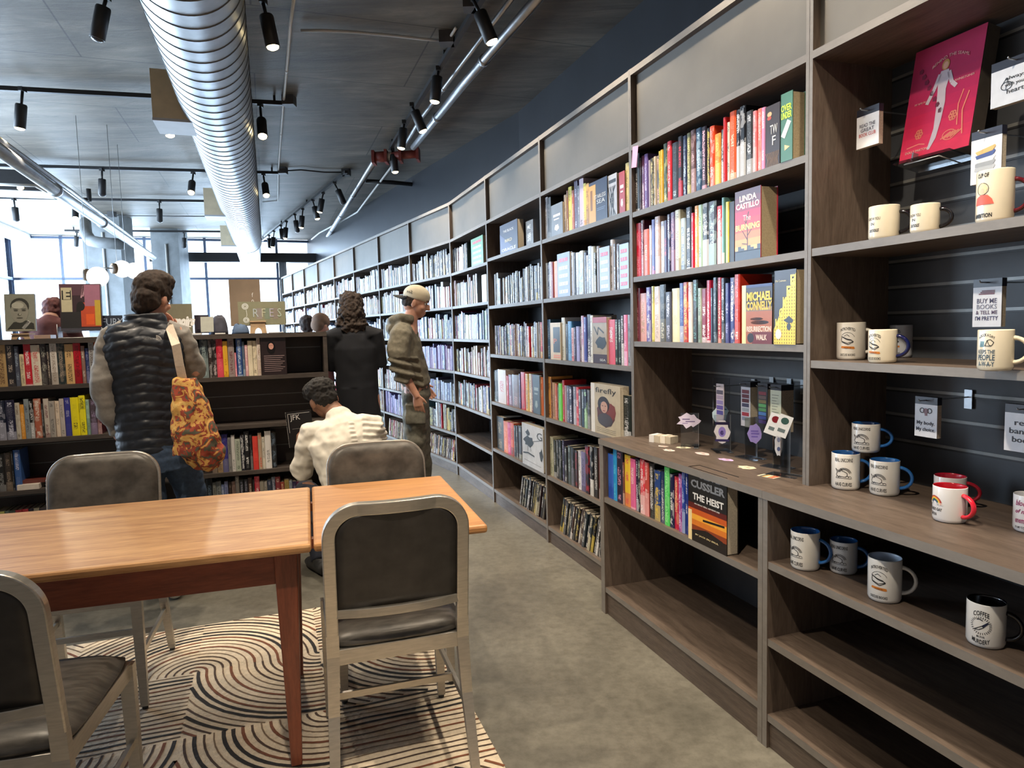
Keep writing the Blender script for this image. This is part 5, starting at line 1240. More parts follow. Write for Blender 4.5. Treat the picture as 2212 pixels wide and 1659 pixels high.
def mug(label, n, ul, ur, vt, vb, vc, z, body='e8e2d4', inner=None, handle=None, ha=80, art=None, cls=None, base=None):
    """ul ur: body sides; vt, vb: left edge top and bottom; vc: lowest point of the base (pixels)"""
    P = at_z((ul + ur) / 2, vc, z); d = Vector((P.x, P.y, 0)); dist = d.length; d.normalize()
    th = atan2(P.x, P.y)
    r = (ur - ul) / 2 * P.y / FPX * cos(th)
    c = P + d * r; r = r * c.y / P.y
    H = (vb - vt) * c.y / FPX
    t = thing('mug', label, 'mug', (c.x, c.y, z), -th, group='printed mugs on the shelves')
    bc = plain('glaze_' + body, hexc(body), .16, 0, .03, 20, coat=.5); ic = plain('glaze_' + (inner or body), hexc(inner or body), .16, 0, .03, 20, coat=.5); hc = plain('glaze_' + (handle or body), hexc(handle or body), .16, 0, .03, 20, coat=.5)
    b = MB(); pr = [(0, .0015), (r * .82, .0015), (r * .86, .0), (r * .95, .003), (r, .010), (r, H - .002), (r * .985, H), (r * .955, H - .001), (r * .93, H - .004), (r * .92, .012), (r * .8, .006), (0, .005)]
    b.lathe(pr, seg=36, ms=[bc] * 5 + [bc] + [ic] * 5); b.build('body', parent=t)
    a = radians(ha); dx, dy = sin(a), -cos(a); hz = H * .5; R1 = H * .30; R2 = r * .72
    pts = [Vector((dx * (r * .93 + R2 * sin(q) * 1.15), dy * (r * .93 + R2 * sin(q) * 1.15), hz - R1 * cos(q))) for q in [pi * k / 12 for k in range(13)]]
    MB().tube(pts, [.0062 if k in (0, 12) else .0052 for k in range(13)], hc, 10, ry=.0075, up=(-dy, dx, 0)).build('handle', parent=t)
    sc = r / .044
    if cls == 'unicorn':
        mugtext(t, 'REAL UNICORNS', .0125 * H / .12, INK, art, H * .84, r, .056 * sc); mugtext(t, 'HAVE CURVES', .0125 * H / .12, INK, art, H * .17, r, .052 * sc); wrapart(t, art_unicorn(), art, H * .5, r, sc * 1.15)
    elif cls == 'reader':
        mugtext(t, 'INTROVERTED', .009, INK, art, H * .84, r, .046 * sc, arc=.006); wrapart(t, art_reader(), art, H * .52, r, sc * 1.1); mugtext(t, 'DISCUSS BOOKS', .0075, INK, art, H * .14, r, .046 * sc); mugtext(t, 'WILLING TO', .0040, cm('5a2c10', .5), art, H * .52 - .0235 * sc, r + .0004, .022 * sc)
    elif cls == 'know':
        mugtext(t, 'I KNOW YOU', .0085, INK, art, H * .62, r, .045 * sc); mugtext(t, 'IN', .0085, INK, art - .05, H * .47, r); mugtext(t, 'serious', .012, INK, art + .05, H * .29, r, .034 * sc, shear=.35)
    elif cls == 'cup':
        mugtext(t, 'CUP OF', .0105, INK, art, H * .90, r, .032 * sc, bold=.02); wrapart(t, art_lady(), art, H * .50, r, sc * 1.1); mugtext(t, 'AMBITION', .0105, INK, art, H * .14, r, .050 * sc, bold=.02)
    elif cls == 'bookday':
        mugtext(t, 'A BOOK A DAY', .007, INK, art, H * .88, r, .044 * sc, arc=.008); wrapart(t, art_stack(), art, H * .66, r, sc); mugtext(t, 'KEEPS THE', .0095, cm('2c4a60', .5), art, H * .47, r, .046 * sc); mugtext(t, 'PEOPLE', .0135, cm('2c4a60', .5), art, H * .33, r, .046 * sc); mugtext(t, 'A-W-A-Y', .0115, cm('2c4a60', .5), art, H * .17, r, .044 * sc)
    elif cls == 'gay':
        wrapart(t, art_rainbow(), art, H * .50, r, sc * 1.25); mugtext(t, 'SOUNDS GAY', .0085, INK, art, H * .36, r, .050 * sc, bold=.01); mugtext(t, "I'M IN", .0085, INK, art - .06, H * .22, r, .022 * sc, bold=.01)
    elif cls == 'blood':
        for s_, q in (('blood', .80), ('of my', .56), ('enemies', .33)): mugtext(t, s_, .014, cm('9a3468', .5), art, H * q, r, .042 * sc, shear=.3)
        mugtext(t, 'IN MY COFFEE', .006, INK, art, H * .14, r, .040 * sc)
    elif cls == 'coffee':
        mugtext(t, 'COFFEE', .0115, INK, art, H * .80, r, .036 * sc, arc=.004); wrapart(t, art_knife(), art, H * .52, r, sc * 1.15); mugtext(t, 'BECAUSE', .0045, INK, art, H * .27, r, .018 * sc); mugtext(t, 'MURDERY', .0105, INK, art, H * .15, r, .040 * sc, arc=-.004)
    return t
CREAM = 'e6dcc4'
mug('cream mug with black handle, left of the two matching serious mugs', 0, 1875, 1943, 446, 517, 516, 1.627, CREAM, None, '16141a', 78, -.75, 'know')
mug('cream mug with black handle, right of the two matching serious mugs', 0, 1965, 2030, 441, 502, 502, 1.627, CREAM, None, '16141a', 78, -.80, 'know')
mug('large cream mug with dark red handle and a woman in a red jacket', 0, 2106, 2190, 370, 480, 479, 1.627, CREAM, None, '5a1420', 80, -.70, 'cup')
mug('tall cream reader mug at the left end of the middle mug shelf', 0, 1806, 1870, 697, 777, 778, 1.27, 'ece6da', None, None, 85, -.25, 'reader')
mug('cream reader mug with glossy navy handle in front of a taller mug', 0, 1874, 1938, 713, 785, 785, 1.27, CREAM, None, '141c50', 75, -.65, 'reader')
mug('tall pale mug with grey-white handle standing behind the navy handled mug', 0, 1920, 1972, 702, 772, 773, 1.27, 'c8ccd4', None, 'b8b8b0', 88, -.6, 'reader')
mug('cream mug with green and blue lettering about a book a day', 0, 2108, 2190, 711, 799, 802, 1.27, CREAM, None, None, 78, -.55, 'bookday')
mug('tall blue-lined unicorn mug, lower left of the stack of three', 0, 1794, 1858, 973, 1052, 1060, .857, 'e4e2dc', '2a64a8', '2a64a8', 95, -.15, 'unicorn')
mug('tall blue-lined unicorn mug, lower right of the stack of three', 0, 1876, 1944, 986, 1062, 1073, .857, 'e4e2dc', '2a64a8', '2a64a8', 85, -.45, 'unicorn')
mug('blue-lined unicorn mug balanced on top of the stack of three', 0, 1838, 1902, 910, 972, 979, .9775, 'e4e2dc', '2a64a8', '2a64a8', 88, -.35, 'unicorn')
mug('red-lined rainbow mug with bright red handle toward the viewer', 0, 2011, 2090, 1046, 1124, 1132, .857, 'e2e2e4', 'c02030', 'd8283c', 48, -1.0, 'gay')
mug('red-lined mug with dark red handle standing behind the rainbow mug', 0, 2014, 2088, 1030, 1096, 1098, .857, 'd8d4d4', 'a01c30', '8a1828', 85, -1.2, None)
mug('white mug with pink cursive lettering cut off by the right picture edge', 0, 2184, 2262, 1060, 1142, 1154, .857, 'dcdee4', None, None, 85, -.45, 'blood')
mug('tall blue-lined unicorn mug at the left end of the shelf below the counter', 0, 1706, 1772, 1140, 1224, 1235, .629, 'e4e2dc', '2a64a8', '2a64a8', 72, -.75, 'unicorn')
mug('small blue-lined unicorn mug between two tall mugs below the counter', 0, 1790, 1853, 1164, 1236, 1243, .629, 'd4d8dc', '2a64a8', '2a64a8', 85, -.35, 'unicorn')
mug('tall white reader mug with white handle on the shelf below the counter', 0, 1871, 1949, 1196, 1292, 1305, .629, 'dcdcda', 'b8c8dc', 'e4e2dc', 88, -.35, 'reader')
mug('white mug with black inside and black handle and a knife drawing', 0, 2082, 2174, 1291, 1390, 1403, .629, 'e0e0de', '0c0c10', '101014', 82, -.25, 'coffee')
# ================================================================== hanging sticker cards and the red box
def local(n, x, y, z, rz=0): return bayX(n) @ Matrix.Translation((x, y, z)) @ Matrix.Rotation(rz, 4, 'Z')
def hang(label, n, x, y, ztop, w, h, lines, face='dfe0e4', hdr=True, d=.018, art=None, name='sticker_pack', cat='sticker pack', hookto=.325, tilt=0):
    """pack hanging on a slat wall hook; x,y: left front, ztop: its top"""
    t = thing(name, label, cat, mw=local(n, x, y, ztop - h), group=None)
    fc = cm(face, .5)
    MB().box(0, 0, 0, w, .002, h - (.022 if hdr else 0), fc).build('card', parent=t)
    MB().box(.001, .003, 0, w - .001, d, h - (.022 if hdr else 0), M['pages']).build('card_stack', parent=t)
    if hdr: MB().box(0, .0, h - .022, w, d, h, cm('20202c', .35)).build('header', parent=t)
    b = MB().tube([(w / 2, -.03, h - .006), (w / 2, -.025, h - .010), (w / 2, hookto - y, h - .010)], .0022, M['pole'], 6); b.box(w / 2 - .012, hookto - y - .006, h - .045, w / 2 + .012, hookto - y - .001, h + .012, M['pole'])
    b.build('hook', parent=t)
    for k, (s_, zf, hh, c, wf) in enumerate(lines):
        o = text(s_, 1, cm(c, .5), t, None, 'lettering', ext=.0001, bold=.01); me = o.data
        xs = [v.co.x for v in me.vertices]; ys = [v.co.y for v in me.vertices]; cx = (max(xs) + min(xs)) / 2; cy = (max(ys) + min(ys)) / 2
        for v in me.vertices: v.co = Vector(((v.co.x - cx) * wf * w / (max(xs) - min(xs)), (v.co.y - cy) * hh * h / (max(ys) - min(ys)), v.co.z))
        o.matrix_local = FX(w / 2, zf * h, -.0009)
    if art:
        A = Art(); art(A); o = A.b.build('drawing', parent=t); o.matrix_local = FX(w / 2, h * .5, -.0010)
    return t
hang('white sticker card with black and red print near the dark side panel', 0, .073, .12, 2.046, .083, .118, [('READ THE', .56, .09, '444450', .7), ('GREAT', .44, .09, '444450', .6), ('BOOK CLUB', .32, .09, 'c05050', .75)])
def a_shell(A):
    A.arc(-.022, -.01, .014, 0, 2 * pi, .0006, INK, 12, .010); A.line([(-.034, -.006), (-.022, .010), (-.014, -.012)], .0005, INK); A.line([(-.024, -.018), (-.018, .008)], .0005, INK)
hang('large white sticker card with a garlic drawing at the right picture edge', 0, .476, .15, 2.045, .125, .112, [('always', .56, .10, '333', .40), ('with your', .42, .10, '333', .42), ('heart', .28, .10, '333', .34)], art=a_shell)
def a_books(A):
    for k, c in enumerate(['a0a4a8', '8a8e92', 'c0c4c8', '3c4c80', 'd0a060']):
        A.poly([(-.030 + .002 * k, -.035 + .010 * k), (.018, -.038 + .012 * k), (.026, -.028 + .012 * k), (.024, -.024 + .012 * k), (-.028, -.026 + .010 * k)], cm(c, .5), .0001 * k)
hang('sticker pack with a drawing of a stack of books above the woman mug', 0, .450, .12, 1.878, .080, .135, [], art=a_books)
hang('dark blue sticker pack cut off at the right picture edge', 0, .585, .20, 1.92, .07, .10, [], face='3c4c70')
hang('white sticker card with stacked grey lettering above the book a day mug', 0, .444, .15, 1.497, .077, .127, [('BUY ME', .54, .10, '4a4460', .7), ('BOOKS', .42, .10, '7a7c90', .7), ('& TELL ME', .30, .08, '5a4460', .75), ("I'M PRETTY", .18, .09, '3c3860', .8)], art=lambda A: [A.poly([(-.022 + .004 * k, .022 + .004 * k), (.020, .022 + .004 * k), (.020, .025 + .004 * k), (-.022 + .004 * k, .025 + .004 * k)], cm('6a3038', .5)) for k in range(3)] and None)
def a_el(A):
    A.poly([(.009 * cos(k * pi / 6), .018 + .008 * sin(k * pi / 6)) for k in range(12)], cm('8a6a70', .5)); A.line([(0, .012), (.001, .004)], .0025, cm('8a6a70', .5))
    for s_ in (-1, 1): A.arc(s_ * .012, .019, .007, 0, 2 * pi, .0008, INK, 10)
hang('white sticker card about my body with an elephant head drawing', 0, .275, .15, 1.168, .072, .118, [('My body.', .34, .12, '333340', .8), ('My choice.', .18, .12, '333340', .84)], art=a_el)
hang('white sticker card about reading banned books at the right edge', 0, .560, .12, 1.175, .10, .12, [('read', .62, .12, '24242c', .5), ('banned', .44, .12, '24242c', .75), ('books', .26, .12, '24242c', .6)])
def red_box():
    h = .34; t = thing('display_box', 'tall red and pink box with a woman in white, leaning on the slat wall', 'box', mw=local(0, .163, .195, 1.868) @ Matrix.Rotation(radians(-10.5), 4, 'X'))
    w_ = .222; MB().box(0, .003, 0, w_, .05, h, plain('box_side_grey', (.10, .085, .07), .6)).build('box_body', parent=t)
    b = MB()
    for k, c in enumerate(['e03858', 'd83458', 'd03058', 'c82c56', 'c02c58', 'b82c58', 'b43058', 'b03058', 'b03058', 'b03458']): b.add([(0, 0, h * k / 10), (w_, 0, h * k / 10), (w_, 0, h * (k + 1) / 10), (0, 0, h * (k + 1) / 10)], [(0, 1, 2, 3)], cm(c, .4))
    b.add([(0, 0, 0), (w_, 0, 0), (w_, .003, 0), (0, .003, 0)], [(0, 3, 2, 1)], cm('a02848')); b.add([(0, 0, 0), (0, 0, h), (0, .003, h), (0, .003, 0)], [(0, 1, 2, 3)], cm('a02848'))
    b.build('front_print', parent=t)
    A = Art(); Wt = cm('c8b8c0', .5); Sk = cm('d8a088', .5); Ye = cm('e88a70', .5)
    A.poly([(-.014, .020), (-.018, .055), (-.012, .078), (.012, .078), (.018, .055), (.012, .020), (.016, -.02), (.012, -.07), (.004, -.12), (-.012, -.150), (-.020, -.15), (-.008, -.09), (-.010, -.03)], Wt)
    A.line([(-.014, .070), (-.026, .030), (-.044, -.010)], .004, Wt); A.line([(.014, .070), (.028, .034), (.044, .018)], .004, Wt)
    A.poly([(.012 * cos(k * pi / 7), .094 + .016 * sin(k * pi / 7)) for k in range(14)], cm('b88a50', .5), .0001); A.poly([(.008 * cos(k * pi / 7), .092 + .011 * sin(k * pi / 7)) for k in range(14)], Sk, .0002)
    for cx, cy in ((.048, -.068), (-.055, -.095)):
        for k in range(6): a_ = k * pi / 3; A.arc(cx + .007 * cos(a_), cy + .009 * sin(a_), .005, 0, 2 * pi, .0012, Ye, 8)
    A.arc(.045, -.122, .02, 0, 2 * pi, .0008, Ye, 14, .014); A.line([(.085, -.13), (.075, -.06), (.088, -.01)], .0012, Ye); A.line([(.065, -.10), (.060, -.04), (.070, .0)], .001, Ye); A.line([(-.09, -.13), (-.05, -.125), (-.03, -.13)], .001, Ye)
    for k in range(5): A.line([(.02 + .01 * k, -.13), (.05 + .008 * k, -.115)], .0012, Ye)
    for k in range(8): A.poly([(-.08 + .012 * k + .008 * cos(q), .10 - .02 * k + .009 * sin(q)) for q in (0, 1.3, 2.6, 3.9, 5.2)], cm('7a2040', .5))
    o = A.b.build('drawing', parent=t); o.matrix_local = FX(w_ / 2, h / 2, -.0012)
    q = text('BEHIND THE SEAMS', .013, cm('e8a8a8', .5), t, FX(w_ * .56, h * .845, -.0014), sx=1.0)
    for v in q.data.vertices: v.co.y -= 6.0 * v.co.x ** 2
    text('MY LIFE IN', .008, cm('e8a8a8', .5), t, FX(w_ * .20, h * .50, -.0014)); text('RHINESTONES', .009, cm('e8a8a8', .5), t, FX(w_ * .80, h * .60, -.0014)); text('DOLLY PARTON', .010, cm('f0c0b0', .5), t, FX(w_ * .25, h * .075, -.0014))
    b = MB().box(.02, -.045, -.018, w_ - .02, .06, -.013, M['acryl']).box(.06, -.02, -.012, .065, .0, .015, M['pole']).tube([(w_ * .3, -.02, -.012), (w_ * .3, -.05, -.03), (w_ * .8, -.05, -.03), (w_ * .8, .05, -.03)], .002, M['pole'], 6)
    o = b.build('acrylic_shelf', parent=t)
red_box()
# pink note
nx = plane_x(1, 1373, 320, 0)
t = tag(MB().add([(0, 0, 0), (.052, -.004, 0), (.052, 0, .095), (0, 0, .095)], [(0, 1, 2, 3)], cm('f0b0cc', .7)).box(0, .0003, .0, .05, .0008, .09, cm('f0b0cc', .7)).build('paper_note'), 'pink paper note taped over the corner of the top book shelf', 'paper note')
t.matrix_world = local(1, .016, -.0022, 2.238 - .105) @ Matrix.Rotation(radians(8), 4, 'Y')
# ================================================================== counter: acrylic stands, stickers, bookmarks
def wob(rx, ry, n=14, s=0, a=.18): return [(rx * cos(2 * pi * k / n) * (1 + a * sin(k * 2.4 + s)), ry * sin(2 * pi * k / n) * (1 + a * cos(k * 3.1 + s))) for k in range(n)]
def stand(label, n, x, y, w, h, rel, stick, z=.857):
    p = bayX(n) @ Vector((x, y, z)); th = atan2(p.x, p.y)
    t = thing('acrylic_stand', label, 'display stand', p, -th + rel)
    MB().box(-w / 2, 0, .004, w / 2, .003, h, M['acryl']).box(-w / 2, 0, .0005, w / 2, .06, .0035, M['acryl']).box(-w / 2, -.05, .0005, -w / 2 + .02, 0, .0035, M['acryl']).box(w / 2 - .02, -.05, .0005, w / 2, 0, .0035, M['acryl']).build('acrylic_sheet', parent=t)
    b = MB().box(w / 2 - .001, -.001, .004, w / 2 + .001, .004, h, M['pole']).tube([(w / 2 - .02, -.05, .003), (w / 2, -.05, .003), (w / 2, .0, .003)], .0012, M['pole'], 5); b.build('bright_edge', parent=t)
    return t
def sticker(label, mw, pts, base, marks, cat='sticker', name='sticker'):
    t = tag(MB().prism(pts, 0, .0008, cm(base, .4)).build(name), label, cat); t.matrix_world = mw
    A = Art(); 
    for m_ in marks: A.poly([(m_[0] + m_[2] * sx_, m_[1] + m_[3] * sy_) for sx_, sy_ in ((-1, -1), (1, -1), (1, 1), (-1, 1))] if m_[4] == 'r' else [(m_[0] + m_[2] * cos(q * pi / 6), m_[1] + m_[3] * sin(q * pi / 6)) for q in range(12)], cm(m_[5], .4))
    if marks: o = A.b.build('print', parent=t); o.matrix_local = Matrix.Translation((0, 0, .0012))
    return t
ST = [(.358, .079, .076, .150, 0, 'clear acrylic stand at the left holding a pale lilac star-shaped sticker'), (.514, .134, .070, .155, .25, 'clear acrylic stand second from left holding a crowned purple sticker'),
      (.693, .140, .062, .165, .75, 'clear acrylic stand in the middle holding a violet round sticker'), (.881, .112, .060, .165, .95, 'clear acrylic stand second from right holding a small face sticker'),
      (1.00, .040, .060, .170, 1.05, 'clear acrylic stand at the right by the double divider')]
for x, y, w_, h_, rel, lab in ST: stand(lab, 1, x, y, w_, h_, rel, None)
def onstand(k, zc, dx=0): 
    x, y, w_, h_, rel, _ = ST[k]; p = bayX(1) @ Vector((x, y, .857)); th = atan2(p.x, p.y)
    return Matrix.Translation(p) @ Matrix.Rotation(-th + rel * .0, 4, 'Z') @ Matrix.Translation((dx, -.012 - .02 * (rel > .5), zc)) @ Matrix.Rotation(pi / 2, 4, 'X')
sticker('pale lilac star-shaped sticker on the leftmost clear stand', onstand(0, .118, -.005), wob(.044, .030, 14, 1, .28), 'ddd6f0', [(-.01, .006, .016, .002, 'r', '6a5a90'), (.008, -.004, .02, .002, 'r', '6a5a90'), (-.014, -.012, .012, .0015, 'r', '8a7ab0')])
sticker('purple and white sticker with dark arched words on a clear stand', onstand(1, .085, .0), wob(.030, .050, 16, 2, .15), 'ecebf4', [(0, .036, .028, .006, 'r', '2a2448'), (0, -.036, .028, .005, 'r', '3a3468'), (0, 0, .015, .022, 'o', '9a8ae0'), (0, -.004, .008, .010, 'o', '5a4aa0')])
sticker('violet balloon-shaped sticker on the middle clear stand', onstand(2, .105, .012), wob(.026, .038, 14, 3, .1), 'a89ae8', [(0, .010, .014, .003, 'r', '7a6ac8'), (.002, 0, .015, .003, 'r', '7a6ac8'), (0, -.012, .012, .003, 'r', '7a6ac8')])
sticker('tall oval white face sticker on a clear stand', onstand(3, .092, .0), wob(.014, .042, 16, 4, .08), 'dde2f0', [(0, .018, .006, .009, 'o', '8a94b8'), (0, -.016, .006, .008, 'o', '5a6898')])
for k in range(2):
    p = bayX(1) @ Vector((1.01 + .045 * k, -.02, 1.045)); th = atan2(p.x, p.y)
    sticker(['white card sticker with a dark red apple, left of the pair', 'white card sticker with a dark print, right of the pair by the divider'][k], Matrix.Translation(p) @ Matrix.Rotation(-th, 4, 'Z') @ Matrix.Rotation(radians(20), 4, 'Y') @ Matrix.Rotation(pi / 2, 4, 'X'), [(-.022, -.038), (.022, -.038), (.022, .038), (-.022, .038)], 'e6ecf4',
            [(0, .018, .013, .012, 'o', '7a1c28' if k == 0 else '3a5a58'), (0, -.016, .012, .006, 'r', '6a7a80')])
p = bayX(1) @ Vector((.42, .20, 1.03)); th = atan2(p.x, p.y)
t = thing('acrylic_sheet_hanger', 'clear tilted acrylic sheet hanging from the slat wall with a light blue sticker', 'display stand', p, -th)
MB().add([(-.035, .11, .12), (.035, .11, .12), (.035, .0, -.08), (-.035, .0, -.08)], [(0, 1, 2, 3)], M['acryl']).build('acrylic_sheet', parent=t); MB().tube([(-.035, .11, .12), (-.035, 0, -.08), (.035, 0, -.08), (.035, .11, .12)], .0009, M['pole'], 5).build('bright_edge', parent=t)
sticker('light blue crown-shaped sticker on the tilted hanging sheet', Matrix.Translation(p) @ Matrix.Rotation(-th, 4, 'Z') @ Matrix.Translation((-.005, .005, -.03)) @ Matrix.Rotation(radians(62), 4, 'X') @ Matrix.Rotation(radians(-12), 4, 'Z'), wob(.032, .045, 12, 5, .16), 'bfe0f4', [(0, -.002, .016, .016, 'o', '6a8a88'), (0, .026, .022, .003, 'r', '4a78a8')])
for k, (x, y, rx, ry, a, base, lab) in enumerate([(.394, -.049, .030, .018, .2, 'f0e0d8', 'cream loose sticker nearest the front edge of the sticker counter'), (.365, .040, .030, .020, .9, 'f0e8c8', 'pale yellow loose stickers at the foot of the leftmost stand'), (.523, .030, .036, .022, .1, 'f0d0cc', 'pink and cream loose sticker between the first stands'),
     (.673, .035, .034, .018, .3, 'd8b8e8', 'lilac loose sticker in the middle of the counter'), (.831, .010, .036, .026, .2, 'f0e0c0', 'oval cream loose sticker with a brown pattern'), (.30, -.02, .026, .012, .4, 'f0dcd4', 'small pinkish loose sticker in front of the card stack')]):
    sticker(lab, local(1, x, y, .8575, a), wob(rx, ry, 14, k, .2), base, [(.006, 0, .010, .004, 'o', 'a06858'), (-.010, .002, .006, .003, 'o', 'c08a78')])
t = sticker('striped sticker in cream, black and orange at the counter right', local(1, .985, -.02, .8575, .25), [(-.034, -.020), (.034, -.020), (.034, .020), (-.034, .020)], 'e8dcc0', [(-.020 + .011 * k, 0, .004, .020, 'r', c) for k, c in enumerate(['242018', 'c8a040', 'f0e8d0', 'e07030', 'c84830'])])
t = thing('card_stack', 'low stack of white cards and stickers at the left end of the counter', 'cards', mw=local(1, .17, -.01, .8575, .35))
for k in range(4): MB().box(-.004 + .028 * k, .004 * k, 0, .024 + .028 * k, .06 + .003 * k, .034 - .002 * (k % 2), [M['white'], M['pages'], cm('e8e0d0'), M['pages']][k]).build('cards', parent=t)
def bm_art(cols):
    def f(A):
        n = len(cols)
        for k, c in enumerate(cols): A.poly([(-.022, -.068 + .130 * k / n), (.022, -.068 + .130 * k / n), (.022, -.068 + .130 * (k + .82) / n), (-.022, -.068 + .130 * (k + .82) / n)], cm(c, .5))
    return f
hang('single white and purple bookmark hanging at the end of a long hook', 1, .452, .15, 1.14, .052, .17, [], face='e4d8dc', hdr=False, d=.004, art=bm_art(['e4d8dc', '5a50a0', '6a58a8', '9888c0', 'b0a0b8', '605868']), name='bookmark', cat='bookmark')
hang('bookmark pack with dark red book spines printed on it', 1, .565, .19, 1.155, .058, .185, [], face='d8dce8', d=.05, art=bm_art(['8a94a8', 'a03040', '9aa4b0', '40405c', '5a2430', '703040', '803844']), name='bookmark_pack', cat='bookmark pack')
hang('rainbow coloured bookmark pack between two others', 1, .668, .19, 1.155, .058, .185, [], face='28282c', d=.05, art=bm_art(['4a3878', '3c4c98', '4a78b8', '509058', '58a060', '8a7a48', '705850', '8a2c38']), name='bookmark_pack', cat='bookmark pack')
hang('cream bookmark pack with fine print and a round black stamp', 1, .742, .19, 1.155, .060, .185, [], face='d8dcc0', d=.06, art=lambda A: [A.poly([(-.02, .05 - .011 * k), (.018 - .006 * (k % 3), .05 - .011 * k), (.018 - .006 * (k % 3), .0525 - .011 * k), (-.02, .0525 - .011 * k)], cm('8a8e78', .5)) for k in range(9)] + [A.poly([(.008 + .012 * cos(q * pi / 8), -.062 + .012 * sin(q * pi / 8)) for q in range(16)], cm('1c1c1c', .5))] and None, name='bookmark_pack', cat='bookmark pack')
# ================================================================== on top of the island
ZT = 1.4082
def isl(k, u, v, y): return plane_x(('i', k), u, v, y)
def board(name, label, cat, k, u0, u1, vt, vb, y, col, th=.012, lean=6, zb=None, sub=None):
    x0, z0 = isl(k, u0, vb, y); x1, z1 = isl(k, u1, vb, y); _, zt = isl(k, (u0 + u1) / 2, vt, y)
    z0 = zb if zb is not None else max(ZT, (z0 + z1) / 2)
    w_ = x1 - x0; h_ = (zt - z0)
    t = thing(name, label, cat, mw=islX(k) @ Matrix.Translation((x0, y, z0)) @ Matrix.Rotation(radians(-lean), 4, 'X'))
    MB().box(0, 0, 0, w_, th, h_, col).build('panel' if 'sign' in name else 'cover', parent=t)
    return t, w_, h_
def stand_wood(label, k, u0, u1, vt, y, col=None):
    x0, _ = isl(k, u0, 720, y); x1, _ = isl(k, u1, 720, y); _, zt = isl(k, (u0 + u1) / 2, vt, y)
    t = thing('wooden_easel', label, 'easel', mw=islX(k) @ Matrix.Translation((x0, y, ZT)))
    c_ = plain('pale_plywood', (.52, .36, .22), .6, 0, .15, 20); W_ = x1 - x0; H_ = zt - ZT
    pts = [(0, 0), (W_ * .3, 0)] + [(W_ * (.5 - .2 * cos(q * pi / 8)), H_ * .42 * sin(q * pi / 8)) for q in range(1, 8)] + [(W_ * .7, 0), (W_, 0), (W_ * .9, H_), (W_ * .08, H_)]
    b = MB(); b.prism(pts, 0, .012, c_, Matrix.Rotation(pi / 2, 4, 'X')); b.box(W_ * .03, -.02, H_ - .008, W_ * .97, .10, H_, c_); b.build('easel_body', parent=t); return t
stand_wood('small pale wooden easel under the grey portrait book', 1, 24, 66, 720, .10)
t, w_, h_ = board('book', 'grey book with a black and white portrait of a young man, on a wooden easel', 'book', 1, 12, 78, 634, 716, .13, cm('8a8c80', .5), .02, zb=ZT + .05)
A = Art(); G1 = cm('34342f', .6); 
def ell(A, cx, cy, rx, ry, m, z=0, n=20): A.poly([(cx + rx * cos(2 * pi * q / n), cy + ry * sin(2 * pi * q / n)) for q in range(n)], m, z)
A.poly([(-w_ * .45, -h_ * .46), (w_ * .46, -h_ * .46), (w_ * .44, -h_ * .30), (w_ * .2, -h_ * .22), (-w_ * .22, -h_ * .26)], G1)
ell(A, 0, h_ * .17, w_ * .31, h_ * .22, G1, .0002); ell(A, -.002, h_ * .02, w_ * .29, h_ * .30, cm('8e8c80', .6), .0004); ell(A, -.01, h_ * .19, w_ * .2, h_ * .09, cm('b0aea0', .6), .0006)
for s_ in (-1, 1): ell(A, s_ * w_ * .13, h_ * .05, w_ * .075, h_ * .018, cm('3a3a34', .6), .0008); ell(A, s_ * w_ * .13, h_ * .09, w_ * .09, h_ * .010, cm('2a2a26', .6), .0008)
ell(A, -.003, -h_ * .06, w_ * .065, h_ * .035, cm('5c5a50', .6), .0008); ell(A, -.002, -h_ * .15, w_ * .11, h_ * .020, cm('4a4840', .6), .0008); ell(A, .0, -h_ * .05, w_ * .03, h_ * .02, cm('a8a698', .6), .001)
A.line([(w_ * .08, -h_ * .44), (w_ * .30, -h_ * .24)], .006, M['white']); A.line([(-w_ * .36, -h_ * .46), (w_ * .38, -h_ * .46)], .002, cm('c8c0a8'))
o = A.b.build('portrait_print', parent=t); o.matrix_local = FX(w_ / 2, h_ / 2, -.001)
t, w_, h_ = board('book', 'large art book with a letter E panel and red, pink and yellow painting', 'book', 1, 131, 221, 612, 706, .12, cm('3a2830', .5), .03, zb=ZT + .045)
A = Art()
def rect(A, x0, y0, x1, y1, c, z=0): A.poly([(x0, y0), (x1, y0), (x1, y1), (x0, y1)], cm(c, .5), z)
rect(A, -w_ / 2, h_ * .25, w_ / 2, h_ / 2, '5a3c48'); rect(A, 0, -h_ * .42, w_ * .48, h_ * .1, 'c85030', .0002); rect(A, w_ * .34, -h_ * .4, w_ * .48, h_ * .15, 'c8a840', .0004); rect(A, w_ * .1, h_ * .02, w_ * .48, h_ * .48, 'a87088', .0003); rect(A, w_ * .12, -h_ * .38, w_ * .32, -h_ * .15, 'e8602c', .0005)
for q in range(9): A.line([(w_ * (.08 + .045 * q), h_ * .47), (w_ * (.02 + .045 * q), h_ * (.2 + .03 * (q % 3)))], .0025, cm('d8a8b8', .5))
rect(A, -w_ * .46, -h_ * .1, -w_ * .2, h_ * .42, 'c8c0a0', .0006); rect(A, -w_ * .44, h_ * .16, -w_ * .22, h_ * .36, '1c1a1c', .0008); rect(A, -w_ * .48, -h_ * .45, 0, -h_ * .1, '2c2a2c', .0002)
ell(A, .0, h_ * .02, w_ * .1, h_ * .1, cm('181416', .6), .0008); A.line([(-.002, h_ * .0), (-.012, -h_ * .42)], .014, cm('181416', .6)); A.line([(.01, h_ * .0), (.03, -h_ * .42)], .012, cm('181416', .6)); A.line([(.01, h_ * .05), (w_ * .3, -h_ * .1)], .005, cm('181416', .6))
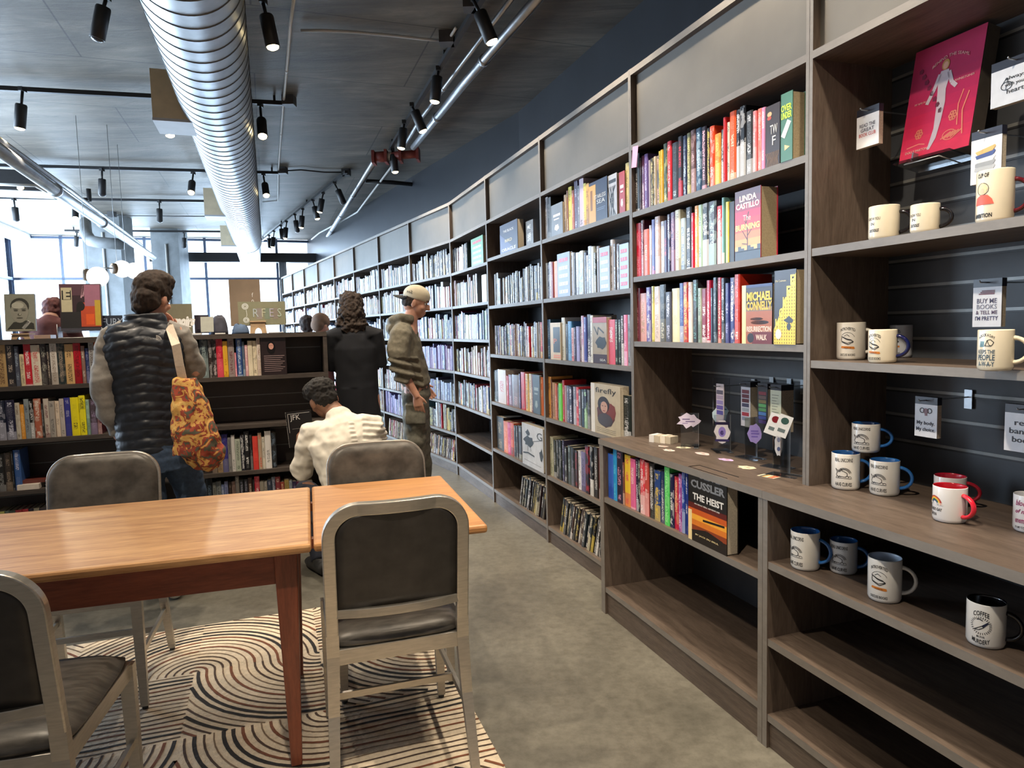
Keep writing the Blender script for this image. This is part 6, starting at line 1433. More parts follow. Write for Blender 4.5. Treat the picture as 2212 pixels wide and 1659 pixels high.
for q in range(4): A.line([(-w_ * .4, -h_ * (.2 + .05 * q)), (-w_ * .1, -h_ * (.18 + .05 * q))], .0012, cm('b8b4a0', .6)); A.line([(-w_ * .43, h_ * (.06 - .035 * q)), (-w_ * .24, h_ * (.06 - .035 * q))], .0012, cm('6a6450', .6))
o = A.b.build('cover_print', parent=t); o.matrix_local = FX(w_ / 2, h_ / 2, -.001)
text('E', h_ * .26, cm('c8c0a0', .5), t, FX(w_ * .17, h_ * .76, -.0022), bold=.004)
x0, _ = isl(1, 126, 715, .08); x1, _ = isl(1, 222, 715, .08)
t = thing('acrylic_easel', 'clear acrylic easel shelf under the letter E book', 'easel', mw=islX(1) @ Matrix.Translation((x0, .06, ZT)))
W_ = x1 - x0
MB().box(0, 0, .040, W_, .10, .043, M['acryl']).box(0, 0, .0, .003, .10, .07, M['acryl']).box(W_ - .003, 0, 0, W_, .10, .07, M['acryl']).box(0, -.003, .030, W_, 0, .060, M['acryl']).build('acrylic_sheet', parent=t)
MB().tube([(0, 0, .001), (0, 0, .085)], .002, M['white'], 6).tube([(W_, 0, .001), (W_, 0, .06)], .002, M['white'], 6).tube([(0, 0, .002), (W_ * .3, -.01, .002), (W_ * .7, .01, .002), (W_, 0, .002)], .0025, M['white'], 6).build('bright_edge', parent=t)
t, w_, h_ = board('chalk_sign', 'small dark sign with bluish letters left of the vest shoulder', 'sign', 1, 222, 266, 681, 724, .16, cm('2c3444', .5), .01)
text('FURY', h_ * .5, cm('a8b8d0', .5), t, FX(w_ / 2, h_ * .66, -.001), sx=.8); text('WAR', h_ * .2, cm('a8b8d0', .5), t, FX(w_ / 2, h_ * .25, -.001))
t, w_, h_ = board('chalk_sign', 'olive grey chalk sign reading memoirs in white script', 'sign', 0, 340, 417, 656, 722, .14, cm('6e6a58', .7), .012)
text('memoirs', h_ * .40, M['white'], t, FX(w_ * .60, h_ * .42, -.001), shear=.3, sx=.66, bold=.006); A = Art(); A.line([(w_ * .28, h_ * .22), (w_ * .55, h_ * .27), (w_ * .96, h_ * .24)], .0028, M['white']); A.line([(w_ * .4, h_ * .10), (w_ * .66, h_ * .10)], .0018, M['white']); o = A.b.build('underline', parent=t); o.matrix_local = FX(0, 0, -.001)
t, w_, h_ = board('book', 'dark plum book standing open beside the memoirs sign', 'book', 0, 421, 452, 680, 719, .20, cm('2c2430', .5), .02)
t, w_, h_ = board('card', 'pale grey card leaning between the memoirs sign and the dark bag', 'card', 0, 434, 462, 683, 717, .12, cm('9a9c94', .6), .004, 14)
# a dark slouchy bag
def lump(label, name, cat, k, u0, u1, vt, y, m, seed=0, dep=.14):
    x0, _ = isl(k, u0, 715, y); x1, _ = isl(k, u1, 715, y); _, zt = isl(k, (u0 + u1) / 2, vt, y)
    b = MB(); n = 14; V = []; F = []
    W_ = x1 - x0; H_ = zt - ZT
    for j in range(9):
        for i in range(n):
            a_ = 2 * pi * i / n; q = j / 8; rr = cos(q * pi / 2) ** .55
            V.append((W_ / 2 + W_ / 2 * rr * cos(a_) * (1 + .12 * noise.noise(Vector((i * .9, j, seed)))), dep / 2 * rr * sin(a_), H_ * sin(q * pi / 2) * (1 + .15 * noise.noise(Vector((i * .5, j * .7, seed + 3))))))
    for j in range(8):
        for i in range(n): F.append((j * n + i, j * n + (i + 1) % n, (j + 1) * n + (i + 1) % n, (j + 1) * n + i))
    F.append(tuple(range(n))[::-1]); F.append(tuple(range(8 * n, 9 * n)))
    o = tag(b.add(V, F, m, True).build(name), label, cat); o.matrix_world = islX(k) @ Matrix.Translation((x0, y + dep / 2, ZT)); return o
lump('dark slouching cloth bundle on the island top beside the pale card', 'cloth_bundle', 'cloth', 0, 452, 492, 682, .25, plain('dark_cloth', (.05, .05, .07), .9, 0, .4, 12, .2), 1)
lump('small blue cloth heap left of the wooden easel on the island top', 'cloth_bundle', 'cloth', 0, 500, 538, 700, .10, plain('blue_cloth', (.07, .11, .19), .9, 0, .4, 14, .2), 4, .12)
t, w_, h_ = board('tall_sign', 'tall brown kraft board with small white letters behind the flowered chalk sign', 'sign', 0, 499, 566, 603, 704, .34, plain('kraft_board', (.22, .165, .12), .8, 0, .12, 6), .012, 2)
for k_, ch in enumerate('for'): text(ch, h_ * .13, M['white'], t, FX(w_ * .74, h_ * (.48 + .12 * (2 - k_) - .06), -.001), sx=.8)
stand_wood('small pale wooden easel under the flowered chalk sign', 0, 540, 577, 693, .10)
t, w_, h_ = board('chalk_sign', 'olive chalk sign with flowers and large outlined coloured letters', 'sign', 0, 516, 618, 651, 703, .14, cm('757560', .7), .012, 5, zb=ZT + .055)
for q, (ch, c) in enumerate(zip('RFES', ['9aa4a8', 'a4a490', '9a96a4', '9ca89c'])): text(ch, h_ * .52, cm(c, .7), t, FX(w_ * (.36 + .17 * q), h_ * .50, -.001), sx=.8)
for q, c in enumerate(['7c7674', '6a7668', '787068']): MB().add([(w_ * (.38 + .17 * q), -.0005, h_ * .25), (w_ * (.50 + .17 * q), -.0005, h_ * .25), (w_ * (.50 + .17 * q), -.0005, h_ * .72), (w_ * (.38 + .17 * q), -.0005, h_ * .72)], [(0, 1, 2, 3)], cm(c, .7)).build('chalk_shading', parent=t)
A = Art()
for cx, cy, rr in ((w_ * .15, h_ * .80, .020), (w_ * .16, h_ * .22, .018)):
    for q in range(3): A.arc(cx, cy, rr * (1 - .3 * q), 0, 2 * pi, .0012, cm('c8ccc8', .7), 10)
A.line([(w_ * .17, h_ * .65), (w_ * .18, h_ * .45), (w_ * .17, h_ * .35)], .001, cm('c8ccc8', .7)); o = A.b.build('flower_drawing', parent=t); o.matrix_local = FX(0, 0, -.001)
def flat(label, k, u0, u1, y, th, m, dep=.16, name='flat_book', cat='book'):
    x0, _ = isl(k, u0, 715, y); x1, _ = isl(k, u1, 715, y)
    t = tag(MB().box(0, 0, 0, x1 - x0, dep, th, m).build(name, bevel=.001), label, cat); t.matrix_world = islX(k) @ Matrix.Translation((x0, y, ZT + .0002)); return t
flat('thin pale book lying flat right of the portrait easel', 1, 72, 108, .08, .022, cm('b89c8c'), .12)
flat('white sheet of paper lying on the island top below the chalk sign', 0, 580, 612, .06, .006, M['white'], .10, 'paper_stack', 'paper')
flat('white paper curl lying left of the pale card', 0, 412, 434, .02, .010, M['white'], .08, 'paper_stack', 'paper')
flat('white paper curl lying right of the pale card', 0, 464, 486, .04, .008, M['white'], .05, 'paper_stack', 'paper')
xq, _ = plane_x(('i', 1), 38, 1050, .02); xr, _ = plane_x(('i', 1), 86, 1050, .02)
t = tag(MB().box(0, 0, 0, xr - xq, .2, .032, cm('e0d4c8')).build('flat_book', bevel=.001), 'white book lying flat beside the blue spine on the island', 'book'); t.matrix_world = islX(1) @ Matrix.Translation((xq, .006, .5052))
t = tag(MB().box(0, 0, 0, .17, .14, .02, cm('6a3830')).build('flat_book', bevel=.001), 'brown book lying flat on top of the white one on the island', 'book'); t.matrix_world = islX(1) @ Matrix.Translation((xq + .01, .04, .5377))
# ================================================================== people
def V3(*a): return Vector(a)
def skin(name, c): 
    m, nt, b = _new(name); n = _noise(nt, 30, 3); r = _ramp(nt, n.outputs[0], [(.3, shade(c, .9)), (.7, shade(c, 1.08))]); nt.links.new(r.outputs[0], b.inputs['Base Color'])
    b.inputs['Roughness'].default_value = .55; b.inputs['Subsurface Weight'].default_value = .08; return m
SK1 = skin('light_skin', (.58, .30, .21)); SK2 = skin('brown_skin', (.26, .125, .075)); SK3 = skin('tan_skin', (.42, .22, .15))
def solid(mb, name, mats, parent, voxel, smooth=3, disp=None, mat=None):
    """closed shapes of one builder fused into a single continuous skin"""
    me = bpy.data.meshes.new('tmp'); me.from_pydata([tuple(p) for p in mb.v], [], mb.f)
    o = bpy.data.objects.new('tmp', me); COL.objects.link(o)
    md = o.modifiers.new('r', 'REMESH'); md.mode = 'VOXEL'; md.voxel_size = voxel
    sm = o.modifiers.new('s', 'SMOOTH'); sm.iterations = smooth; sm.factor = .5
    dg = C.evaluated_depsgraph_get(); m2 = bpy.data.meshes.new_from_object(o.evaluated_get(dg))
    bpy.data.objects.remove(o); bpy.data.meshes.remove(me)
    if disp:
        nr = [v.normal.copy() for v in m2.vertices]
        for v, n in zip(m2.vertices, nr): v.co = v.co + n * disp(v.co, n)
    m2.materials.clear()
    for m_ in (mats if isinstance(mats, list) else [mats]): m2.materials.append(m_)
    m2.polygons.foreach_set('use_smooth', [True] * len(m2.polygons))
    if mat: m2.polygons.foreach_set('material_index', [mat(p.center) for p in m2.polygons])
    m2.name = name; q = bpy.data.objects.new(name, m2); COL.objects.link(q); q.parent = parent
    return q
def ellip(mb, c, rx, ry, rz, X=None, n=14):
    vs = []; fs = []
    for j in range(1, n):
        a = -pi / 2 + pi * j / n
        for i in range(2 * n): t = pi * i / n; vs.append(V3(rx * cos(a) * cos(t), ry * cos(a) * sin(t), rz * sin(a)))
    vs += [V3(0, 0, -rz), V3(0, 0, rz)]
    if X is not None: vs = [X @ p for p in vs]
    vs = [p + Vector(c) for p in vs]; m_ = 2 * n
    for j in range(n - 2):
        for i in range(m_): fs.append((j * m_ + i, j * m_ + (i + 1) % m_, (j + 1) * m_ + (i + 1) % m_, (j + 1) * m_ + i))
    b0 = len(vs) - 2
    for i in range(m_): fs.append((b0, (i + 1) % m_, i)); fs.append((b0 + 1, (n - 2) * m_ + i, (n - 2) * m_ + (i + 1) % m_))
    mb.add(vs, fs)
def hand(mb, w, d, up, s=1.0, curl=.35, side=1):
    """w wrist point, d direction toward the fingers, up = back of the hand, side: +1 thumb on d x up side"""
    d = d.normalized(); up = (up - d * up.dot(d)).normalized(); q = d.cross(up) * side
    pm = w + d * .045 * s
    mb.tube([w - d * .02, w + d * .01, pm, w + d * .085 * s], [.024 * s, .028 * s, .038 * s, .038 * s], None, 14, ry=[.019 * s, .017 * s, .015 * s, .012 * s], up=up)
    for k, (off, L) in enumerate([(.030, .070), (.010, .080), (-.011, .074), (-.031, .058)]):
        p = w + d * .082 * s + q * off * s; pts = [p - d * .01]; dd = d.copy()
        for j, f in enumerate((.45, .32, .23)):
            pts.append(p); 
            c_ = curl * (1 + .25 * k) * (.5 + .6 * j); dd = (d * cos(c_) - up * sin(c_)); p = p + dd * L * f * s
        pts.append(p); mb.tube(pts, [.0088 * s, .0088 * s, .0085 * s, .0078 * s, .0062 * s], None, 8)
    p = w + d * .022 * s + q * .026 * s; dd = (d * .75 + q * .6 - up * .25).normalized()
    mb.tube([p - dd * .01, p, p + dd * .032 * s, p + (dd * .055 + d * .012) * s], [.012 * s, .0125 * s, .0105 * s, .0075 * s], None, 8)
def headX(c, yaw, pitch, roll=0):
    return Matrix.Translation(c) @ Matrix.Rotation(yaw, 4, 'Z') @ Matrix.Rotation(roll, 4, 'Y') @ Matrix.Rotation(pitch, 4, 'X')
def head_shape(mb, X, s=1.0):
    """faces +y; origin at the skull centre"""
    def E(c, rx, ry, rz, R_=None):
        k = MB(); ellip(k, (0, 0, 0), rx * s, ry * s, rz * s, R_); vs = [X @ (p + Vector(c) * s) for p in k.v]; mb.add(vs, k.f)
    E((0, -.005, .02), .076, .095, .088); E((0, .030, -.035), .062, .062, .075); E((0, .055, -.078), .036, .034, .032); E((0, -.03, -.02), .066, .062, .07)
    E((0, .098, -.018), .013, .018, .024, Matrix.Rotation(-.35, 4, 'X')); E((0, .112, -.030), .012, .012, .010); E((0, .086, .028), .05, .012, .012)
    E((0, .086, -.062), .024, .012, .008); E((0, .084, -.074), .020, .011, .007)
    for q in (-1, 1): E((q * .076, -.004, -.018), .010, .019, .031); E((q * .040, .066, -.030), .022, .022, .020)
def person(label, loc, rz, J, height=1.75, sk=None, shoes=None, voxel=.007, eyes=True, groundz=0, cat='person'):
    t = thing('person', label, cat, (loc[0], loc[1], 0), rz)
    mb = MB(); U = V3(0, 1, 0)
    hip = J['hip']; chest = J['chest']; neck = J['neck']
    mb.tube([hip - V3(0, 0, .08), hip, hip.lerp(chest, .5), chest, neck.lerp(chest, .35), neck, neck + (J['head'] - neck) * .4, J['head'] - V3(0, .0, .03)], [.10, .145, .125, .15, .12, .062, .054, .05], None, 18, ry=[.08, .105, .095, .105, .08, .058, .054, .05], up=U)
    for s_ in ('L', 'R'):
        sh, el, wr = J['sh' + s_], J['el' + s_], J['wr' + s_]
        mb.tube([chest.lerp(sh, .55), sh, sh.lerp(el, .3), el, el.lerp(wr, .3), wr, wr + (wr - el).normalized() * .02], [.05, .050, .044, .036, .038, .026, .024], None, 12)
        kn, an = J['kn' + s_], J['an' + s_]; hp = J['hp' + s_]
        mb.tube([hp + V3(0, 0, .06), hp, hp.lerp(kn, .4), kn, kn.lerp(an, .3), an, an - V3(0, 0, .04)], [.08, .085, .075, .052, .052, .035, .036], None, 14)
        f = J.get('ft' + s_, V3(0, 1, 0)).normalized()
        mb.tube([an - V3(0, 0, .035) - f * .05, an - V3(0, 0, .045), an - V3(0, 0, .055) + f * .09, an - V3(0, 0, .06) + f * .15], [.032, .036, .042, .030], None, 12, ry=[.034, .032, .022, .016], up=V3(0, 0, 1))
        hd = J.get('hd' + s_, ((wr - el).normalized(), V3(0, 1, 0)))
        hand(mb, wr, hd[0], hd[1], side=J.get('ts' + s_, 1), curl=J.get('curl' + s_, .35))
    X = headX(J['head'], *J.get('headrot', (0, 0, 0)))
    head_shape(mb, X)
    b = solid(mb, 'body', sk, t, voxel, 2)
    if eyes:
        for q in (-1, 1):
            e = MB(); ellip(e, (0, 0, 0), .0105, .0105, .0105, n=8); e.v = [X @ (p + V3(q * .032, .077, .004)) for p in e.v]; o = e.build('eye', plain('eye_white', (.6, .58, .55), .2), t)
            e = MB(); ellip(e, (0, 0, 0), .0055, .004, .0055, n=8); e.v = [X @ (p + V3(q * .032, .0865, .004)) for p in e.v]; e.build('iris', plain('eye_iris', (.04, .02, .01), .2), o)
            e = MB(); e.tube([V3(q * .018, .094, .024), V3(q * .034, .092, .030), V3(q * .050, .082, .026)], [.004, .005, .003], None, 6); e.v = [X @ p for p in e.v]; e.build('eyebrow', J.get('brow', M['black']), t)
    if shoes:
        for s_ in ('L', 'R'):
            an = J['an' + s_]; f = J.get('ft' + s_, V3(0, 1, 0)).normalized(); e = MB(); z0 = an.z - .085
            base = V3(an.x, an.y, z0)
            e.tube([base + V3(0, 0, .045) - f * .075, base + V3(0, 0, .05) - f * .06, base + V3(0, 0, .052), base + V3(0, 0, .04) + f * .11, base + V3(0, 0, .03) + f * .19, base + V3(0, 0, .028) + f * .20], [.028, .040, .044, .050, .034, .02], None, 16, ry=[.035, .045, .05, .038, .026, .016], up=V3(0, 0, 1))
            e.tube([base + V3(0, 0, .06), base + V3(0, 0, .105)], [.045, .048], None, 14)
            solid(e, 'shoe', shoes, t, .007, 2)
    return t, X
def wr_(sc, amp, sx_=1, sz_=1, seed=0): return lambda p, n: amp * (noise.noise(V3(p.x * sc * sx_ + seed, p.y * sc, p.z * sc * sz_)) + .5 * noise.noise(V3(p.x * sc * 2.1 * sx_, p.y * sc * 2.1 + seed, p.z * sc * 2.1 * sz_)))
def hairmat(name, c, sc=60): return plain(name, c, .85, 0, .5, sc, .35, stretch=(1, 1, .35))
def pxz(u, v, u0, Y, x=True):
    th = atan2(u0 - 1106, FPX); return (u - u0) * Y * cos(th) / FPX, EYE - (v - (708 + .026 * (1106 - u))) * Y / FPX
# ---- man in the quilted vest
def vest_man():
    u0, Y = 305, 3.55
    def P(u, v, y=0): x, z = pxz(u, v, u0, Y); return V3(x, y, z)
    J = dict(hip=V3(.04, .0, .86), chest=V3(.01, -.005, 1.25), neck=V3(.035, .02, 1.475), head=V3(.062, .055, 1.61), headrot=(-.62, -.30, .05),
             shL=P(238, 724), elL=P(218, 832, -.04), wrL=V3(-.14, .06, .90), hdL=(V3(.15, .35, -.9), V3(-1, 0, 0)), shR=P(392, 720), elR=V3(.243, .08, 1.205), wrR=V3(.15, .20, 1.42), hdR=(V3(-.35, -.1, .9), V3(.6, .7, 0)), tsR=-1, curlR=1.0,
             hpL=V3(-.05, 0, .84), knL=V3(.0, .02, .46), anL=V3(.07, .03, .085), hpR=V3(.13, .0, .84), knR=V3(.20, .10, .47), anR=V3(.285, .22, .085), ftL=V3(-.15, 1, 0), ftR=V3(.3, 1, 0), brow=hairmat('brown_hair', (.035, .022, .016)))
    a = at_z(305, 1310, 0)
    loc = at_y(305, 728, Y)
    t, X = person('person in a dark quilted vest and jeans standing with back turned, hand at chin', (loc.x, loc.y), radians(25), J, sk=SK1, shoes=plain('white_sneaker', (.6, .58, .55), .6))
    U = V3(0, 1, 0)
    # grey sweater: sleeves and collar
    mb = MB()
    mb.tube([J['shL'] + V3(.07, 0, .03), J['shL'], J['shL'].lerp(J['elL'], .5) + V3(-.010, 0, 0), J['elL'], J['elL'].lerp(J['wrL'], .45) + V3(-.01, -.01, 0), J['wrL'] + V3(0, -.01, .01)], [.05, .052, .056, .058, .054, .044], None, 16)
    mb.tube([J['shR'] + V3(-.07, 0, .03), J['shR'], J['shR'].lerp(J['elR'], .5), J['elR'], J['elR'].lerp(J['wrR'], .5), J['wrR']], [.05, .056, .060, .060, .052, .042], None, 16)
    mb.tube([V3(.01, 0, .95), V3(.01, 0, 1.2), V3(.02, 0, 1.40), V3(.04, .01, 1.47)], [.13, .155, .12, .07], None, 20, ry=[.10, .11, .09, .065], up=U)
    solid(mb, 'sweater', plain('grey_sweater', (.27, .255, .235), .9, 0, .18, 30, .2), t, .009, 3, wr_(9, .012, 1, 1.6))
    # vest
    mb = MB(); k = lambda v: EYE - (v - 728.5) * Y / FPX
    rows = [(k(998), -.128 + .0, .158), (k(985), -.140, .168), (k(930), -.135, .165), (k(860), -.142, .172), (k(800), -.165, .180), (k(755), -.178, .190), (k(728), -.165, .190), (k(712), -.140, .172), (k(700), -.075, .120), (k(690), -.065, .105), (k(679), -.062, .098)]
    mb.tube([V3((a_ + b_) / 2, .0 if z > 1.3 else .0, z) for z, a_, b_ in rows], [(b_ - a_) / 2 + .010 for z, a_, b_ in rows], None, 36, ry=[.108, .118, .118, .125, .130, .132, .122, .098, .080, .076, .074], up=U)
    def quilt(p, n):
        dx = p.x - .01; zz = p.z + .22 * abs(dx) * (1 if p.z > 1.15 else .5)
        a_ = abs(sin(pi * zz / .047)); b_ = abs(sin(pi * (dx + .012 * sin(zz * 134)) / .075))
        f = min(1, (p.z - .79) / .03) if p.z < .82 else 1
        return (.007 * (a_ ** .6) + .0035 * b_ ** .5 - .005) * f + .007 * noise.noise(V3(p.x * 14, p.y * 14, p.z * 22))
    solid(mb, 'vest', plain('navy_quilted_nylon', (.010, .014, .023), .48, 0, .3, 20, .05, coat=.04), t, .0055, 1, quilt)
    o = text('THE NORTH FACE', .0115, M['white'], t, None, 'logo_text', ext=.0004, sx=.75)
    for v in o.data.vertices: v.co = V3(v.co.x + .052, -.1415, v.co.y + 1.392)
    A = Art(); A.poly([(0, 0)] + [(.024 * cos(q * pi / 16), .024 * sin(q * pi / 16)) for q in range(9)], M['white']); 
    for rr in (.011, .017): A.arc(0, 0, rr, 0, pi / 2, .0012, cm('202838'), 8)
    o = A.b.build('logo', parent=t); o.matrix_local = Matrix.Translation((.074, -.142, 1.386)) @ Matrix.Rotation(pi / 2, 4, 'X')
    # jeans
    mb = MB(); mb.tube([V3(.045, 0, .70), V3(.04, 0, .78), V3(.03, 0, .90), V3(.02, 0, .96)], [.155, .160, .148, .13], None, 24, ry=[.12, .122, .112, .10], up=U)
    for s_, q in (('L', -1), ('R', 1)): mb.tube([J['hp' + s_] + V3(0, 0, -.02), J['hp' + s_].lerp(J['kn' + s_], .4), J['kn' + s_], J['kn' + s_].lerp(J['an' + s_], .5), J['an' + s_] + V3(0, -.01, .0)], [.096, .090, .070, .062, .058], None, 18)
    solid(mb, 'jeans', plain('blue_denim', (.035, .062, .115), .85, 0, .25, 50, .15), t, .009, 3, wr_(12, .007, 1, 2.2, 5))
    # hair
    mb = MB()
    def HE(c, rx, ry, rz): kk = MB(); ellip(kk, (0, 0, 0), rx, ry, rz); mb.add([X @ (p + Vector(c)) for p in kk.v], kk.f)
    HE((0, -.012, .042), .090, .106, .096); HE((0, -.045, -.02), .078, .070, .088); HE((-.01, .035, .090), .080, .070, .050); HE((0, -.055, -.07), .058, .045, .045); HE((.015, .0, .085), .080, .085, .060)
    solid(mb, 'hair', hairmat('brown_hair', (.035, .022, .016)), t, .007, 1, lambda p, n: .006 * noise.noise(p * 20) + .005 * noise.noise(p * 60))
    return t, loc
vm, vloc = vest_man()
def tote():
    Y = 3.40; u0 = 425
    def P(u, v, dy=0): return at_y(u, v, Y + dy)
    o = P(425, 900)
    t = thing('tote_bag', 'orange and brown patterned tote bag hanging from the shoulder of the man in the vest', 'bag', (o.x, o.y, .75))
    m, nt, b = _new('patterned_tote_fabric'); n = _noise(nt, 14, 3, .6, dist=1.5); v = nt.nodes.new('ShaderNodeTexVoronoi'); v.inputs['Scale'].default_value = 26
    tcx = nt.nodes.new('ShaderNodeTexCoord'); nt.links.new(tcx.outputs['Object'], v.inputs[0])
    r = _ramp(nt, n.outputs[0], [(.34, (.09, .085, .055)), (.42, (.30, .05, .025)), (.50, (.62, .34, .09)), (.60, (.68, .44, .14)), (.68, (.38, .09, .04))]); r.color_ramp.interpolation = 'CONSTANT'
    r2 = _ramp(nt, v.outputs['Distance'], [(.10, (.25, .15, .10)), (.28, (1, 1, 1))])
    mx_ = nt.nodes.new('ShaderNodeMix'); mx_.data_type = 'RGBA'; mx_.blend_type = 'MULTIPLY'; mx_.inputs[0].default_value = .8; nt.links.new(r.outputs[0], mx_.inputs[6]); nt.links.new(r2.outputs[0], mx_.inputs[7]); nt.links.new(mx_.outputs[2], b.inputs['Base Color']); b.inputs['Roughness'].default_value = .85
    rows = [(817, 376, 424), (835, 374, 430), (870, 371, 445), (910, 372, 458), (950, 374, 474), (978, 377, 486), (992, 381, 478), (1003, 396, 440)]
    th = [.028, .045, .06, .07, .075, .07, .055, .03]
    vs = []; seg = 20
    mb = MB(); pts = [P((a_ + b_) / 2, v_, .05) for v_, a_, b_ in rows]; rr = [(b_ - a_) / 2 * Y / FPX for v_, a_, b_ in rows]
    mb.tube([p - Vector(t.location) for p in pts], rr, None, 24, ry=th, up=(.25, -1, 0))
    solid(mb, 'bag_body', m, t, .007, 2, wr_(14, .012, 1.6, 1))
    q0 = P(366, 706, .12) - Vector(t.location); q1 = P(380, 745, .0) - Vector(t.location); q2 = P(388, 790, .02) - Vector(t.location); q3 = P(395, 822, .05) - Vector(t.location); q9 = P(362, 700, .28) - Vector(t.location); q8 = P(372, 735, .36) - Vector(t.location)
    b2 = MB(); bar(b2, [q8, q9, q0, q1, q2, q3], .0205, .0025, plain('cream_cotton_strap', (.62, .52, .42), .9, 0, .08, 80), (.2, -1, .1)); b2.build('strap', parent=t)
tote()
# ---- crouching man in the white shirt
def crouch():
    u0, Y = 735, 3.85
    J = dict(hip=V3(.04, -.10, .36), chest=V3(.0, .03, .78), neck=V3(-.035, .12, .955), head=V3(-.115, .20, 1.05), headrot=(.40, -.45, -.2),
             shL=V3(-.175, .08, .86), elL=V3(-.255, .12, .615), wrL=V3(-.27, .30, .74), hdL=(V3(.0, .15, .95), V3(-.9, -.2, 0)), curlL=.9, shR=V3(.145, .04, .885), elR=V3(.20, .25, .66), wrR=V3(.02, .42, .66), hdR=(V3(-.9, .3, .1), V3(0, -.3, .9)),
             hpL=V3(-.07, -.08, .34), knL=V3(-.24, .38, .46), anL=V3(-.17, .10, .085), hpR=V3(.12, -.08, .34), knR=V3(.22, .34, .44), anR=V3(.18, .04, .085), ftL=V3(-.4, 1, 0), ftR=V3(.2, 1, 0), brow=hairmat('black_hair', (.012, .010, .009)))
    loc = at_y(u0, 720, Y)
    t, X = person('person in a white shirt crouching low in front of the island shelves, seen from behind', (loc.x, loc.y), radians(14), J, sk=SK2, shoes=plain('dark_shoe', (.03, .03, .03), .6))
    t.scale = (1, 1, .965)
    U = V3(0, 1, 0); mb = MB()
    mb.tube([V3(.05, -.13, .28), V3(.05, -.12, .36), V3(.045, -.09, .50), V3(.02, -.02, .66), V3(.0, .03, .80), V3(-.01, .06, .88), V3(-.03, .10, .935), V3(-.042, .125, .975)], [.165, .17, .165, .185, .205, .185, .085, .066], None, 26, ry=[.13, .135, .13, .135, .13, .105, .075, .062], up=U)
    mb.tube([V3(-.10, .07, .87), J['shL'], J['shL'].lerp(J['elL'], .5), J['elL'] + V3(0, 0, .01), J['elL'].lerp(J['wrL'], .3)], [.075, .080, .073, .066, .055], None, 18)
    mb.tube([V3(.07, .05, .89), J['shR'], J['shR'].lerp(J['elR'], .5), J['elR'], J['elR'].lerp(J['wrR'], .3)], [.075, .085, .078, .066, .055], None, 18)
    def folds(p, n):
        g = .010 * noise.noise(V3(p.x * 10, p.y * 8, p.z * 16)) + .006 * noise.noise(V3(p.x * 26 + p.z * 16, p.y * 14, p.z * 26 - p.x * 14))
        if n.y < 0 and abs(p.x - .04 + (p.z - .9) * .12) < .014 and p.z < .93: g += .004 + .0035 * sin(p.z * 260)
        if p.x > .10: g += .0045 * sin(p.z * 190 + p.x * 30)
        return g
    solid(mb, 'shirt', plain('white_cotton', (.66, .62, .54), .9, 0, .05, 40), t, .0065, 2, folds)
    mb = MB(); mb.tube([V3(.045, -.12, .24), V3(.045, -.11, .34), V3(.045, -.09, .46)], [.13, .165, .15], None, 20, ry=[.11, .135, .11], up=U)
    for s_ in 'LR': mb.tube([J['hp' + s_], J['hp' + s_].lerp(J['kn' + s_], .5), J['kn' + s_], J['kn' + s_].lerp(J['an' + s_], .5), J['an' + s_]], [.10, .092, .078, .065, .055], None, 16)
    solid(mb, 'trousers', plain('dark_navy_trousers', (.02, .024, .04), .85, 0, .2, 30), t, .009, 3, wr_(12, .006))
    mb = MB()
    def HE(c, rx, ry, rz): kk = MB(); ellip(kk, (0, 0, 0), rx, ry, rz); mb.add([X @ (p + Vector(c)) for p in kk.v], kk.f)
    HE((0, -.01, .050), .088, .104, .080); HE((0, .035, .085), .082, .072, .050); HE((0, -.05, .00), .074, .058, .075); HE((-.02, .06, .07), .06, .05, .045)
    solid(mb, 'hair', hairmat('black_hair', (.012, .010, .009), 120), t, .006, 1, lambda p, n: .008 * noise.noise(p * 45) + .006 * noise.noise(p * 90))
    # the book in his hand
    x0, z1 = pxz(612, 925, u0, Y); x1, z0 = pxz(648, 992, u0, Y)
    Xb = Matrix.Translation((loc.x, loc.y, 0)) @ Matrix.Rotation(radians(14), 4, 'Z') @ Matrix.Translation((x0 - .02, .37, z0 + .015)) @ Matrix.Rotation(radians(-4), 4, 'Y')
    bk = thing('book', 'black book lettered JFK held by the crouching man', 'book', mw=Xb)
    w_, h_ = .15, .215
    MB().box(0, 0, 0, w_, .002, h_, cm('17161a')).box(0, .022, 0, w_, .024, h_, cm('17161a')).box(0, 0, 0, .002, .024, h_, cm('d8d4cc')).build('cover', parent=bk); MB().box(.002, .002, .003, w_ - .003, .022, h_ - .003, M['pages']).build('page_block', parent=bk)
    text('JFK', .045, M['white'], bk, FX(.055, h_ - .035, -.001), sx=.9); MB().box(.012, -.001, .09, .014, 0, h_ - .01, M['white']).box(.012, -.001, h_ - .012, w_ - .01, 0, h_ - .010, M['white']).box(.03, -.001, .11, .10, 0, .112, cm('8a8a8a')).build('cover_art', parent=bk)
crouch()
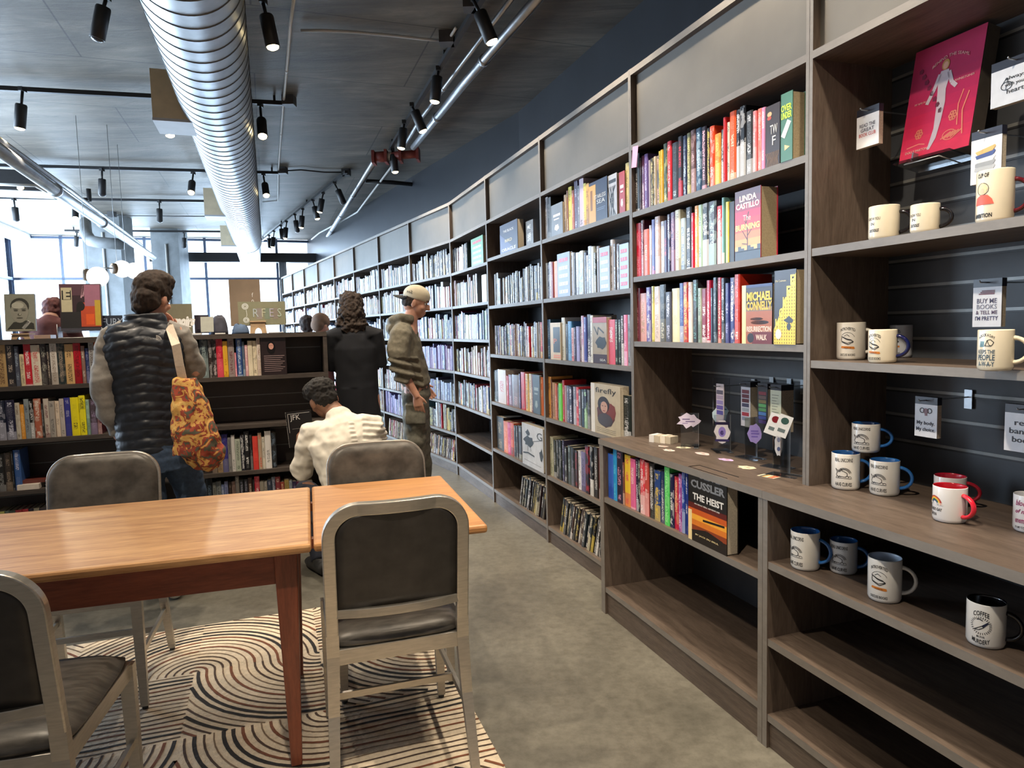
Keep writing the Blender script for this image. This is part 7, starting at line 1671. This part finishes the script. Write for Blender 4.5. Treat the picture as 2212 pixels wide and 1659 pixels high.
# ---- woman in the long black dress
def woman():
    u0, Y = 767, 5.0
    J = dict(hip=V3(0, 0, .93), chest=V3(0, 0, 1.25), neck=V3(-.01, .015, 1.43), head=V3(-.02, .04, 1.565), headrot=(.1, -.35, 0),
             shL=V3(-.155, 0, 1.385), elL=V3(-.165, .05, 1.15), wrL=V3(-.13, .24, 1.19), hdL=(V3(.3, .9, .1), V3(-.5, 0, .8)), shR=V3(.135, 0, 1.385), elR=V3(.165, .03, 1.17), wrR=V3(.10, .24, 1.22), hdR=(V3(-.3, .9, .1), V3(.5, 0, .8)), tsR=-1,
             hpL=V3(-.075, 0, .88), knL=V3(-.08, .0, .48), anL=V3(-.085, -.02, .085), hpR=V3(.075, 0, .88), knR=V3(.09, .02, .48), anR=V3(.11, .03, .085), brow=hairmat('dark_curly_hair', (.05, .032, .022)))
    loc = at_y(u0, 717, Y)
    t, X = person('person with long curly brown hair in a long black dress facing the book wall', (loc.x, loc.y), radians(11), J, sk=SK1, shoes=M['black'], voxel=.008)
    U = V3(0, 1, 0); mb = MB()
    mb.tube([V3(.03, 0, .10), V3(.03, 0, .3), V3(.022, 0, .6), V3(.0, 0, .9), V3(0, 0, 1.12), V3(0, 0, 1.28), V3(-.01, 0, 1.38), V3(-.01, .005, 1.425)], [.175, .170, .160, .155, .150, .158, .115, .06], None, 28, ry=[.15, .145, .135, .125, .11, .115, .09, .055], up=U)
    for s_ in 'LR': mb.tube([J['sh' + s_].lerp(V3(0, 0, 1.37), .4), J['sh' + s_], J['el' + s_], J['el' + s_].lerp(J['wr' + s_], .65)], [.080, .072, .060, .046], None, 16)
    solid(mb, 'dress', plain('black_navy_dress', (.004, .005, .009), .9, 0, .2, 20), t, .008, 3, lambda p, n: (.007 * noise.noise(V3(p.x * 16, p.y * 16, p.z * 2)) if p.z < 1.0 else .005 * noise.noise(p * 12)))
    mb = MB()
    def HE(c, rx, ry, rz): kk = MB(); ellip(kk, (0, 0, 0), rx, ry, rz); mb.add([p + J['head'] + Vector(c) for p in kk.v], kk.f)
    HE((0, -.015, .045), .088, .104, .085); HE((0, -.055, -.03), .092, .078, .11); HE((.005, -.06, -.115), .096, .07, .08); HE((.060, -.05, -.13), .055, .05, .075); HE((-.058, -.05, -.11), .055, .05, .085)
    solid(mb, 'hair', plain('curly_brown_hair', (.034, .022, .016), .85, 0, .6, 90, .4), t, .006, 1, lambda p, n: .016 * noise.noise(p * 34) + .010 * noise.noise(p * 70))
    bk = tag(MB().box(-.07, 0, 0, .07, .02, .2, cm('d8d8e0')).build('book'), 'pale book held in front by the woman in the black dress', 'book'); bk.matrix_world = Matrix.Translation((loc.x, loc.y, 0)) @ Matrix.Rotation(radians(11), 4, 'Z') @ Matrix.Translation((-.02, .31, 1.12)) @ Matrix.Rotation(-.5, 4, 'X')
woman()
# ---- man in the olive hoodie and cream cap, in profile
def hoodie():
    u0, Y = 885, 5.3; s = Y / FPX
    def P(u, v, x=0): return V3(x, (u - 885) * s, EYE - (v - 713) * s)          # local +y is forward (image right), local +x is his right (toward us)
    cap = plain('cream_cap', (.70, .62, .46), .85, 0, .05, 30)
    J = dict(hip=P(893, 838), chest=P(872, 755), neck=P(886, 693), head=P(900, 652), headrot=(-.05, -.30, 0),
             shR=P(870, 722, .155), elR=P(864, 790, .20), wrR=P(896, 848, .21), hdR=(P(903, 888, .20) - P(896, 848, .21), V3(.9, -.2, 0)), tsR=-1, curlR=.28, shL=P(874, 722, -.155), elL=P(875, 795, -.19), wrL=P(905, 835, -.16), hdL=(V3(.1, .5, -.6), V3(-1, 0, 0)),
             hpR=P(892, 848, .08), knR=P(890, 965, .09), anR=V3(.09, -.01, .085), hpL=P(894, 848, -.08), knL=P(897, 965, -.09), anL=V3(-.10, .06, .085), brow=hairmat('brown_hair', (.035, .022, .016)))
    loc = at_y(u0, 713, Y)
    t, X = person('person in an olive hoodie and backward cream cap, standing in profile at the shelves', (loc.x, loc.y), radians(-84), J, sk=SK1, shoes=plain('dark_shoe', (.03, .03, .03), .6), voxel=.0055)
    U = V3(0, 1, 0); mb = MB()
    rows = [(836, 868, 928), (825, 862, 926), (800, 853, 920), (770, 845, 914), (740, 840, 908), (715, 842, 902), (700, 850, 898), (690, 866, 897)]
    mb.tube([P((a_ + b_) / 2, v) for v, a_, b_ in rows], [.165, .17, .175, .18, .185, .165, .115, .075], None, 26, ry=[(b_ - a_) / 2 * s for v, a_, b_ in rows], up=U)
    for q, el, wr in ((1, J['elR'], J['wrR']), (-1, J['elL'], J['wrL'])):
        mb.tube([P(874, 712, q * .09), P(869, 724, q * .165), P(862, 757, q * .20), el + V3(0, -.0, .02), el.lerp(wr, .30), el.lerp(wr, .50)], [.075, .085, .085, .078, .072, .055], None, 18)
    # hood
    mb.tube([P(853, 712, .08), P(848, 708, 0), P(853, 712, -.08)], [.045, .050, .045], None, 14); mb.tube([P(893, 690, .06), P(868, 686, .085), P(854, 692, .055), P(850, 693, 0), P(854, 692, -.055), P(868, 686, -.085), P(893, 690, -.06)], [.028, .038, .043, .044, .043, .038, .028], None, 14)
    def f_(p, n):
        g = .010 * noise.noise(V3(p.x * 9, p.y * 11, p.z * 13)) + .004 * noise.noise(p * 30)
        if abs(p.x) > .14 and p.z < 1.2: g += .012 * sin(p.z * 95 + p.y * 30)
        return g
    solid(mb, 'hoodie', plain('olive_fleece', (.150, .134, .100), .95, 0, .2, 40, .15), t, .008, 3, f_)
    mb = MB(); mb.tube([P(892, 868), P(893, 850), P(893, 820)], [.13, .165, .15], None, 22, ry=[.10, .112, .10], up=U)
    for q in 'LR': mb.tube([J['hp' + q], J['hp' + q].lerp(J['kn' + q], .4), J['kn' + q], J['kn' + q].lerp(J['an' + q], .5), J['an' + q] + V3(0, 0, .0)], [.098, .098, .082, .078, .070], None, 18)
    mb.box(.155, -.05, .70, .20, .10, .85)
    solid(mb, 'cargo_trousers', plain('olive_cotton_trousers', (.125, .120, .096), .9, 0, .2, 40, .1), t, .009, 3, lambda p, n: .014 * noise.noise(V3(p.x * 8, p.y * 8, p.z * 16)) + .006 * noise.noise(p * 28))
    # hair and cap
    mb = MB()
    def HE(c, rx, ry, rz, R_=None): kk = MB(); ellip(kk, (0, 0, 0), rx, ry, rz, R_); mb.add([X @ (p + Vector(c)) for p in kk.v], kk.f)
    HE((0, -.055, -.01), .074, .050, .055); HE((.05, -.03, .0), .030, .05, .05); HE((-.05, -.03, .0), .030, .05, .05)
    solid(mb, 'hair', hairmat('brown_hair', (.035, .022, .016)), t, .006, 1, lambda p, n: .006 * noise.noise(p * 50))
    mb = MB(); HE((0, -.004, .048), .090, .106, .083)
    for i in range(len(mb.v)):
        q = X.inverted() @ mb.v[i]
        if q.z < .018: q.z = .018
        mb.v[i] = X @ q
    c_ = solid(mb, 'cap', cap, t, .006, 2)
    b = MB(); N_ = 14; V_ = []; 
    for j in range(3):
        for i in range(N_ + 1):
            a_ = pi + pi * i / N_; r1 = 1 + .0; q = [0, .035, .072][j]
            V_.append(X @ V3((.080 - .008 * j) * cos(a_), -.065 + (.045 + q) * sin(a_) * 1.0, .025 - .010 * j - .012 * abs(cos(a_))))
    F_ = [(j * (N_ + 1) + i, j * (N_ + 1) + i + 1, (j + 1) * (N_ + 1) + i + 1, (j + 1) * (N_ + 1) + i) for j in range(2) for i in range(N_)]
    k0 = len(V_); V_ += [v - V3(0, 0, .004) for v in V_]; F_ += [tuple(k0 + i for i in f[::-1]) for f in F_]
    b.add(V_, F_, M['black'], True).build('brim', parent=t)
    o = text('Sox', .034, cm('20202c', .6), t, None, 'cap_lettering', ext=.0006, shear=.3)
    for v in o.data.vertices:
        a_ = radians(28) + v.co.x / .1; v.co = X @ V3(.0935 * cos(a_), -.110 * sin(a_) - .004, .060 + v.co.y)
    # simple beard shadow
hoodie()
# ---- people beyond the island
def far_person(label, u, v, Y, sk, top, hair, rz=0, cap=None, lean=0, up=0):
    c = at_y(u, v, Y); k = c.z / 1.60
    J = dict(hip=V3(0, -lean * .5, .92 * k), chest=V3(0, -.0, 1.24 * k), neck=V3(0, .02, 1.43 * k), head=V3(0, .04, 1.60 * k), headrot=(0, -.3, 0), shL=V3(-.17, 0, 1.37 * k), elL=V3(-.2, .03, 1.1 * k), wrL=V3(-.14, .22, 1.1 * k), shR=V3(.17, 0, 1.37 * k), elR=V3(.2, .03, 1.1 * k), wrR=V3(.14, .22, 1.1 * k),
             hpL=V3(-.08, 0, .88 * k), knL=V3(-.085, .01, .46 * k), anL=V3(-.09, 0, .085), hpR=V3(.08, 0, .88 * k), knR=V3(.085, .01, .46 * k), anR=V3(.09, 0, .085))
    for q_ in ('chest', 'neck', 'shL', 'shR'): J[q_] = J[q_] + V3(0, -up * .6, up)
    t, X = person(label, (c.x, c.y - .04), rz, J, sk=sk, voxel=.012, eyes=False, shoes=M['black'])
    U = V3(0, 1, 0); mb = MB(); mb.tube([V3(0, 0, .84 * k), V3(0, 0, 1.1 * k), V3(0, -up * .6, 1.27 * k + up), V3(0, -up * .6, 1.38 * k + up), V3(0, .01 - up * .5, 1.43 * k + up)], [.16, .16, .17, .12, .065], None, 20, ry=[.12, .12, .12, .09, .06], up=U)
    for q in 'LR': mb.tube([J['sh' + q].lerp(V3(0, -up * .6, 1.36 * k + up), .4), J['sh' + q], J['el' + q], J['wr' + q]], [.06, .06, .055, .045], None, 12)
    solid(mb, 'top', top, t, .012, 3, wr_(10, .008))
    mb = MB(); mb.tube([V3(0, 0, .8 * k), V3(0, 0, .95 * k)], [.15, .14], None, 16, ry=[.11, .1], up=U)
    for q in 'LR': mb.tube([J['hp' + q], J['kn' + q], J['an' + q]], [.09, .07, .06], None, 12)
    solid(mb, 'trousers', plain('blue_denim', (.035, .062, .115), .85, 0, .25, 50, .15), t, .012, 3)
    mb = MB()
    def HE(c, rx, ry, rz): kk = MB(); ellip(kk, (0, 0, 0), rx, ry, rz); mb.add([X @ (p + Vector(c)) for p in kk.v], kk.f)
    HE((0, -.012, .04), .09, .105, .09); HE((0, -.05, -.01), .078, .066, .08)
    solid(mb, 'cap' if cap else 'hair', hair, t, .008, 1, (lambda p, n: .002) if cap else (lambda p, n: .012 * noise.noise(p * 30)))
far_person('person in a brown cap, only the head showing above the island bookcase', 690, 702, 7.6, SK1, plain('maroon_jumper', (.10, .03, .03), .9), plain('brown_cap', (.20, .125, .085), .85, 0, .2, 8), cap=True, rz=-.5)
far_person('person with dark hair, a small head beside the brown cap', 666, 705, 8.1, SK3, plain('maroon_jumper', (.10, .03, .03), .9), hairmat('dark_hair_far', (.03, .02, .018)), rz=.3)
far_person('person with reddish hair and maroon top behind the island bookcase', 121, 675, 5.9, SK3, plain('dark_maroon_top', (.11, .035, .035), .9), hairmat('reddish_hair', (.10, .030, .028)), rz=.2, up=.13)
